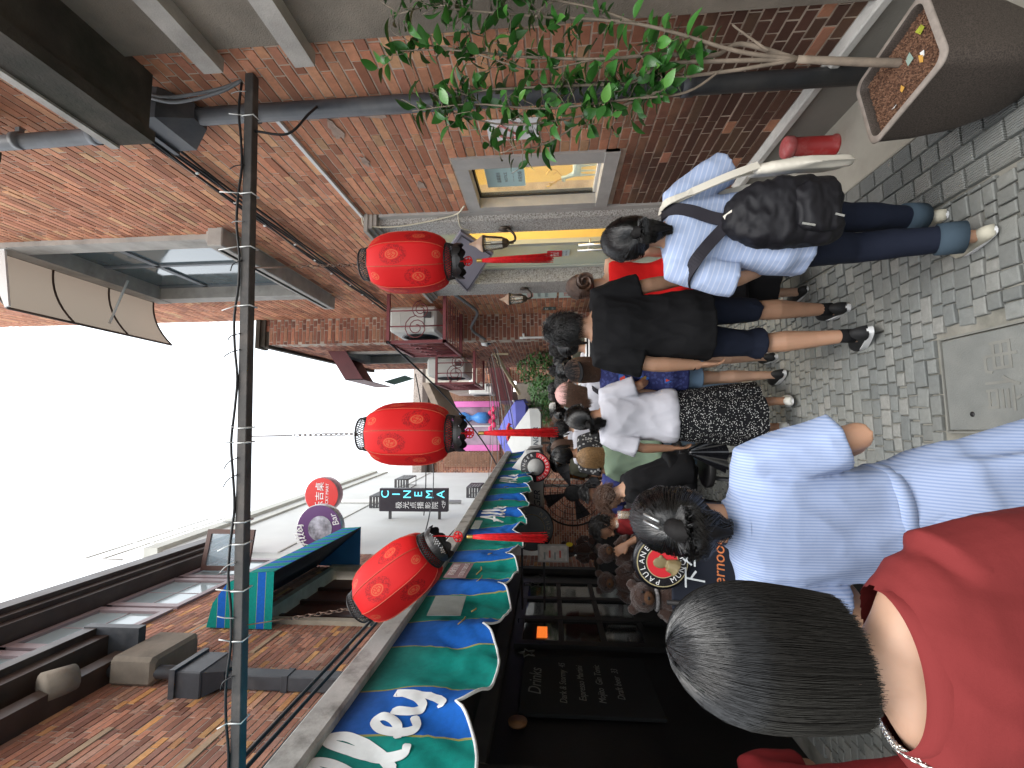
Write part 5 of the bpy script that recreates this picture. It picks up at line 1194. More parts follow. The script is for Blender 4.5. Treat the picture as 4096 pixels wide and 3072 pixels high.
def hair_on(parent, c, R, s, kind, m, n=900, length=.2, seed=1, tie=(0,-.125,.02), tail=.25, wave=.0, width=.03, fringe=True, vox=.008, rad_=.0011, puff=.014, part=0.0):
    """hair as a shaped mass with loose strands over it; c head centre, R head rotation, s scale"""
    rg = np.random.default_rng(seed); c = Vector(c); Rn = np.array(R)
    ax = (HA+puff)*s
    cap = MB(); NU, NV_ = 28, 18; rows = []
    for j in range(NV_+1):
        th = PI*.80*j/NV_; row = []
        for k in range(NU):
            ph = 2*PI*k/NU; fr = math.sin(ph)                       # +1 = face side
            lim = lerp(.80, .36 if fringe else .33, smooth01((fr+.05)/.6))*PI
            if kind in ('short', 'pony', 'bun'): lim = lerp(.70, .36, smooth01((fr+.15)/.6))*PI
            t_ = min(th, lim*th/(PI*.80)+0) if False else th*lim/(PI*.80)
            nrw = 1-.28*smooth01((t_-1.55)/.7); row.append(R @ Vector((nrw*ax[0]*math.sin(t_)*math.cos(ph), ax[1]*math.sin(t_)*math.sin(ph), ax[2]*math.cos(t_))))
        rows.append(row)
    inner = [[p*.9 for p in row] for row in rows]
    cap.rings(rows[1:], True, False, None, c, 0, True); cap.rings([r_ for r_ in reversed(inner[1:])], False, True, None, c, 0, True)
    o0 = len(rows[1:])*NU; cap.add([], [])
    n_ = NU; last = (len(rows)-2)*NU
    cap.f += [(last+k, last+(k+1) % NU, o0+(k+1) % NU, o0+k) for k in range(NU)]; cap.m += [0]*NU; cap.sm += [True]*NU
    h = obj('hair', cap, HCAP.get(m.name, m), parent)
    S = 11; ts = np.linspace(0, 1, S)
    ph = rg.random(n)*2*PI; u = rg.random(n); lay = rg.random(n)*.014*s; P = np.zeros((n, S, 3)); jit = rg.normal(0, 1, (n, 3))
    def ellp(th, ph, lay):
        e = ax[None, :]+lay[:, None]
        return np.stack([e[:, 0]*np.sin(th)*np.cos(ph), e[:, 1]*np.sin(th)*np.sin(ph), e[:, 2]*np.cos(th)], -1)
    if kind in ('bob', 'long'):
        th0 = .02+u**.8*1.25; fr = np.sin(ph); face = np.clip((fr-.35)/.3, 0, 1)
        L = length*s*(1-.0*face)*(1+rg.normal(0, .012 if kind == 'bob' else .05, n)); L = np.where(face > .5, length*s*.42, L)
        arcR = (ax[2]+ax[0])/2; th1 = 1.62; arcl = (th1-th0)*arcR
        for i, t_ in enumerate(ts):
            d = L*t_*(1.0)+0*arcl; d = (L-(th0*arcR))*t_
            th = np.minimum(th0+d/arcR, th1); over = np.maximum(d-arcl, 0)
            p = ellp(th, ph+.05*jit[:, 0]*t_, lay); k = 1-(.18 if kind == 'bob' else .1)*np.clip(over/(.12*s), 0, 1.6)**1.5*.7
            p[:, 0] *= k; p[:, 1] *= k; p[:, 2] -= over
            p[:, 1] += np.where(fr > 0, -.25*over*np.clip(fr, 0, 1), 0)
            w = wave*s*np.sin(14*t_+ph*5+jit[:, 1])*t_; p[:, 0] += w; P[:, i] = p
        P += (jit*.0016*s)[:, None, :]*ts[None, :, None]
    elif kind == 'short':
        th0 = u**.6*2.15; fr = np.sin(ph); lim = np.where(fr > .2, 1.15, 2.2); th0 = np.minimum(th0, lim)
        L = length*s*(.7+.6*rg.random(n)); arcR = (ax[2]+ax[0])/2
        for i, t_ in enumerate(ts): 
            p = ellp(th0+L*t_/arcR*.8, ph+.25*jit[:, 0]*t_, lay*.4+.010*s*t_*np.abs(jit[:, 1])+.004*s*t_); P[:, i] = p
        P += (jit*.004*s)[:, None, :]*ts[None, :, None]
    else:                                            # 'pony' / 'bun': swept back to a tie
        T = np.array(tie)*s; th0 = .05+u**.7*1.95; fr = np.sin(ph); th0 = np.where(fr > 0, np.minimum(th0, 1.25), th0)
        e0 = ellp(th0, ph, lay); u0 = e0/ax; u0 /= np.linalg.norm(u0, axis=1, keepdims=True); uT = T/ax; uT = uT/np.linalg.norm(uT)
        ktail = tail > 0 and kind == 'pony'; f1 = .5 if ktail else 1.0; rt_ = np.sqrt(rg.random(n)); rl_ = .75+.3*rg.random(n)
        for i, t_ in enumerate(ts):
            a = min(1, t_/f1); d = u0*(1-a)+uT*a; d /= np.linalg.norm(d, axis=1, keepdims=True)+1e-6
            p = d*(ax+.004*s)+(.006*s*np.sin(PI*a))*d
            if ktail and t_ > f1:
                b = (t_-f1)/(1-f1); spread = width*s*math.sin(PI*min(1, .15+b*.8))*1.0; aa = ph
                back = -.05*s*math.sin(PI*min(b*1.2, 1))-.01
                q = np.stack([T[0]+spread*np.cos(aa)*rt_, T[1]+back+spread*.6*np.sin(aa)*rt_, T[2]-tail*s*b*rl_+.02*s*math.sin(PI*b)], -1)
                q[:, 0] += wave*s*np.sin(9*b+jit[:, 1]*.8)
                p = q
            P[:, i] = p
        P += (jit*.0012*s)[:, None, :]
    P = P @ Rn.T+np.array(c)[None, None, :]
    tag(obj('strands', strands_mesh(P, rad_*np.linspace(1, .45, S)), m, h), kind='stuff')
    if kind == 'pony' and tail > 0:
        q = MB(); T = Vector(tie)*s; q.tube([c+R @ T+R @ Vector((0,-.01*s,0)), c+R @ (T+Vector((0,-.05*s,.0))), c+R @ (T+Vector((0,-.055*s,-tail*.4*s))), c+R @ (T+Vector((0,-.04*s,-tail*.95*s)))], [width*s*.45, width*s*.5, width*s*.5, width*s*.1], 10, lat=R @ Vector((1,0,0))); obj('ponytail', q, HCAP.get(m.name, m), h)
        q = MB(); q.tube([c+R @ (T+Vector((.016*s*math.cos(a*PI/8), -.012*s, .016*s*math.sin(a*PI/8)))) for a in range(17)], .005*s, 6); obj('hair_tie', q, DKPAINT, h)
    if kind == 'bun':
        T = Vector(tie)*s; n2 = 500; P = np.zeros((n2, 14, 3)); rr = rg.random((n2, 3))
        for i in range(14):
            a = rr[:, 0]*2*PI+i*.5; r0 = (.012+.026*rr[:, 1])*s*width/.03; k = (.4+.6*np.sin(PI*(rr[:, 2]*.8+.1)))
            P[:, i] = np.stack([T[0]+r0*np.cos(a)*k*1.3, T[1]-.012*s-.035*s*np.sin(PI*rr[:, 2])*(.6+.4*np.sin(a*2+rr[:, 1]*9)), T[2]+r0*np.sin(a)*k*1.3+.004*s*np.sin(a*3)], -1)
        P = P @ Rn.T+np.array(c)[None, None, :]
        tag(obj('bun', strands_mesh(P, [.0022]*14), m, h), kind='stuff')
    return h
def hand_mb(q, w, d, side, wide, curl=.5, s=1.0):
    """palm, four unequal bent fingers and a thumb; w wrist, d direction, wide = axis across the knuckles (thumb side +), palm normal = inward"""
    d = Vector(d).normalized(); wide = Vector(wide); wide = (wide-d*wide.dot(d)).normalized(); pn = d.cross(wide)*(-side)
    q.tube([w-d*.02*s, w+d*.01*s, w+d*.045*s, w+d*.088*s], [(.026*s,.020*s), (.029*s,.017*s), (.041*s,.015*s), (.040*s,.011*s)], 10, lat=wide)
    for k, L in enumerate((.072,.080,.075,.058)):
        r0 = w+d*.082*s+wide*(.034-.0225*k)*s; fan = wide*(.10-.07*k)
        d1 = (d+fan+pn*curl*.35).normalized(); d2 = (d*.75+fan*.5+pn*curl*1.1).normalized(); d3 = (d*.3+pn*curl*1.5+d*.2).normalized()
        p1 = r0+d1*L*.45*s; p2 = p1+d2*L*.33*s; p3 = p2+d3*L*.25*s
        q.tube([r0-d*.02*s, r0, p1, p2, p3], [.0095*s,.0095*s,.009*s,.008*s,.0062*s], 7)
    t0 = w+d*.025*s+wide*.028*s; d1 = (d*.75+wide*.65+pn*.35).normalized(); p1 = t0+d1*.042*s; p2 = p1+(d*.9+wide*.25+pn*.35).normalized()*.030*s
    q.tube([w+d*.005*s+wide*.012*s, t0, p1, p2], [.015*s,.014*s,.0105*s,.008*s], 7)
def shoe(parent, ank, fwd, s, upper, sole, pitch=0.0, style='sneaker', name='shoe'):
    f = Vector((fwd[0], fwd[1], 0)).normalized(); l = Vector((f.y, -f.x, 0)); R3 = Matrix((l, f, Vector((0,0,1)))).transposed() @ RX(-pitch)
    heel = Vector(ank)+R3 @ Vector((0,-.055*s,-.09*s)); out = []
    def foot(w, k): return [(w*math.sin(t_)*(1+.12*math.sin(2*t_)*0), k*math.cos(t_), 0) for t_ in [2*PI*i/20 for i in range(20)]]
    L = .262*s; th = .030*s if style == 'sneaker' else .014*s
    base = []
    for i in range(24):
        a = 2*PI*i/24; y = L*.5-L*.5*math.cos(a); wv = (.036+.012*smooth01(y/L*1.4))*s*abs(math.sin(a))**.62*(1 if math.sin(a) > 0 else -1); base.append(Vector((wv, y-.01*s, 0)))
    q = MB(); q.rings([[heel+R3 @ (b+Vector((0,0,0))) for b in base], [heel+R3 @ (b*1.0+Vector((0,0,th))) for b in base]])
    sh = MB(); zt = th*.9
    secs = [(-.008,.026,.052),(.02,.034,.078),(.06,.036,.080),(.10,.038,.070),(.14,.042,.056),(.19,.045,.044),(.23,.038,.036),(.252,.018,.026)]
    if style == 'flat': secs = [(y, a_, b_*.62) for y, a_, b_ in secs]
    sh.rings([[heel+R3 @ Vector((a_*s*math.cos(t_), y*s, zt+b_*s*max(-.08, math.sin(t_)))) for t_ in [2*PI*i/16 for i in range(16)]] for y, a_, b_ in secs], True, True, None, None, 0, True)
    o = obj(name, sh, upper, parent); obj('sole', q, sole, o); return o
def person(label, pos, rz, h, male=False, lean=0.0, head=(0,0,0), armL=None, armR=None, legL=None, legR=None, skin=None, vox=.008, top=None, bottom=None, shoes=None, hair=None, group=None, seat=None, feet=True, eyes=False, hands=True, curl=.5, z0=0.0, width=1.0, hk=1.0, neckup=0.0, drop=0.0):
    s = h/1.70; sh = s*hk; root = empty('person', (pos[0], pos[1], z0), rz, label, 'person', group); TB = MAL if male else FEM; skin = skin or SKIN_M
    hipz = .92
    def T(p):
        p = Vector(p)
        if p.z > hipz: q = p-Vector((0,0,hipz)); q = RX(-lean) @ q; p = q+Vector((0,0,hipz))
        return p*s
    shx = (.192 if male else .166)*width; nrot = RX(-lean*.6)
    hc = T((0,.012,1.50+neckup))+nrot @ Vector((0,.008,.085+.11*(hk-1)))*s; HR = nrot @ RZ(head[0]) @ RX(head[1]) @ RY(head[2])
    armL = armL or ((-.045,-.03,-.275), (-.005,.06,-.235)); armR = armR or ((.045,-.03,-.275), (.005,.06,-.235))
    legL = legL or ((-.095,.03,.49), (-.095,-.02,.09), 0); legR = legR or ((.095,.01,.49), (.095,.02,.09), 0)
    J = {}
    for sd, arm in ((-1, armL), (1, armR)):
        S_ = T((sd*shx,-.012,1.385-drop)); E_ = S_+Vector(arm[0])*s; W_ = E_+Vector(arm[1])*s; J[sd] = (S_, E_, W_)
    q = MB()
    q.rings([sring(T((0,y,z)), (w-.012)*s*width, (d-.012)*s, 20) for z, w, d, y in TB], True, True)
    q.tube([T((0,-.02,1.40)), T((0,-.008,1.47)), hc+HR @ Vector((0,-.012,-.05))*sh], [(.060*s,.056*s), (.053*s if not male else .06*s,.052*s), (.052*s,.056*s)], 14, lat=(1,0,0))
    # head
    rows = []
    for j in range(1, 18):
        th = PI*j/18
        row = []
        for k in range(22):
            ph = 2*PI*k/22; x, y, z = math.sin(th)*math.cos(ph), math.sin(th)*math.sin(ph), math.cos(th); w = 1.0; bk = 1.0
            if z < 0: w = 1-.30*(-z)**1.3; bk = 1-(.20*(-z) if y < 0 else .10*(-z))
            row.append(hc+HR @ Vector((.077*x*w, .096*y*bk, .115*z))*sh)
        rows.append(row)
    q.rings(rows, True, True)
    hp = lambda *a: hc+HR @ Vector(a)*sh
    q.ell(hp(0,.097,-.018), (.012*s,.016*s,.02*s), 8, 6, HR); q.ell(hp(0,.07,-.098), (.026*s,.022*s,.018*s), 8, 6, HR); q.ell(hp(0,.086,-.062), (.02*s,.010*s,.009*s), 8, 6, HR); q.ell(hp(0,.082,.02), (.05*s,.014*s,.012*s), 10, 6, HR)
    for sd in (-1, 1): q.ell(hp(sd*.079,-.008,-.012), (.011*s,.020*s,.033*s), 8, 8, HR @ RZ(sd*.35))
    for sd in (-1, 1):
        S_, E_, W_ = J[sd]; k = 1.12 if male else 1.0
        q.tube([S_+Vector((-sd*.06,0,.0))*s, S_, S_.lerp(E_, .3), S_.lerp(E_, .7), E_, E_.lerp(W_, .25), E_.lerp(W_, .7), W_], [.05*s*k,.050*s*k,.046*s*k,.040*s*k,.037*s*k,.038*s*k,.029*s*k,.024*s*k], 12)
        if hands: hand_mb(q, W_, (W_-E_).normalized()*.8+Vector((0,.05,-.2)), sd, Vector((0,1,0)) if abs((W_-E_).normalized().y) < .8 else Vector((-sd,0,.3)), curl, s)
    for sd, lg in ((-1, legL), (1, legR)):
        H_ = Vector((sd*.088,-.005,.89))*s; K_ = Vector(lg[0])*s; A_ = Vector(lg[1])*s; k = 1.08 if male else 1.0
        if seat: H_ = Vector((sd*.09,0,.90))*s
        q.tube([H_+Vector((0,0,.04))*s, H_, H_.lerp(K_, .4), H_.lerp(K_, .85), K_, K_.lerp(A_, .28)+Vector((0,-.012*s,0)), K_.lerp(A_, .65), A_+Vector((0,0,.02)), A_+Vector((0,.0,-.05*s))], [.085*s*k,.083*s*k,.072*s*k,.054*s*k,.050*s*k,.054*s*k,.040*s*k,.031*s*k,.032*s*k], 14)
    obj('body', fuse(q, vox, 2), skin, root)
    if eyes:
        for sd in (-1, 1): q = MB(); q.ell(hp(sd*.030,.084,-.002), (.011*s,.006*s,.006*s), 8, 6, HR); obj('eye', q, DKPAINT, root)
        q = MB(); q.ell(hp(0,.0935,-.064), (.02*s,.005*s,.005*s), 8, 6, HR); obj('lips', q, mat('lips', (.35,.09,.08), .5), root)
    # clothing -----------------------------------------------------------
    def folds(a1, seed, hz=1.0, vert=1.0):
        def f(p):
            w = nz((p.x*1.2, p.y*1.2, p.z*.6), 5, seed)*.7
            r1 = 1-abs(nz((p.x*1.3+w*.12, p.y*1.3, p.z*.75+p.x*.55), 8.0, seed+1))*2
            r2 = 1-abs(nz((p.x-p.z*.45, p.y, p.z*.5+p.x*.3), 14, seed+2))*2
            return a1*(r1*.65+r2*.35-.35)*s
        return f
    if top:
        e = top.get('ease', .012); hem = top.get('hem', .80); fl = top.get('flare', .02); q = MB(); rows = []; ztop = top.get('ztop', 1.435)
        zs = np.linspace(hem, ztop, 22)
        for z in zs:
            w, d, y = interp([(a, b, c_, d_) for a, b, c_, d_ in TB], float(z)); lo = max(0, (1.15-z)/.35)
            if top.get('boxy', False): w = max(w, lerp(.158 if not male else .178, w, smooth01((z-1.3)/.1)))
            rows.append(sring(T((0,y,z)), (w+e+fl*lo)*s*width, (d+e+fl*lo*.8)*s, 30, 2.35))
        q.rings(rows, True, True)
        sl = top.get('sleeve', .55)
        if sl > 0:
            for sd in (-1, 1):
                S_, E_, W_ = J[sd]; sr = top.get('srad', .066)
                pts = [S_+Vector((-sd*.07,0,.004))*s, S_+Vector((0,0,-.002))*s]; rd = [.055*s, (sr-.004)*s]
                for k in (.35, .7, 1.0):
                    a = sl*k; pts.append(S_.lerp(E_, a) if a <= 1 else E_.lerp(W_, a-1)); rd.append((sr+.004*k if a < 1.2 else sr-.012)*s)
                q.tube(pts, rd, 18)
        me = fuse(q, top.get('vox', .009), top.get('smooth', 3), folds(top.get('fold', .007), top.get('seed', 1)))
        keep = top.get('keep')
        if keep:
            import bmesh
            bm = bmesh.new(); bm.from_mesh(me); rem = [f for f in bm.faces if not keep(f.calc_center_median()/s)]
            bmesh.ops.delete(bm, geom=rem, context='FACES'); bm.to_mesh(me); bm.free()
        obj(top.get('name', 'shirt'), me, top['mat'], root)
        if top.get('collar'):
            q = MB(); n = 28; R0, R1, R2 = [], [], []
            for k in range(n):
                a = 2*PI*k/n; p = T((.062*math.cos(a), -.008+.060*math.sin(a), 1.432+.012*(-math.sin(a)))); R0.append(p); R1.append(T((.060*math.cos(a), -.008+.058*math.sin(a), 1.472-.02*max(0,math.sin(a))))); R2.append(T((.092*math.cos(a), -.012+.085*math.sin(a), 1.428-.012*max(0,math.sin(a)))))
            q.rings([R0, R1, R2], False, False, None, None, 0, True); obj('collar', q, top['mat'], root)
    if bottom:
        kd = bottom['kind']
        if kd in ('trousers', 'shorts'):
            q = MB(); en = bottom.get('end', .06 if kd == 'trousers' else .46); lr = bottom.get('rad', 1.0)
            q.rings([sring(Vector((0,y,z))*s, (w+.010)*s, (d+.012)*s, 26) for z, w, d, y in [t_ for t_ in TB if t_[0] < 1.06]], True, True)
            for sd, lg in ((-1, legL), (1, legR)):
                H_ = Vector((sd*.088,-.005,.89))*s; K_ = Vector(lg[0])*s; A_ = Vector(lg[1])*s
                full = [(H_+Vector((0,0,.05))*s,.092),(H_,.094),(H_.lerp(K_,.4),.085*lr),(H_.lerp(K_,.8),.072*lr),(K_,.066*lr),(K_.lerp(A_,.3)+Vector((0,-.008*s,0)),.064*lr),(K_.lerp(A_,.7),.056*lr),(K_.lerp(A_,.97),.053*lr)]
                if kd == 'shorts' and not bottom.get('bent'): full = [(p, r_) for p, r_ in full if p.z > en*s]+[(Vector((lerp(H_.x, K_.x, .95), lerp(H_.y, K_.y, .95) if en > lg[0][2] else K_.y, en*s)), bottom.get('hemr', .086))]
                q.tube([p for p, r_ in full], [r_*s for p, r_ in full], 18)
            obj('trousers' if kd == 'trousers' else 'shorts', fuse(q, bottom.get('vox', .009), 3, folds(bottom.get('fold', .006), 5)), bottom['mat'], root)
            if bottom.get('cuff'):
                for sd, lg in ((-1, legL), (1, legR)):
                    K_ = Vector(lg[0])*s; A_ = Vector(lg[1])*s; q = MB(); q.tube([K_.lerp(A_, .76), K_.lerp(A_, .86), K_.lerp(A_, 1.0)], [(.066*lr*s), .068*lr*s, .067*lr*s], 20); obj('cuff', q, bottom['cuff'], root)
        else:
            zt, ze = bottom.get('ztop', 1.04), bottom.get('end', .45); n = 96; rows = []; fr = bottom.get('flare', .10); nf = bottom.get('nf', 11); am = bottom.get('amp', .018); sway = bottom.get('sway', (0,0)); rg = random.Random(bottom.get('seed', 4)); phs = [rg.random()*6 for _ in range(6)]
            N = 30
            for i in range(N+1):
                v = i/N; z = lerp(zt, ze, v); w, d, y = interp(TB, max(z, .86)); k = smooth01(v*1.5)
                w0, d0 = w+.014+fr*v**.9*(1.0), d+.014+fr*v**.9*.85; row = []
                for j in range(n):
                    a = 2*PI*j/n; f = math.sin(nf*a+phs[0]+.8*math.sin(2*a+phs[1]))*.6+math.sin(nf*1.7*a+phs[2]+v*1.5)*.3+math.sin(3*a+phs[3])*.35
                    m_ = 1+0*f; amp = am*(v**.8)*k; row.append(Vector((math.cos(a)*(w0+amp*f)+sway[0]*v*v, y+math.sin(a)*(d0+amp*f)+sway[1]*v*v, z-.008*v*math.sin(3*a+phs[4])))*s)
                rows.append(row)
            q = MB(); q.rings(rows, True, False, None, None, 0, True); obj('skirt', q, bottom['mat'], root)
    if shoes and feet:
        for sd, lg in ((-1, legL), (1, legR)):
            fw = lg[3] if len(lg) > 3 else (sd*.12, 1, 0); shoe(root, Vector(lg[1])*s, fw, s, shoes[0], shoes[1], lg[2], shoes[2] if len(shoes) > 2 else 'sneaker')
    if hair: hair_on(root, hc, HR, sh, **hair)
    return root, hc, HR, s, T, J
def strip(q, pts, w, th, nrms):                    # flat strap following pts
    pts = [Vector(p) for p in pts]; rows = []
    for i, p in enumerate(pts):
        t_ = (pts[min(i+1, len(pts)-1)]-pts[max(i-1, 0)]).normalized(); n = Vector(nrms[i] if isinstance(nrms, list) else nrms); n = (n-t_*n.dot(t_)).normalized(); l = t_.cross(n)*(w/2); n = n*(th/2)
        rows.append([p-l-n, p+l-n, p+l+n, p-l+n])
    return q.rings(rows, True, True)
def cap_on(root, hc, HR, s, m, back=False, m2=None):
    q = MB(); rows = []
    for j in range(9):
        th = .05+1.42*j/8; rows.append([hc+HR @ Vector((.104*math.sin(th)*math.cos(a), .122*math.sin(th)*math.sin(a), .018+.125*math.cos(th)))*s for a in [2*PI*k/28 for k in range(28)]])
    q.rings(rows, True, False, None, None, 0, True); o = obj('cap', q, m, root); sg = -1 if back else 1
    q = MB(); pts, p2 = [], []
    for k in range(15):
        a = PI*k/14; pts.append(Vector((.085*math.cos(a), sg*(.075+.10*math.sin(a)**.8), .035-.028*math.sin(a))))
    q.poly([hc+HR @ p*s for p in pts], HR @ Vector((0,0,1)), .006*s); obj('brim', q, m2 or m, o)
    q = MB(); q.ell(hc+HR @ Vector((0,0,.145))*s, (.008*s,.008*s,.005*s), 8, 5); obj('button', q, m, o)
    return o
# fabrics
C_RED = cloth('red_crepe', (.155,.02,.02), var=.08); C_BLUE = cloth('blue_fine_stripe', (.33,.39,.545), (.225,.295,.475), True, 0, .0070, .45); C_BLUE2 = cloth('blue_wide_stripe', (.32,.39,.56), (.45,.50,.62), True, (.30,.1,.95), .020, .2)
C_BLACK = cloth('black_cotton', (.0065,.0065,.0075)); C_DENIMD = cloth('dark_denim', (.008,.011,.022), (.014,.018,.034), True, (.7,.2,.7), .003); C_DENIM = cloth('light_denim', (.20,.30,.42), (.14,.22,.33), True, (.7,.2,.7), .003)
C_CUFF = cloth('denim_cuff', (.05,.075,.10)); C_WHITE = cloth('white_cotton', (.48,.48,.53)); C_DOTS = cloth('black_dotted', (.008,.008,.010), (.62,.62,.6), dots=(85, .27)); C_NAVY = cloth('navy_print', (.018,.022,.085), (.035,.045,.14), dots=(40, .45))
C_TOPRED = cloth('bright_red_knit', (.62,.012,.012)); C_STRIPE = cloth('bw_stripe', (.7,.7,.7), (.01,.01,.012), True, 2, .03, .5); C_STRIPEV = cloth('grey_pinstripe', (.55,.56,.56), (.05,.05,.06), True, 0, .03, .18)
C_GREEN = cloth('sage_cotton', (.16,.22,.16)); C_ORANGE = cloth('orange_cotton', (.55,.18,.01)); C_OLIVE = cloth('olive_cotton', (.07,.07,.05)); C_PURPLE = cloth('blue_violet_cotton', (.05,.06,.20)); C_PRINT = cloth('grey_leaf_print', (.03,.03,.032), (.3,.3,.3), dots=(28, .35)); C_PINK = cloth('pink_twill', (.60,.36,.34)); C_CANVAS = cloth('canvas', (.62,.58,.50)); C_NYLON = cloth('black_nylon', (.007,.0065,.009), rough=.6, spec=.3); C_STRAP = cloth('strap_webbing', (.022,.02,.026), rough=.7); C_DKRED = cloth('dark_red_cotton', (.16,.012,.014))
SOLEW = mat('white_rubber', (.72,.72,.72), .55, .06, 9, .05); SHOEW = mat('white_leather', (.66,.65,.60), .5, .06, 9, .1); SHOEB = mat('black_mesh_shoe', (.012,.012,.013), .7, .3, 40, .3); SHOEBEI = mat('beige_canvas_shoe', (.48,.45,.36), .8, .08, 9, .2)

# --- woman in red dress, nearest
def _scoop(p): return not (p.z > 1.405+1.2*p.x*p.x and abs(p.x) < .16)
rt, hc, HR, s, T, J = person('woman in dark red dress with black bob, nearest, seen from behind', (-.365,.79), rad(3), 1.47, skin=SKIN_L, vox=.007, shoes=(SHOEB, SOLEW, 'flat'), lean=rad(3), head=(rad(-4), rad(-4), 0),
    armL=((-.03,.03,-.28),(.03,.16,-.18)), armR=((.03,.03,-.28),(-.03,.16,-.18)), top=dict(mat=C_RED, hem=.95, sleeve=1.25, ease=.014, flare=.03, fold=.011, ztop=1.43, keep=_scoop, name='dress_top', vox=.0065, srad=.074), bottom=dict(kind='skirt', mat=C_RED, ztop=1.02, end=.40, flare=.09, amp=.012),
    hair=dict(kind='bob', m=HBLACK, n=9500, length=.318, seed=3, puff=.016, rad_=.00062), width=1.06, hk=1.10, neckup=.045, drop=.075)
q = MB(); rows = []
for dz, k in ((.010,0),(.004,1),(-.022,2)):            # neckline band
    row = []
    for i in range(40):
        x = lerp(-.124,.124,i/39); z = 1.405+1.2*x*x; w_, d_, y_ = interp(FEM, z); yy = y_-(d_+.016)*max(0,1-(abs(x)/(w_+.018))**2.35)**(1/2.35); row.append(T((x*1.06, yy+(.010,-.004,-.006)[k], z+dz)))
    rows.append(row)
q.rings(rows, False, False, None, None, 0, True, False); obj('neckband', q, C_RED, rt)
q = MB(); pts = spline([T((-.125,.06,1.41)), T((-.13,-.04,1.425)), T((-.135,-.10,1.33)), T((-.13,-.125,1.2)), T((-.10,-.125,1.05)), T((-.03,-.13,.92)), T((.05,-.14,.85))], 16)
for i in range(0, len(pts)-1):
    a, b = pts[i], pts[i+1]; d = (b-a).normalized(); l = d.cross(Vector((0,1,0))) if i % 2 else d.cross(Vector((1,0,.3))); l.normalize(); c_ = (a+b)/2
    q.tube([c_+d*(.0095*math.sin(k*PI/4))+l*(.0045*math.cos(k*PI/4)) for k in range(9)], .0016, 5)
tag(obj('bag_chain', q, mat('silver_chain', (.75,.73,.68), .2, .1, 9, 0, metal=.9), rt), kind='stuff')

# --- woman in blue striped shirt dress
rt, hc, HR, s, T, J = person('woman in pale blue pinstripe shirt dress with clipped-up black hair', (-.235,1.24), rad(-6), 1.525, skin=SKIN_M, vox=.007, shoes=(SHOEW, SOLEW, 'flat'), head=(rad(6), rad(4), rad(3)),
    armL=((-.07,-.02,-.26),(.10,.19,.02)), armR=((.085,-.05,-.25),(-.09,.19,-.03)), top=dict(mat=C_BLUE, hem=.94, sleeve=.80, ease=.016, flare=.012, fold=.011, collar=True, ztop=1.44, name='dress_top', vox=.0065, srad=.072, seed=4), bottom=dict(kind='skirt', mat=C_BLUE, ztop=1.06, end=.46, flare=.12, amp=.05, nf=9, sway=(.02,0)),
    hair=dict(kind='pony', m=HBLACK, n=2600, seed=5, tie=(0,-.112,.055), tail=.15, wave=.02, width=.055, puff=.010))
q = MB(); q.rings([sring(T((0,.0,z)), (.163+e)*s, (.122+e)*s, 36) for z, e in ((1.030,-.01),(1.035,.001),(1.062,.001),(1.068,-.01))], False, False, None, None, 0, True); obj('belt', q, C_BLUE, rt)
for k, a in enumerate((-.006,.012)):
    q = MB(); q.tube([hc+HR @ Vector((.012+a,-.075,.118))*s, hc+HR @ Vector((.0+a,-.115,.088))*s], .003, 5); obj('hair_clip', q, ALU, rt)

# --- woman with backpack
rt, hc, HR, s, T, J = person('woman in light blue striped shirt carrying a black backpack and canvas tote', (.85,2.0), rad(-4), 1.46, skin=SKIN_M, vox=.007, lean=rad(3), head=(rad(-4), rad(-4), rad(-3)),
    armL=((-.09,-.05,-.26),(.06,.10,-.17)), armR=((.15,-.04,-.24),(.02,.20,-.06)), legL=((-.085,.06,.48),(-.10,-.10,.10), .12), legR=((.085,.10,.49),(.09,.16,.09), 0),
    top=dict(mat=C_BLUE2, hem=.78, sleeve=1.08, ease=.026, flare=.045, fold=.011, boxy=True, seed=7, srad=.082, vox=.0075), bottom=dict(kind='trousers', mat=C_DENIMD, cuff=C_CUFF, rad=1.12), shoes=(SHOEBEI, SOLEW, 'flat'),
    hair=dict(kind='pony', m=HBLACK, n=3000, seed=8, tie=(-.01,-.105,-.012), tail=.15, wave=.012, width=.05, puff=.013), hk=1.13)
q = MB(); q.rings([sring(T((.005,y,z)), w*s, d*s, 26, 3.0) for z, w, d, y in ((.72,.09,.02,-.20),(.73,.13,.06,-.21),(.80,.152,.082,-.22),(.96,.155,.086,-.22),(1.07,.14,.075,-.205),(1.15,.105,.055,-.19),(1.19,.05,.03,-.175))], True, True)
def _bp(p): return (.010*(1-abs(nz(p, 9, 2))*2)+.006*(1-abs(nz((p.x, p.y, p.z*2), 17, 4))*2)-.006)
bp = tag(obj('backpack', fuse(q, .008, 3, _bp), C_NYLON), 'slouchy black nylon backpack on the woman in the light blue striped shirt', 'backpack'); bp.matrix_world = rt.matrix_basis.copy()
bp.location = rt.location; bp.rotation_euler = rt.rotation_euler
q = MB(); q.rings([sring(T((0,y,z)), w*s, d*s, 20, 3.2) for z, w, d, y in ((.76,.085,.02,-.292),(.78,.11,.03,-.297),(.90,.11,.032,-.298),(.93,.085,.02,-.292))], True, True); obj('pocket', fuse(q, .008, 2, _bp), C_NYLON, bp)
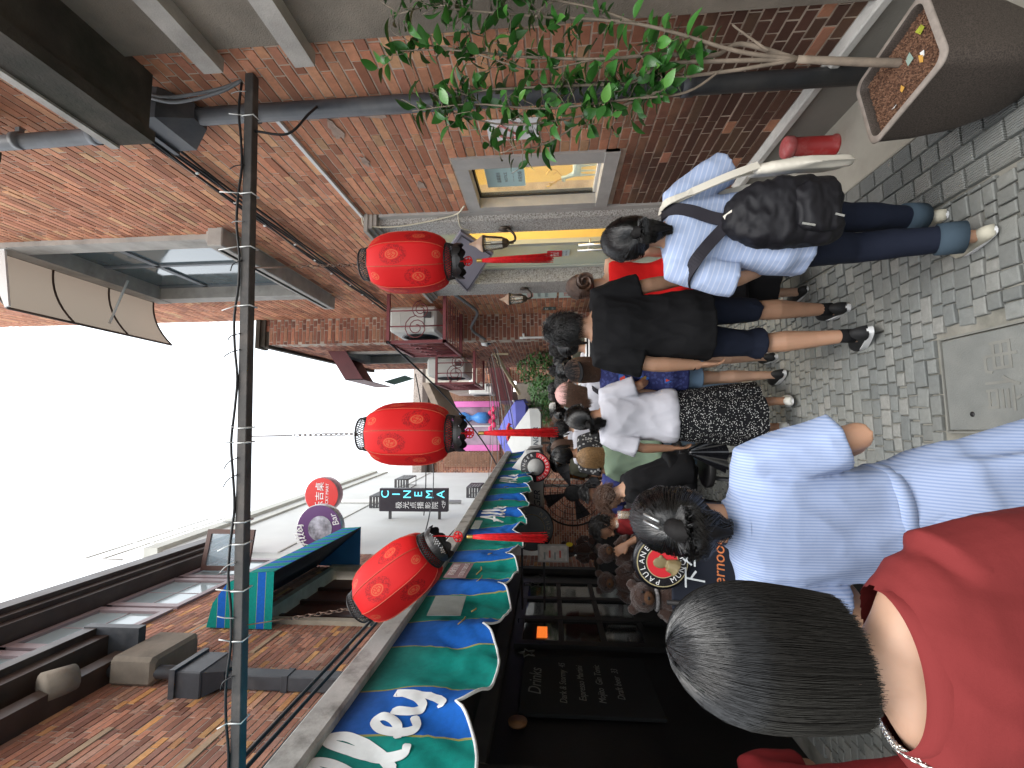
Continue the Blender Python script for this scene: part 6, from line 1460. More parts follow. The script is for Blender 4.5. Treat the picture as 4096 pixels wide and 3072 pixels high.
for nm, pts in (('strap', [(.0,-.165,1.16),(.03,-.145,1.24),(.075,-.128,1.33),(.10,-.095,1.41),(.105,-.02,1.445),(.11,.06,1.40)]), ('strap', [(.0,-.165,1.16),(-.06,-.150,1.22),(-.12,-.150,1.275),(-.18,-.135,1.32),(-.235,-.075,1.335),(-.25,.0,1.31)])):
    q = MB(); pp = spline([T(p) for p in pts], 6); strip(q, pp, .05, .008, [Vector((0,-1,0)).lerp(Vector((0,0,1)), smooth01((i/len(pp)-.4)*2.2)) for i in range(len(pp))]); obj(nm, q, C_STRAP, bp)
q = MB(); strip(q, [T((-.0,-.185,1.19)), T((.01,-.225,1.17)), T((.012,-.25,1.12)), T((0,-.26,1.06))], .035, .004, Vector((0,-1,0))); obj('grab_loop', q, C_CANVAS, bp)
for x, z in ((-.05,.80),(-.085,.92)):
    q = MB(); strip(q, [T((x,-.325,z)), T((x-.012,-.328,z-.035))], .008, .003, Vector((0,-1,0))); obj('zip_pull', q, ALU, bp)
tt = empty('tote_bag', rt.location, rt.rotation_euler[2], 'cream canvas tote bag hanging from the right shoulder of the backpack woman', 'bag')
q = MB(); q.rings([sring(T((x,y,z)), a*s, b*s, 24, 2.6, (.35,1,0), (1,-.2,0)) for x, y, z, a, b in ((.275,-.10,.64,.15,.012),(.275,-.10,.66,.16,.02),(.275,-.10,.84,.15,.026),(.265,-.10,.98,.11,.024),(.255,-.10,1.04,.07,.014))], True, True); obj('pouch', fuse(q, .009, 2, lambda p: .014*(1-abs(nz((p.x*1.5,p.y*1.5,p.z*.5), 9, 3))*2)-.006), C_CANVAS, tt)
for dy in (-.035, .02):
    q = MB(); pp = spline([T((.255,-.14+dy,1.03)), T((.215,-.165+dy*.3,1.16)), T((.17,-.145+dy*.2,1.30)), T((.135,-.07+dy,1.435)), T((.14,.02+dy,1.42)), T((.2,.06+dy,1.2)), T((.23,.05+dy,1.0))], 6); strip(q, pp, .034, .004, [Vector((.3,-1,.3))]*14+[Vector((0,0,1))]*8+[Vector((.5,1,0))]*20); obj('handle', q, C_CANVAS, tt)
q = MB(); q.box(T((.30,-.09,.78)), (.004,.03,.025)); obj('red_label', q, RED, tt)

# --- man in black
rt, hc, HR, s, T, J = person('man in black T-shirt and dark denim shorts, walking', (.60,2.72), rad(3), 1.765, male=True, skin=SKIN_M, vox=.0065, head=(rad(-14), 0, rad(2)),
    armL=((-.055,-.02,-.28),(.0,.03,-.25)), armR=((.06,-.03,-.275),(.05,.06,-.235)), legL=((-.10,.05,.49),(-.105,-.11,.12), .35), legR=((.10,.07,.50),(.105,.10,.09), 0),
    top=dict(mat=C_BLACK, hem=.80, sleeve=.78, ease=.024, flare=.022, fold=.012, boxy=True, seed=11, srad=.076, vox=.0075), bottom=dict(kind='shorts', mat=C_DENIMD, end=.50, hemr=.094), shoes=(SHOEB, SOLEW), width=.88,
    hair=dict(kind='short', m=HBLACK, n=3600, length=.035, seed=12, puff=.006, rad_=.0010))
for sd, lg in ((-1, (-.105,-.11,.12)), (1, (.105,.10,.09))):
    q = MB(); A_ = Vector(lg)*s; q.tube([A_+Vector((0,0,-.02)), A_+Vector((0,0,.05))], [.037*s,.036*s], 14); obj('sock', q, C_BLACK, rt)
q = MB(); W_ = J[-1][2]; q.tube([W_+Vector((.028*math.cos(a*PI/8), .026*math.sin(a*PI/8), .03)) for a in range(17)], .006, 6); obj('wristband', q, C_BLACK, rt)

# --- woman in white tee and dotted skirt, with glossy bag
rt, hc, HR, s, T, J = person('woman in white T-shirt and black dotted long skirt', (.10,3.55), rad(2), 1.615, skin=SKIN_T, vox=.0065, head=(rad(-28), rad(-6), 0),
    armL=((-.085,-.03,-.265),(.0,.03,-.235)), armR=((.075,-.06,-.26),(.10,.16,-.12)), legL=((-.09,.03,.48),(-.09,.06,.09), 0), legR=((.09,.04,.48),(.10,-.09,.11), .25),
    top=dict(mat=C_WHITE, hem=.86, sleeve=.85, ease=.022, flare=.03, fold=.011, boxy=True, seed=15, srad=.080), bottom=dict(kind='skirt', mat=C_DOTS, ztop=1.02, end=.24, flare=.075, amp=.018, nf=9), shoes=(SHOEW, SOLEW, 'flat'),
    hair=dict(kind='pony', m=HBLACK, n=1800, seed=16, tie=(0,-.105,-.06), tail=.13, wave=.03, width=.05, puff=.010))
bt = empty('glossy_bag', rt.location, rt.rotation_euler[2], 'glossy black pleated vinyl bag in the left hand of the dotted skirt woman', 'bag')
q = MB(); rows = []; b0 = J[-1][2]+Vector((-.03,.03,-.12))
for i in range(12):
    v = i/11; rows.append([b0+Vector((math.cos(a)*(.02+.12*v+.018*v*math.sin(7*a)), math.sin(a)*(.015+.05*v+.018*v*math.sin(7*a)), -.26*v)) for a in [2*PI*k/70 for k in range(70)]])
q.rings(rows, True, False, None, None, 0, True); obj('pleated_body', q, mat('vinyl', (.008,.008,.010), .12, .1, 5, 0, spec=.8), bt)
q = MB(); q.tube([b0+Vector((0,0,-.01)), b0+Vector((.02,0,.06)), b0+Vector((-.01,0,.07)), b0], .006, 6); obj('handle', q, DKPAINT, bt)

# --- woman in navy print with cap
rt, hc, HR, s, T, J = person('woman in navy print shirt with black backwards cap and long hair', (.47,3.62), rad(4), 1.60, skin=SKIN_L, vox=.0075, head=(rad(-20), rad(4), 0), legL=((-.08,.02,.48),(-.08,-.05,.10), .1), legR=((.09,.05,.49),(.095,.08,.09), 0),
    top=dict(mat=C_NAVY, hem=.76, sleeve=.7, ease=.022, flare=.03, fold=.008, boxy=True, seed=19), bottom=dict(kind='shorts', mat=C_DENIM, end=.64, hemr=.105), shoes=(SHOEB, SOLEW), hair=dict(kind='long', m=HBROWN, n=1600, length=.48, seed=20, wave=.006))
cap_on(rt, hc, HR, s, C_BLACK, True)
SHB = [mat('badge_blue', (.03,.10,.35), .7), mat('badge_red', (.5,.05,.03), .7), GOLD]
for k, (x, z) in enumerate(((-.10,1.27),(-.02,1.20),(-.10,1.10),(-.02,.98),(.08,1.24),(.10,1.06),(-.12,.92),(.06,.88))):
    q = MB(); w_, d_, y_ = interp(FEM, z); yy = y_-(d_+.034)*max(.2,1-(abs(x)/(w_+.05))**2)**.5-.006; c_ = (x, yy, z)
    q.poly([T((x-.03, yy, z+.032)), T((x+.03, yy, z+.032)), T((x+.03, yy, z)), T((x, yy, z-.042)), T((x-.03, yy, z))], (0,1,0), .004, 0); bd = obj('shield_badge', q, SHB[k % 2], rt)
    q = MB(); q.poly([T((x-.022, yy-.003, z+.024)), T((x+.0, yy-.003, z+.024)), T((x+.02, yy-.003, z-.014)), T((x-.003, yy-.003, z-.018))], (0,1,0), .002, 0); obj('badge_stripe', q, SHB[2 if k % 3 else 1-k % 2], bd)

# --- woman in red top with bun
rt, hc, HR, s, T, J = person('woman in bright red sleeveless top with braided bun', (1.02,3.25), rad(-2), 1.60, skin=SKIN_L, vox=.0075, armL=((-.05,-.05,-.27),(.02,.06,-.22)), armR=((.07,-.04,-.27),(.0,.08,-.22)),
    top=dict(mat=C_TOPRED, hem=.74, sleeve=0, ease=.018, flare=.05, fold=.007, ztop=1.40, seed=22), bottom=dict(kind='skirt', mat=C_BLACK, ztop=1.0, end=.26, flare=.10, amp=.02), shoes=(SHOEB, SOLEW, 'flat'), hair=dict(kind='bun', m=HBROWN, n=1500, seed=23, tie=(0,-.115,.0), width=.042, puff=.008))
t = empty('shoulder_bag', (rt.location.x-.12, rt.location.y-.2, .62), 0, 'black shoulder bag hanging low beside the red top woman', 'bag'); q = MB(); q.rbox((0,0,0), (.26,.09,.34), .03); obj('pouch', q, C_NYLON, t)
# --- woman in pink cap
rt, hc, HR, s, T, J = person('woman in pink baseball cap and white T-shirt with black bag strap', (.31,4.22), rad(-35), 1.665, skin=SKIN_L, vox=.008, head=(rad(-25), rad(-8), 0), legL=((-.09,.03,.48),(-.09,.06,.09), 0), legR=((.09,.04,.48),(.10,-.10,.12), .3),
    top=dict(mat=C_WHITE, hem=.80, sleeve=.7, ease=.022, flare=.02, fold=.007, boxy=True, seed=25), bottom=dict(kind='trousers', mat=C_DENIM, rad=1.05), shoes=(SHOEW, SOLEW), hair=dict(kind='long', m=HBROWN, n=1500, length=.42, seed=26, wave=.01), eyes=True)
cap_on(rt, hc, HR, s, C_PINK)
q = MB(); pp = spline([T((.13,.03,1.43)), T((.12,-.10,1.38)), T((.02,-.14,1.22)), T((-.10,-.14,1.05)), T((-.17,-.06,.92))], 6); strip(q, pp, .035, .006, Vector((0,-1,.2))); obj('bag_strap', q, C_STRAP, rt)
# --- striped top woman ahead of the man
person('woman in black and white striped top just ahead of the man in black', (.84,4.7), rad(-10), 1.63, skin=SKIN_L, vox=.010, head=(rad(20), 0, 0), top=dict(mat=C_STRIPE, hem=.80, sleeve=.9, ease=.02, seed=28, vox=.012), bottom=dict(kind='trousers', mat=C_BLACK, vox=.012), shoes=(SHOEB, SOLEW), hair=dict(kind='pony', m=HBLACK, n=500, seed=29, tail=.2, tie=(0,-.11,.03), rad_=.002))
# --- crowd further up the alley
CR = [  # label, reading-scale head centre x,y, depth, height?, facing, shirt, hair kind, hair mat, male, lower
 ('man in glasses with short hair facing left behind the striped top woman', 1208, 757, 5.6, -60, C_OLIVE, 'short', HBLACK, True),
 ('woman with loose black hair beside the potted greenery', 1218, 778, 5.9, 5, C_BLACK, 'bob', HBLACK, False),
 ('man with greying short hair in a pinstripe shirt', 1222, 818, 5.6, 15, C_STRIPEV, 'short', HGREY, True),
 ('man with very thin cropped hair beside the pink cap', 1216, 830, 6.6, -20, C_STRIPEV, 'short', HGREY, True),
 ('dark haired person in front of the far greenery', 1200, 838, 8.0, 10, C_BLACK, 'bob', HBLACK, False),
 ('person in a white brimmed hat far up the alley', 1202, 880, 9.5, 0, C_WHITE, 'short', HDARK, False),
 ('person in beige cap far up the alley', 1206, 872, 10.5, 0, C_BLACK, 'short', HDARK, True),
 ('woman with gathered black hair behind the dotted skirt woman', 1214, 893, 7.2, 0, C_WHITE, 'bun', HBLACK, False),
 ('brown haired person in white shirt under the parasol edge', 1208, 906, 8.6, 0, C_WHITE, 'bob', HBROWN, False),
 ('person in pale shirt directly behind the tassel', 1216, 923, 6.4, 5, C_WHITE, 'short', HBLACK, True),
 ('pale faced person looking toward the camera under the parasol', 1197, 942, 9.8, 180, C_WHITE, 'bob', HBLACK, False),
 ('dark haired woman in white shirt left of the tassel', 1206, 950, 7.8, 10, C_WHITE, 'bob', HBLACK, False),
 ('woman with long chestnut hair in a white blouse', 1212, 967, 6.2, 15, C_WHITE, 'long', HBROWN, False),
 ('person with short dark hair behind the chestnut haired woman', 1196, 970, 8.8, 20, C_BLACK, 'short', HBLACK, True),
 ('man in olive shirt facing the camera', 1206, 990, 6.8, 170, C_OLIVE, 'short', HBLACK, True),
 ('woman in orange top beside the parasol pole', 1208, 1006, 7.6, 160, C_ORANGE, 'bob', HBLACK, False),
 ('woman with tied hair in white just right of the pink cap', 1226, 800, 5.2, 8, C_WHITE, 'bun', HBLACK, False),
 ('man with cropped hair in black behind the greenery edge', 1204, 800, 7.0, -8, C_BLACK, 'short', HBLACK, True),
 ('person in sage top deep in the crowd', 1200, 856, 8.6, 4, C_GREEN, 'bob', HDARK, False),
 ('person in navy deep in the crowd under the poster', 1199, 896, 11.0, 0, C_NAVY, 'short', HBLACK, True),
 ('woman with brown bob in pinstripes far under the parasol', 1198, 930, 8.2, 6, C_STRIPEV, 'bob', HBROWN, False),
 ('man with black hair in white shirt left of the parasol pole', 1202, 958, 9.2, 170, C_WHITE, 'short', HBLACK, True),
 ('person in dark red far behind the orange top', 1199, 1000, 9.6, 10, C_DKRED, 'bob', HBLACK, False),
 ('person in leaf print shirt behind the seated guests', 1218, 980, 5.4, 20, C_PRINT, 'bob', HBLACK, False),
]
for k, (lb_, x, y, Y, fz, sh, hk, hm, ml) in enumerate(CR):
    p = ony(x, y, Y); h_ = max(1.5, min(1.82, (p.z+.11)))
    rt, hc, HR, s, T, J = person(lb_, (p.x, p.y), rad(fz), h_, male=ml, skin=(SKIN_L, SKIN_M, SKIN_T)[k % 3], vox=.013, head=(rad((k*37 % 50)-25), 0, 0), top=dict(mat=sh, hem=.80, sleeve=.75, ease=.02, seed=k+30, vox=.015, fold=.006), bottom=dict(kind='trousers', mat=(C_DENIMD, C_BLACK, C_DENIM)[k % 3], vox=.016), shoes=(SHOEB, SOLEW), hair=dict(kind=hk, m=hm, n=350, length={'short': .04, 'bob': .24, 'long': .42}.get(hk, .2), seed=k+60, rad_=.0028, tie=(0,-.11,.02)), eyes=abs(fz) > 90, group='crowd further up the alley')
    if 'brimmed' in lb_: 
        q = MB(); q.lathe([(.16,.0),(.15,.012),(.10,.012),(.098,.10),(.05,.125)], 24, hc+Vector((0,0,.03)), None, 0, True); obj('hat', q, mat('white_straw', (.75,.74,.7), .8, .05), rt)
    if 'beige cap' in lb_: cap_on(rt, hc, HR, s, mat('beige_twill', (.45,.37,.25), .9, .08))
# --- guests seated at the terrace tables on the left
SL = ((-.10,.36,.90), (-.10,.40,.47), 0); SR = ((.10,.36,.90), (.10,.40,.47), 0)
def seated(lbl, p, fz, sh, hk, hm, lean=12, head=(0,0,0), skin=None, male=True, arms=None, h_=1.70, seat_h=.45):
    a = arms or (((-.06,.10,-.25),(.05,.22,.02)), ((.06,.10,-.25),(-.05,.22,.02)))
    return person(lbl, (p[0], p[1]), rad(fz), h_, male=male, skin=skin or SKIN_L, lean=rad(lean), vox=.010, head=head, armL=a[0], armR=a[1], legL=SL, legR=SR, seat=True, top=dict(mat=sh, hem=.86, sleeve=.75, ease=.02, seed=int(p[0]*100) % 50, vox=.011, boxy=True), bottom=dict(kind='trousers', mat=C_BLACK, vox=.013, bent=True), shoes=(SHOEB, SOLEW), hair=dict(kind=hk, m=hm, n=900, length={'short': .03, 'bob': .24, 'long': .36}.get(hk, .2), seed=77, rad_=.0018, wave=.012 if hk == 'long' else 0), z0=seat_h-.88, group='guests seated at the terrace')
def stool(p, lbl):
    t = empty('bar_stool', p, 0, lbl, 'stool', 'terrace stools'); q = MB(); q.lathe([(.165,.40),(.17,.41),(.17,.44),(.16,.45)], 20); obj('seat', q, DKPAINT, t)
    for k in range(4):
        a = PI/4+k*PI/2; q = MB(); q.tube([(.12*math.cos(a),.12*math.sin(a),.40),(.18*math.cos(a),.18*math.sin(a),.0)], .012, 6); obj('leg', q, DKMETAL, t)
p = ony(1330, 1035, 4.1); seated('man in black T-shirt with brown hair bending over the terrace table', (p.x+.10, p.y), 78, C_BLACK, 'short', HBROWN, 24, (0, rad(-14), 0), seat_h=.60); stool((p.x+.10, p.y, 0), 'dark stool under the bending man in black')
p = ony(1300, 985, 5.0); seated('woman with wavy blond hair and sage green top seated with her back turned', (p.x, p.y), 20, C_GREEN, 'long', HGOLD, 4, (0,0,0), male=False, seat_h=.62); stool((p.x, p.y, 0), 'dark stool under the blond woman')
p = ony(1275, 1050, 5.6); seated('guest in blue violet shirt at the shaded table', (p.x, p.y), 150, C_PURPLE, 'short', HBLACK, 10, (0,0,0), skin=SKIN_T, seat_h=.60)
stool((p.x, p.y, 0), 'dark stool under the guest in blue violet')
p = ony(1290, 1120, 4.7); seated('guest raising a glass in the shade of the awning', (p.x, p.y), 110, C_DKRED, 'short', HBLACK, 6, (0,0,0), skin=SKIN_T, seat_h=.55, arms=(((-.08,.12,-.22),(.06,.10,.22)), ((.06,.1,-.25),(-.05,.2,.05)))); stool((p.x, p.y, 0), 'dark stool under the guest raising a glass')
seated('guest in dark red shirt at the near left edge in the shade', (-1.33, 1.75), 60, C_DKRED, 'short', HBLACK, 8, (0,0,0), skin=SKIN_M, seat_h=.50); stool((-1.33, 1.75, 0), 'dark stool under the near guest in dark red')
# terrace table with glasses
t = empty('terrace_table', (-.80, 4.55, 0), 0, 'round dark terrace table between the seated guests', 'table')
q = MB(); q.lathe([(.33,.94),(.34,.95),(.34,.975),(.33,.98)], 28); obj('top', q, BARW, t); q = MB(); q.lathe([(.2,0),(.2,.02),(.03,.05),(.03,.94)], 16); obj('pedestal', q, DKMETAL, t)
BEER = mat('beer', (.42,.20,.03), .2, .1, 4, 0, spec=.6)
for k, (x, y, nm) in enumerate(((-.78,4.42,'nearest'),(-.9,4.62,'middle'),(-.66,4.66,'farthest'))):
    g = empty('beer_glass', (x, y, .98), 0, nm+' beer glass on the terrace table', 'glass'); q = MB(); q.lathe([(.028,0),(.034,.01),(.038,.15),(.036,.15),(.03,.01)], 16, caps=(True, False)); obj('tumbler', q, LGLASS, g); q = MB(); q.lathe([(.029,.008),(.034,.12)], 14); obj('beer', q, BEER, g)
# --- parasols
def parasol(p, w_, zt, zf, fl, m, lbl, txt, txm, rz=0, roundf=True):
    t = empty('parasol', p, rz, lbl, 'parasol'); q = MB(); a = w_/2; n = 10; vs = []; rows = []
    top = (0,0,zt); e = [(-a,-a),(a,-a),(a,a),(-a,a)]
    for k in range(4):
        x0, y0 = e[k]; x1, y1 = e[(k+1) % 4]; r = [Vector(top)]; g = []
        for i in range(n+1):
            f = i/n; sg = -.05*math.sin(PI*f); g.append(Vector((lerp(x0,x1,f), lerp(y0,y1,f), zf+.03+sg*.6)))
        mid = [Vector(top).lerp(q_, .5)+Vector((0,0,.03)) for q_ in g]
        fs = [(0, 1+i, 2+i) for i in range(n)]+[(1+i, 1+n+1+i, 2+n+1+i, 2+i) for i in range(n)]
        q.add([top]+mid+g, fs, 0, True)
    obj('canopy', q, m, t)
    for k in range(4):
        x0, y0 = e[k]; x1, y1 = e[(k+1) % 4]; nr = Vector((y1-y0, -(x1-x0), 0)).normalized()
        g, b = [], []
        for i in range(17):
            f = i/16; ed = min(f, 1-f)*w_; cr = .05; dz = fl-(0 if ed > cr else (cr-math.sqrt(max(0, cr*cr-(cr-ed)**2)))); pt = Vector((lerp(x0,x1,f), lerp(y0,y1,f), zf+.03-.03*math.sin(PI*f))); g.append(pt+nr*.01); b.append(Vector((pt.x, pt.y, zf+.03-dz))+nr*(.035+.008*math.sin(f*19)))
        q = MB(); q.rings([g, b], False, False, None, None, 0, True, False); fo = obj('flap', q, m, t)
        if txt: c_ = (g[8]+b[8])/2+nr*.012; r_ = Vector((x1-x0, y1-y0, 0)).normalized(); text('lettering', txt, fl*.62, txm, t, c_, r_, (0,0,1), shear=.15, depth=.001)
    q = MB(); q.tube([(0,0,0),(0,0,zt-.02)], .024, 8); obj('pole', q, WHITEP, t)
    for k in range(4): q = MB(); q.tube([(0,0,zt-.06),(e[k][0],e[k][1],zf+.03)], .009, 5); obj('rib', q, WHITEP, t)
    q = MB(); q.lathe([(.26,0),(.27,.02),(.24,.07),(.04,.1)], 20); obj('base', q, DKMETAL, t)
    return t
INKB = mat('ink_navy', (.02,.03,.06), .7, .05)
PWHITE = cloth('parasol_white', (.55,.56,.55), rough=.8); PGREY = cloth('parasol_grey', (.42,.42,.41), rough=.8); PPURP = cloth('parasol_blue', (.12,.13,.42), rough=.8)
parasol((-.26, 9.6, 0), 1.35, 2.62, 2.10, .22, PWHITE, 'white beer parasol with dark lettering beyond the tassel', 'ERDINGER', INKB)
PB = parasol((-.12, 12.2, 0), 1.7, 3.15, 2.55, .26, PPURP, 'blue violet parasol with red and yellow emblem', None, None)
q = MB(); q.ell((0,0,0), (.16,.012,.10), 14, 8); em = obj('emblem', q, mat('emblem_yellow', (.75,.5,.02), .6), PB, (.06,-.89,2.71))
for sx in (-1, 1): q = MB(); q.tube([(sx*.03,-.012,.0),(sx*.12,-.012,.05),(sx*.22,-.012,.01),(sx*.2,-.012,-.05)], [.02,.04,.035,.01], 8); obj('red_figure', q, RED, em)
PG = parasol((-.86, 7.35, 0), 1.15, 2.50, 2.06, .24, PGREY, 'grey-white beer parasol half under the striped awning', None, None)
q = MB(); q.lathe([(.215,0),(.215,.006)], 32, (0,0,0), RX(PI/2)); t = obj('emblem', q, mat('emblem_dark', (.03,.03,.035), .6), PG, (.34,-.67,1.95))
q = MB(); q.rings([[Vector((r*math.cos(a), -.008, r*math.sin(a))) for a in [PI*1.02+PI*.96*k/20 for k in range(21)]] for r in (.135,.20)], False, False, None, None, 0, False, False); obj('red_band', q, RED, t)
q = MB(); q.lathe([(.115,0),(.115,.006)], 28, (0,-.006,0), RX(PI/2)); obj('inner_disc', q, PGREY, t)
ring_text('lettering', 'WEISSBRÄU', .168, PI*1.08, PI*1.92, .056, WHT, t, -.012, True); ring_text('lettering', 'ERDINGER', .168, PI*.95, PI*.05, .056, WHT, t, -.012)
text('lettering', 'ERDINGER', .13, INKB, PG, (-.30,-.63,1.93), (1,0,0), shear=.25, depth=.001)
# --- black round bar sign on arms
c = ony(1148, 1139, 5.9); t = disc_sign('beer_sign', c, .275, mat('sign_black', (.012,.011,.011), .35, .1), DKPAINT, 'black round beer sign with worn lettering under the scalloped valance', .09)
SGOLD = mat('sign_gold', (.23,.18,.09), .5, .15)
ring_text('lettering', 'MÜNCHEN', .215, PI*1.15, PI*1.85, .06, SGOLD, t, -.055, True); ring_text('lettering', 'PAULANER', .215, PI*.93, PI*.07, .06, SGOLD, t, -.055)
q = MB(); q.tube([(.165*math.cos(a*PI/16), -.052, .165*math.sin(a*PI/16)) for a in range(33)], .005, 5); obj('ring', q, SGOLD, t)
for z in (.12,-.15): q = MB(); q.tube([(-.24,0,z),(LX-c.x+.02,0,z)], .014, 6); obj('arm', q, DKMETAL, t)
# --- chalk easel with round sign
t = empty('chalk_easel', (-.70, 2.62, 0), rad(-6), 'navy chalkboard easel with coffee menu under a round beer sign', 'easel')
SLATE = mat('navy_slate', (.008,.011,.022), .7, .2, 6, .1)
q = MB(); q.rbox((0,.03,.66), (.60,.03,.86), .006, RX(rad(-6))); obj('board', q, SLATE, t)
for x in (-.27,.27): q = MB(); q.tube([(x,.0,0),(x*.92,.05,1.12)], .014, 6); obj('leg', q, DKPAINT, t)
q = MB(); q.tube([(0,.5,0),(0,.06,1.05)], .014, 6); obj('leg', q, DKPAINT, t)
for k, (s_, sz, m_) in enumerate((('下午茶', .12, CHALKW), ('Afternoon Tea', .085, CHALKO), ('Waffle + Coffee', .085, CHALKW), ('松饼 + 咖啡', .085, CHALKO), ('Waffle + Coffee', .08, CHALKW), ('RMB 58', .08, CHALKW))):
    text('lettering', s_, sz, m_, t, (.03,.012+.011*k*.0-(.36-.115*k)*.105+.012-.018,.99-.125*k), (1,0,0), (0,math.sin(rad(6)),math.cos(rad(6))), shear=.15, depth=.001)
R6 = RX(PI/2)
q = MB(); q.lathe([(.145,-.02),(.15,-.015),(.15,.015),(.145,.02)], 40, (0,0,1.16), R6); dsc = obj('round_sign', q, mat('sign_navy', (.006,.006,.009), .3, .1), t)
for nm, r, y, m_ in (('gold_ring', .134, .0215, mat('ring_gold', (.42,.36,.2), .45, .1)), ('black_band', .128, .023, MT['sign_navy']), ('gold_ring', .085, .0245, MT['ring_gold']), ('red_field', .080, .026, RED)):
    q = MB(); q.lathe([(r,0),(r,.001)], 40, (0,-y,1.16), R6, 0, False); obj(nm, q, m_, dsc)
t2 = empty('label_anchor') if False else None
for wd_, a0, a1, fl in (('PAULANER', PI*.98, PI*.10, False), ('MÜNCHEN', PI*1.12, PI*1.88, True)):
    for i, ch in enumerate(wd_):
        a = lerp(a0, a1, (i+.5)/len(wd_)); u_ = Vector((math.cos(a),0,math.sin(a))); tg = Vector((math.sin(a),0,-math.cos(a))); text('lettering', ch, .040, WHT, dsc, Vector((0,-.0265,1.16))+u_*.107, -tg if fl else tg, -u_ if fl else u_, depth=.0008)
q = MB(); q.ell((.0,-.03,1.172), (.032,.008,.04), 14, 10); q.ell((.03,-.03,1.168), (.014,.006,.012), 8, 6); q.tube([(-.012,-.028,1.14),(-.02,-.028,1.105),(-.03,-.028,1.09)], [.03,.042,.05], 10); obj('profile_relief', fuse(q, .004, 2), SGOLD, dsc)
person('shop assistant with black bob standing inside behind the display window', (2.55, 3.25), rad(100), 1.6, skin=SKIN_M, vox=.014, lean=rad(10), top=dict(mat=C_BLACK, hem=.8, sleeve=.9, vox=.015), bottom=dict(kind='trousers', mat=C_BLACK, vox=.016), shoes=(SHOEB, SOLEW), hair=dict(kind='bob', m=HBLACK, n=500, length=.26, rad_=.002))
# --- teddy bears
FUR = NT('bear_fur'); _n = FUR.noise(140, 4, .7); FUR.col(FUR.mix(_n, (.02,.008,.005), (.07,.028,.016))).rough(.95); FUR.bump(_n, 1.0, .01); FUR.set(**{'Sheen Weight': .3}); FUR = FUR.mat
FUR2 = mat('bear_muzzle', (.09,.042,.02), .95, .25, 60, .6, 140)
def teddy(p, rz, k, lbl, ribbon=None):
    t = empty('teddy_bear', p, rz, lbl, 'teddy bear', 'teddy bears on the terrace'); q = MB()
    q.ell((0,0,.16*k), (.12*k,.10*k,.15*k)); q.ell((0,.0,.38*k), (.11*k,.10*k,.10*k))
    for sx in (-1, 1):
        q.ell((sx*.085*k,.01*k,.46*k), (.042*k,.025*k,.042*k)); q.tube([(sx*.09*k,0,.26*k),(sx*.16*k,-.05*k,.18*k),(sx*.15*k,-.11*k,.12*k)], [.045*k,.045*k,.04*k], 10); q.tube([(sx*.07*k,-.03*k,.06*k),(sx*.10*k,-.14*k,.05*k),(sx*.11*k,-.21*k,.06*k)], [.06*k,.055*k,.055*k], 10)
    b = obj('body', fuse(q, .010*k, 2, lambda p_: .006*nz(p_, 60, 2)), FUR, t)
    q = MB(); q.ell((0,-.09*k,.355*k), (.05*k,.04*k,.04*k)); mz = obj('muzzle', q, FUR2, t); q = MB(); q.ell((0,-.13*k,.365*k), (.014*k,.008*k,.010*k), 8, 6); obj('nose', q, DKPAINT, mz)
    for sx in (-1, 1): q = MB(); q.ell((sx*.04*k,-.092*k,.40*k), (.010*k,.007*k,.010*k), 8, 6); obj('eye', q, DKPAINT, t)
    if ribbon: q = MB(); q.tube([(.085*k*math.cos(a*PI/10), .08*k*math.sin(a*PI/10), .29*k) for a in range(21)], .016*k, 6); obj('ribbon', q, ribbon, t)
    return t
def pedestal(x, y, h_, lbl):
    t = empty('side_cabinet', (x, y, 0), 0, lbl, 'cabinet'); q = MB(); q.rbox((0,0,h_/2), (.42,.42,h_), .01); obj('case', q, BARW, t); q = MB(); q.rbox((0,0,h_+.012), (.46,.46,.022), .004); obj('top', q, mat('cabinet_top', (.03,.025,.02), .4), t)
pedestal(-1.02, 3.05, .86, 'black side cabinet beneath the bear beside the easel'); teddy((-1.02, 3.0, .885), rad(15), .80, 'brown teddy bear with plaid ribbon sitting behind the chalk easel', mat('plaid', (.25,.24,.24), .9, .6, 60))
pedestal(-1.28, 4.5, .90, 'black side cabinet beneath the pair of bears'); teddy((-1.38, 4.42, .925), rad(10), .85, 'brown teddy bear of the pair, on the side toward the wall'); teddy((-1.16, 4.55, .925), rad(35), .8, 'brown teddy bear of the pair, on the side toward the alley')
pedestal(-1.42, 5.75, 1.20, 'tall black cabinet with a bear on top near the framed menu'); teddy((-1.42, 5.72, 1.225), rad(20), .8, 'lone brown teddy bear on the tall cabinet near the framed menu')
# --- framed menu, fan, yellow tag
c = ony(1195, 1195, 5.6); t = empty('framed_menu', c, rad(12), 'silver framed menu sheet standing in front of the brick pier', 'frame')
q = MB(); q.rbox((0,0,0), (.20,.02,.36), .004); obj('frame', q, mat('frame_grey', (.35,.34,.34), .4, .1), t); q = MB(); q.box((0,-.0115,0), (.165,.003,.32)); obj('sheet', q, mat('menu_sheet', (.55,.52,.5), .6, .25, 18, 0), t)
for k in range(4): q = MB(); q.box((-.03+.02*(k % 2),-.0135,.10-.06*k), (.08,.001,.02)); obj('print_line', q, INKR if k % 2 else INKG, t)
q = MB(); q.tube([(0,.012,-.18),(0,.03,-c.z)], .010, 6); obj('stand', q, DKMETAL, t); q = MB(); q.lathe([(.14,0),(.14,.012)], 18, (0,.03,-c.z)); obj('foot', q, DKMETAL, t)
q = MB(); q.ell((.10,-.02,-.19), (.025,.006,.04), 12, 8); obj('yellow_tag', q, mat('tag_yellow', (.7,.55,.02), .6), t)
c = ony(1237, 1063, 6.9); t = empty('drum_fan', c, rad(-10), 'large dark round wire-grille fan at the back of the terrace', 'fan')
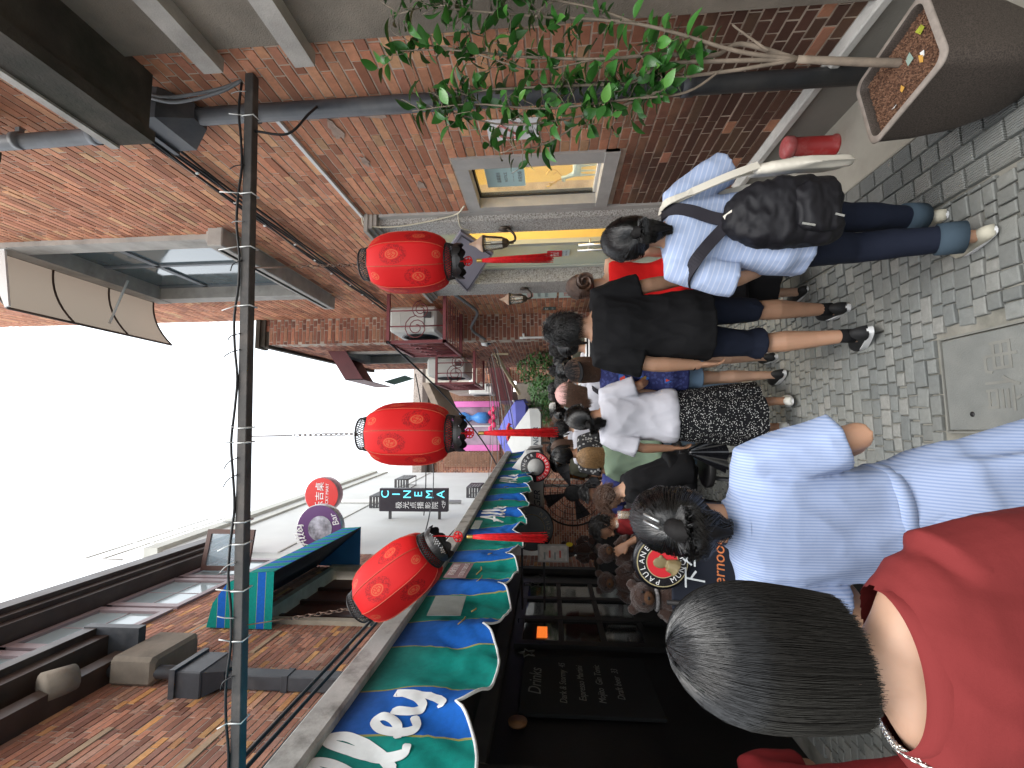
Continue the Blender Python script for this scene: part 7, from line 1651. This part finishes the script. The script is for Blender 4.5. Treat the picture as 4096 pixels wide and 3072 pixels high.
for r in (.12,.22,.32,.42,.50): q = MB(); q.tube([(r*math.cos(a*PI/20), -.05+.05*(r/.5)**2, r*math.sin(a*PI/20)) for a in range(41)], .005 if r < .5 else .014, 5); obj('grille_ring', q, DKPAINT, t)
for k in range(16): a = k*PI/8; q = MB(); q.tube([(.1*math.cos(a),-.05,.1*math.sin(a)),(.5*math.cos(a),0,.5*math.sin(a))], .003, 4); obj('grille_wire', q, DKPAINT, t)
for k in range(4):
    a = k*PI/2+.4; q = MB(); q.poly([(.06*math.cos(a),.03,.06*math.sin(a)), (.42*math.cos(a-.28),.0,.42*math.sin(a-.28)), (.44*math.cos(a+.25),.06,.44*math.sin(a+.25))], (0,1,0), .006); obj('blade', q, DKMETAL, t)
q = MB(); q.lathe([(.10,0),(.12,.02),(.10,.1),(.06,.16)], 18, (0,-.08,0), RX(-PI/2)); obj('hub', q, mat('fan_hub', (.05,.05,.05), .8, .3, 40), t)
q = MB(); q.tube([(0,.1,-.1),(0,.1,-c.z)], .025, 8); obj('stand', q, DKMETAL, t); q = MB(); q.lathe([(.28,0),(.28,.03)], 20, (0,.1,-c.z)); obj('base', q, DKMETAL, t)

# ================================================================== planter and tree, bollard
PLANT = NT('planter_shell'); _n = PLANT.noise(220, 3, .6); PLANT.col(PLANT.mix(PLANT.rng(_n, .35, .65, 0, 1), (.03,.022,.017), (.085,.066,.054))).rough(.7); PLANT.bump(_n, .3, .002); PLANT = PLANT.mat
t = empty('planter', (1.305, 1.70, 0), rad(12), 'tall tapered brown stone-effect planter at the right edge', 'planter')
def rsq(w, d, z, r, n=7):
    out = []
    for cx, cy, a0 in ((1,1,0),(-1,1,90),(-1,-1,180),(1,-1,270)):
        for k in range(n): a = rad(a0+90*k/(n-1)); out.append((cx*(w-r)+r*math.cos(a), cy*(d-r)+r*math.sin(a), z))
    return out
q = MB(); q.rings([rsq(.09,.10,.0,.05), rsq(.115,.13,.06,.05), rsq(.14,.165,.18,.05), rsq(.153,.183,.32,.048), rsq(.155,.188,.43,.045), rsq(.158,.190,.447,.045), rsq(.155,.187,.452,.045), rsq(.140,.170,.452,.038), rsq(.136,.166,.447,.036), rsq(.136,.166,.40,.036)], True, False, None, None, 0, True); obj('shell', q, PLANT, t)
q = MB(); q.rings([rsq(.1585,.1905,.444,.045), rsq(.160,.192,.448,.045), rsq(.156,.188,.4535,.045), rsq(.139,.169,.4535,.038)], False, False, None, None, 0, True); obj('rim', q, mat('planter_rim', (.26,.22,.19), .75, .2, 30, .2), t)
SOILM = NT('clay_pebble'); oi = SOILM.geo.outputs['Random Per Island']; SOILM.col(SOILM.ramp(oi, [(0,(.10,.045,.025)),(.5,(.19,.095,.055)),(1,(.28,.15,.09))])).rough(.95); SOILM.bump(SOILM.noise(160, 3), .5, .003); SOILM = SOILM.mat
q = MB(); q.rings([rsq(.137,.167,.418,.036), rsq(.01,.01,.420,.005)], False, True); obj('soil', q, mat('soil', (.08,.04,.025), .95, .3, 30, .5, 120), t)
q = MB(); rs = random.Random(2)
for k in range(2600):
    x, y = rs.uniform(-.13,.13), rs.uniform(-.16,.16); r = rs.uniform(.0028,.0055); z = .419+.004*rs.random()
    vs = [(x+r,y,z),(x-r*.5,y+r*.87,z),(x-r*.5,y-r*.87,z),(x,y,z+r*1.3),(x,y,z-r)]; R_ = RZ(rs.random()*6)
    q.add(vs, [(0,1,3),(1,2,3),(2,0,3)])
tag(obj('clay_pebbles', q, SOILM, t), kind='stuff')
LITT = [mat('paper_scrap', (.7,.7,.68), .8, .05), mat('yellow_leaf', (.35,.38,.04), .6, .1), mat('orange_peel', (.6,.32,.06), .7, .1), mat('teal_scrap', (.25,.33,.28), .7, .1)]
for x, y, w_, l_, m_ in ((-.02,-.09,.012,.018,0), (.07,-.11,.018,.04,1), (-.05,.02,.012,.016,2), (.02,-.04,.02,.03,3), (-.03,-.08,.012,.022,2), (-.08,.07,.003,.03,0)):
    q = MB(); a = x*40; q.add([(x-w_*math.cos(a),y-w_*math.sin(a),.426),(x+l_*math.sin(a),y-l_*math.cos(a)*.5,.429),(x+w_*math.cos(a),y+w_*math.sin(a),.427),(x-l_*math.sin(a),y+l_*math.cos(a)*.5,.43)], [(0,1,2,3)]); obj('litter', q, LITT[m_], t)
BARK = mat('bark', (.24,.19,.145), .9, .25, 14, .6, 90, dirt=(.10,.08,.06), dscale=8)
LEAFM = NT('leaf_green'); oi = LEAFM.n('ShaderNodeObjectInfo'); c_ = LEAFM.ramp(oi.outputs['Random'], [(0,(.022,.085,.015)),(.5,(.045,.165,.028)),(.85,(.075,.23,.04)),(1,(.12,.27,.055))]); LEAFM.col(c_).rough(.32); LEAFM.b.inputs['Specular IOR Level'].default_value = .5
_u = LEAFM.sep(LEAFM.tc.outputs['Object']); _w = LEAFM.math('SINE', LEAFM.math('ADD', LEAFM.math('MULTIPLY', _u[0], 900), LEAFM.math('MULTIPLY', LEAFM.math('ABSOLUTE', _u[1]), 700))); LEAFM.bump(_w, .15, .0006); LEAFM = LEAFM.mat
tr = empty('potted_tree', (0,0,0), 0, 'young multi-stemmed leafy tree growing in the brown planter', 'tree')
tb = onz(1945, 137, .42)
def tp(x, y, Y): return ony(x, y, Y)
b0 = Vector((tb.x, tb.y, .40)); fork = tp(1722, 128, tb.y+.01)
BR = [  # (points in reading scale + depth), radii
 ([b0, tp(1860,134,tb.y), fork], [.0160,.0148,.0135]),
 ([fork, tp(1590,110,tb.y-.02), tp(1380,52,tb.y-.06), tp(1150,35,tb.y-.08), tp(980,20,tb.y-.10)], [.009,.0075,.006,.0045,.003]),
 ([fork, tp(1600,95,tb.y+.03), tp(1540,120,tb.y+.03), tp(1420,118,tb.y+.02), tp(1290,128,tb.y+.0), tp(1100,120,tb.y), tp(900,95,tb.y-.02)], [.010,.009,.0085,.0075,.006,.0045,.003]),
 ([fork, tp(1560,132,tb.y-.0), tp(1430,140,tb.y+.01), tp(1370,178,tb.y+.02), tp(1240,185,tb.y+.03), tp(1050,195,tb.y+.04), tp(960,215,tb.y+.05)], [.009,.008,.007,.006,.005,.004,.0025]),
 ([fork, tp(1600,150,tb.y+.02), tp(1450,172,tb.y+.03), tp(1420,200,tb.y+.03), tp(1280,245,tb.y+.05), tp(1100,270,tb.y+.05), tp(960,238,tb.y+.06)], [.008,.007,.006,.005,.0045,.0035,.0025]),
 ([tp(1560,150,tb.y+.02), tp(1480,200,tb.y+.03), tp(1350,215,tb.y+.02), tp(1180,235,tb.y+.02), tp(1020,225,tb.y+.02), tp(890,240,tb.y+.0)], [.005,.005,.0045,.004,.003,.002]),
 ([tp(1660,110,tb.y), tp(1590,60,tb.y+.03), tp(1585,52,tb.y+.04)], [.005,.004,.003]),
 ([tp(1380,52,tb.y-.06), tp(1250,10,tb.y-.1), tp(1050,-10,tb.y-.12), tp(860,30,tb.y-.12)], [.005,.004,.003,.002]),
 ([tp(1290,128,tb.y), tp(1150,150,tb.y-.03), tp(1000,110,tb.y-.05), tp(850,110,tb.y-.05)], [.004,.0035,.003,.002]),
 ([tp(1280,245,tb.y+.05), tp(1180,310,tb.y+.07), tp(1080,330,tb.y+.07)], [.004,.003,.002]),
]
for k, (pts, rr) in enumerate(BR):
    sp = spline(pts, 5); r2 = [lerp(rr[min(i//5, len(rr)-1)], rr[min(i//5+1, len(rr)-1)], (i % 5)/5) for i in range(len(sp))]
    q = MB(); q.tube(sp, r2, 8); obj('trunk' if k == 0 else 'branch', q, BARK, tr)
LM = []
for L, W_, cur in ((.046,.0125,.22), (.052,.014,.35), (.040,.012,.1), (.056,.0125,.5), (.03,.009,.2)):
    n = 7; vs = []; fs = []
    for i in range(n+1):
        v = i/n; w_ = W_*math.sin(PI*min(1, v*.96+.03))**.8*(1.15-.35*v); z = -cur*L*v*v; x = L*v*(1-.15*cur*v)
        vs += [(x,-w_,z+.28*w_),(x,0,z),(x,w_,z+.28*w_)]
    for i in range(n):
        a = i*3; fs += [(a,a+3,a+4,a+1),(a+1,a+4,a+5,a+2)]
    q = MB(); q.add([(-.008,-.0006,.002),(-.008,.0006,.002),(0,.0006,0),(0,-.0006,0)], [(0,1,2,3)], 0, True); q.add(vs, fs, 0, True); me = q.mesh('leaf'); me.materials.append(LEAFM); LM.append(me)
rs = random.Random(12); leaves = 0
LP = []
for k, (pts, rr) in enumerate(BR[1:]):
    if k == 5: continue
    sp = spline(pts, 8); n = len(sp)
    for i in range(n):
        v = i/n
        if v < .30: continue
        for _r in range(2): LP.append((sp[i], (sp[min(i+1,n-1)]-sp[max(i-1,0)]).normalized()))
        if v > .35 and rs.random() < .8:            # side twig
            tw_ = [sp[i]]; d = Vector((rs.gauss(0,1), rs.gauss(0,.7), rs.gauss(.7,.6))).normalized()
            for j in range(4): tw_.append(tw_[-1]+d*rs.uniform(.022,.035)); d = (d+Vector((rs.gauss(0,.3),rs.gauss(0,.3),rs.gauss(.15,.3)))).normalized()
            q = MB(); q.tube(tw_, [.0018,.0016,.0014,.0012,.001], 5); obj('twig', q, BARK, tr)
            for j in range(1, 5): LP.append((tw_[j], (tw_[j]-tw_[j-1]).normalized()))
rs.shuffle(LP); LPX = LP[298:]; LP = LP[:298]
for p_, d in LP:
    side = d.orthogonal().normalized(); side = Matrix.Rotation(rs.random()*2*PI, 3, d) @ side; dr_ = (d*.5+side*.9+Vector((0,0,-.15))).normalized(); up = Vector((0,0,1)); up = (up-dr_*up.dot(dr_)); up = up.normalized() if up.length > .1 else dr_.orthogonal().normalized(); up = Matrix.Rotation(rs.gauss(0,.6), 3, dr_) @ up
    lt = up.cross(dr_); m = Matrix.Identity(4); k = rs.uniform(1.15,1.8)
    for i in range(3): m[i][0] = dr_[i]*k; m[i][1] = lt[i]*k; m[i][2] = up[i]*k
    m.translation = p_+dr_*.008; o = bpy.data.objects.new('leaf', LM[rs.randrange(5)]); COL.objects.link(o); o.parent = tr; o.matrix_local = m
q = MB()
for p_, d in LPX[:420]:
    src = LM[rs.randrange(5)]; dr_ = Vector((rs.gauss(0,1), rs.gauss(0,1), rs.gauss(.1,.7))).normalized(); up = Vector((rs.gauss(0,.4),rs.gauss(0,.4),1)); up = (up-dr_*up.dot(dr_)).normalized(); lt = up.cross(dr_); k = rs.uniform(1.1,1.7)
    q.add([p_+(dr_*v.co.x+lt*v.co.y+up*v.co.z)*k+dr_*.008 for v in src.vertices], [tuple(f.vertices) for f in src.polygons], 0, True)
tag(obj('foliage', q, LEAFM, tr), kind='stuff')
# red pillar
REDP = mat('red_paint', (.36,.03,.028), .45, .15, 7, .2, 60, dirt=(.42,.2,.18), dscale=9, damt=.6)
g = onz(1822, 300); t = empty('red_bollard', (1.70, 2.78, 0), 0, 'squat red painted pillar with domed cap beside the wall plinth', 'bollard')
q = MB(); q.lathe([(.062,0),(.062,.02),(.055,.025),(.055,.25),(.053,.26)], 24); obj('post', q, REDP, t); q = MB(); q.lathe([(.058,.255),(.064,.26),(.064,.295),(.058,.305),(.03,.312),(.005,.313)], 24); obj('cap', q, mat('red_cap', (.48,.09,.09), .5, .15, 9, .2, dirt=(.5,.35,.33), dscale=12), t)
q = MB(); q.tube([(-.06,-.0,.255),(-.075,-.02,.2),(-.07,-.02,.15)], .0025, 5); obj('chain_stub', q, WIRE, t)
# greenery at the far end
def bush(p, r, n, lbl, seed=1, group='greenery at the far end'):
    t = empty('potted_shrub', p, 0, lbl, 'shrub', group); rs = random.Random(seed); q = MB(); q.lathe([(.12,0),(.16,.3)], 14); obj('pot', q, PLST, t); q = MB(); q.tube([(0,0,.28),(0,0,.6),(.03,0,1.1)], [.03,.025,.015], 6); obj('stem', q, BARK, t)
    q = MB()
    for k in range(n):
        d = Vector((rs.gauss(0,1), rs.gauss(0,1), rs.gauss(0,1))).normalized()*r[0]*(.35+.65*rs.random()**.4); c_ = Vector((d.x*(1+.4*nz(d,3,seed)), d.y, 1.05+d.z*r[1]/r[0])); a = Vector((rs.gauss(0,1),rs.gauss(0,1),rs.gauss(0,.6))).normalized(); b = a.orthogonal().normalized(); L = rs.uniform(.035,.07)
        q.add([c_-a*L, c_+b*L*.35, c_+a*L, c_-b*L*.35], [(0,1,2,3)])
    tag(obj('foliage', q, mat('far_leaf', (.05,.13,.03), .5, .5, 3, 0), t), kind='stuff')
for k, (x, y, Y, r, lb_) in enumerate(((1170,800,8.6,(.34,.5),'bushy shrub right of the crowd, nearest'),(1180,840,11,(.35,.45),'bushy shrub behind the pink cap, middle distance'),(1165,890,15,(.5,.5),'pale shrub at the alley end under the concrete canopy'),(1185,870,13,(.45,.5),'dark shrub deep in the alley'))):
    p = ony(x, y, Y); bush((p.x, p.y, p.z-1.05), r, 700, lb_, k+3)
bpy.data.scenes.remove(_tmp)
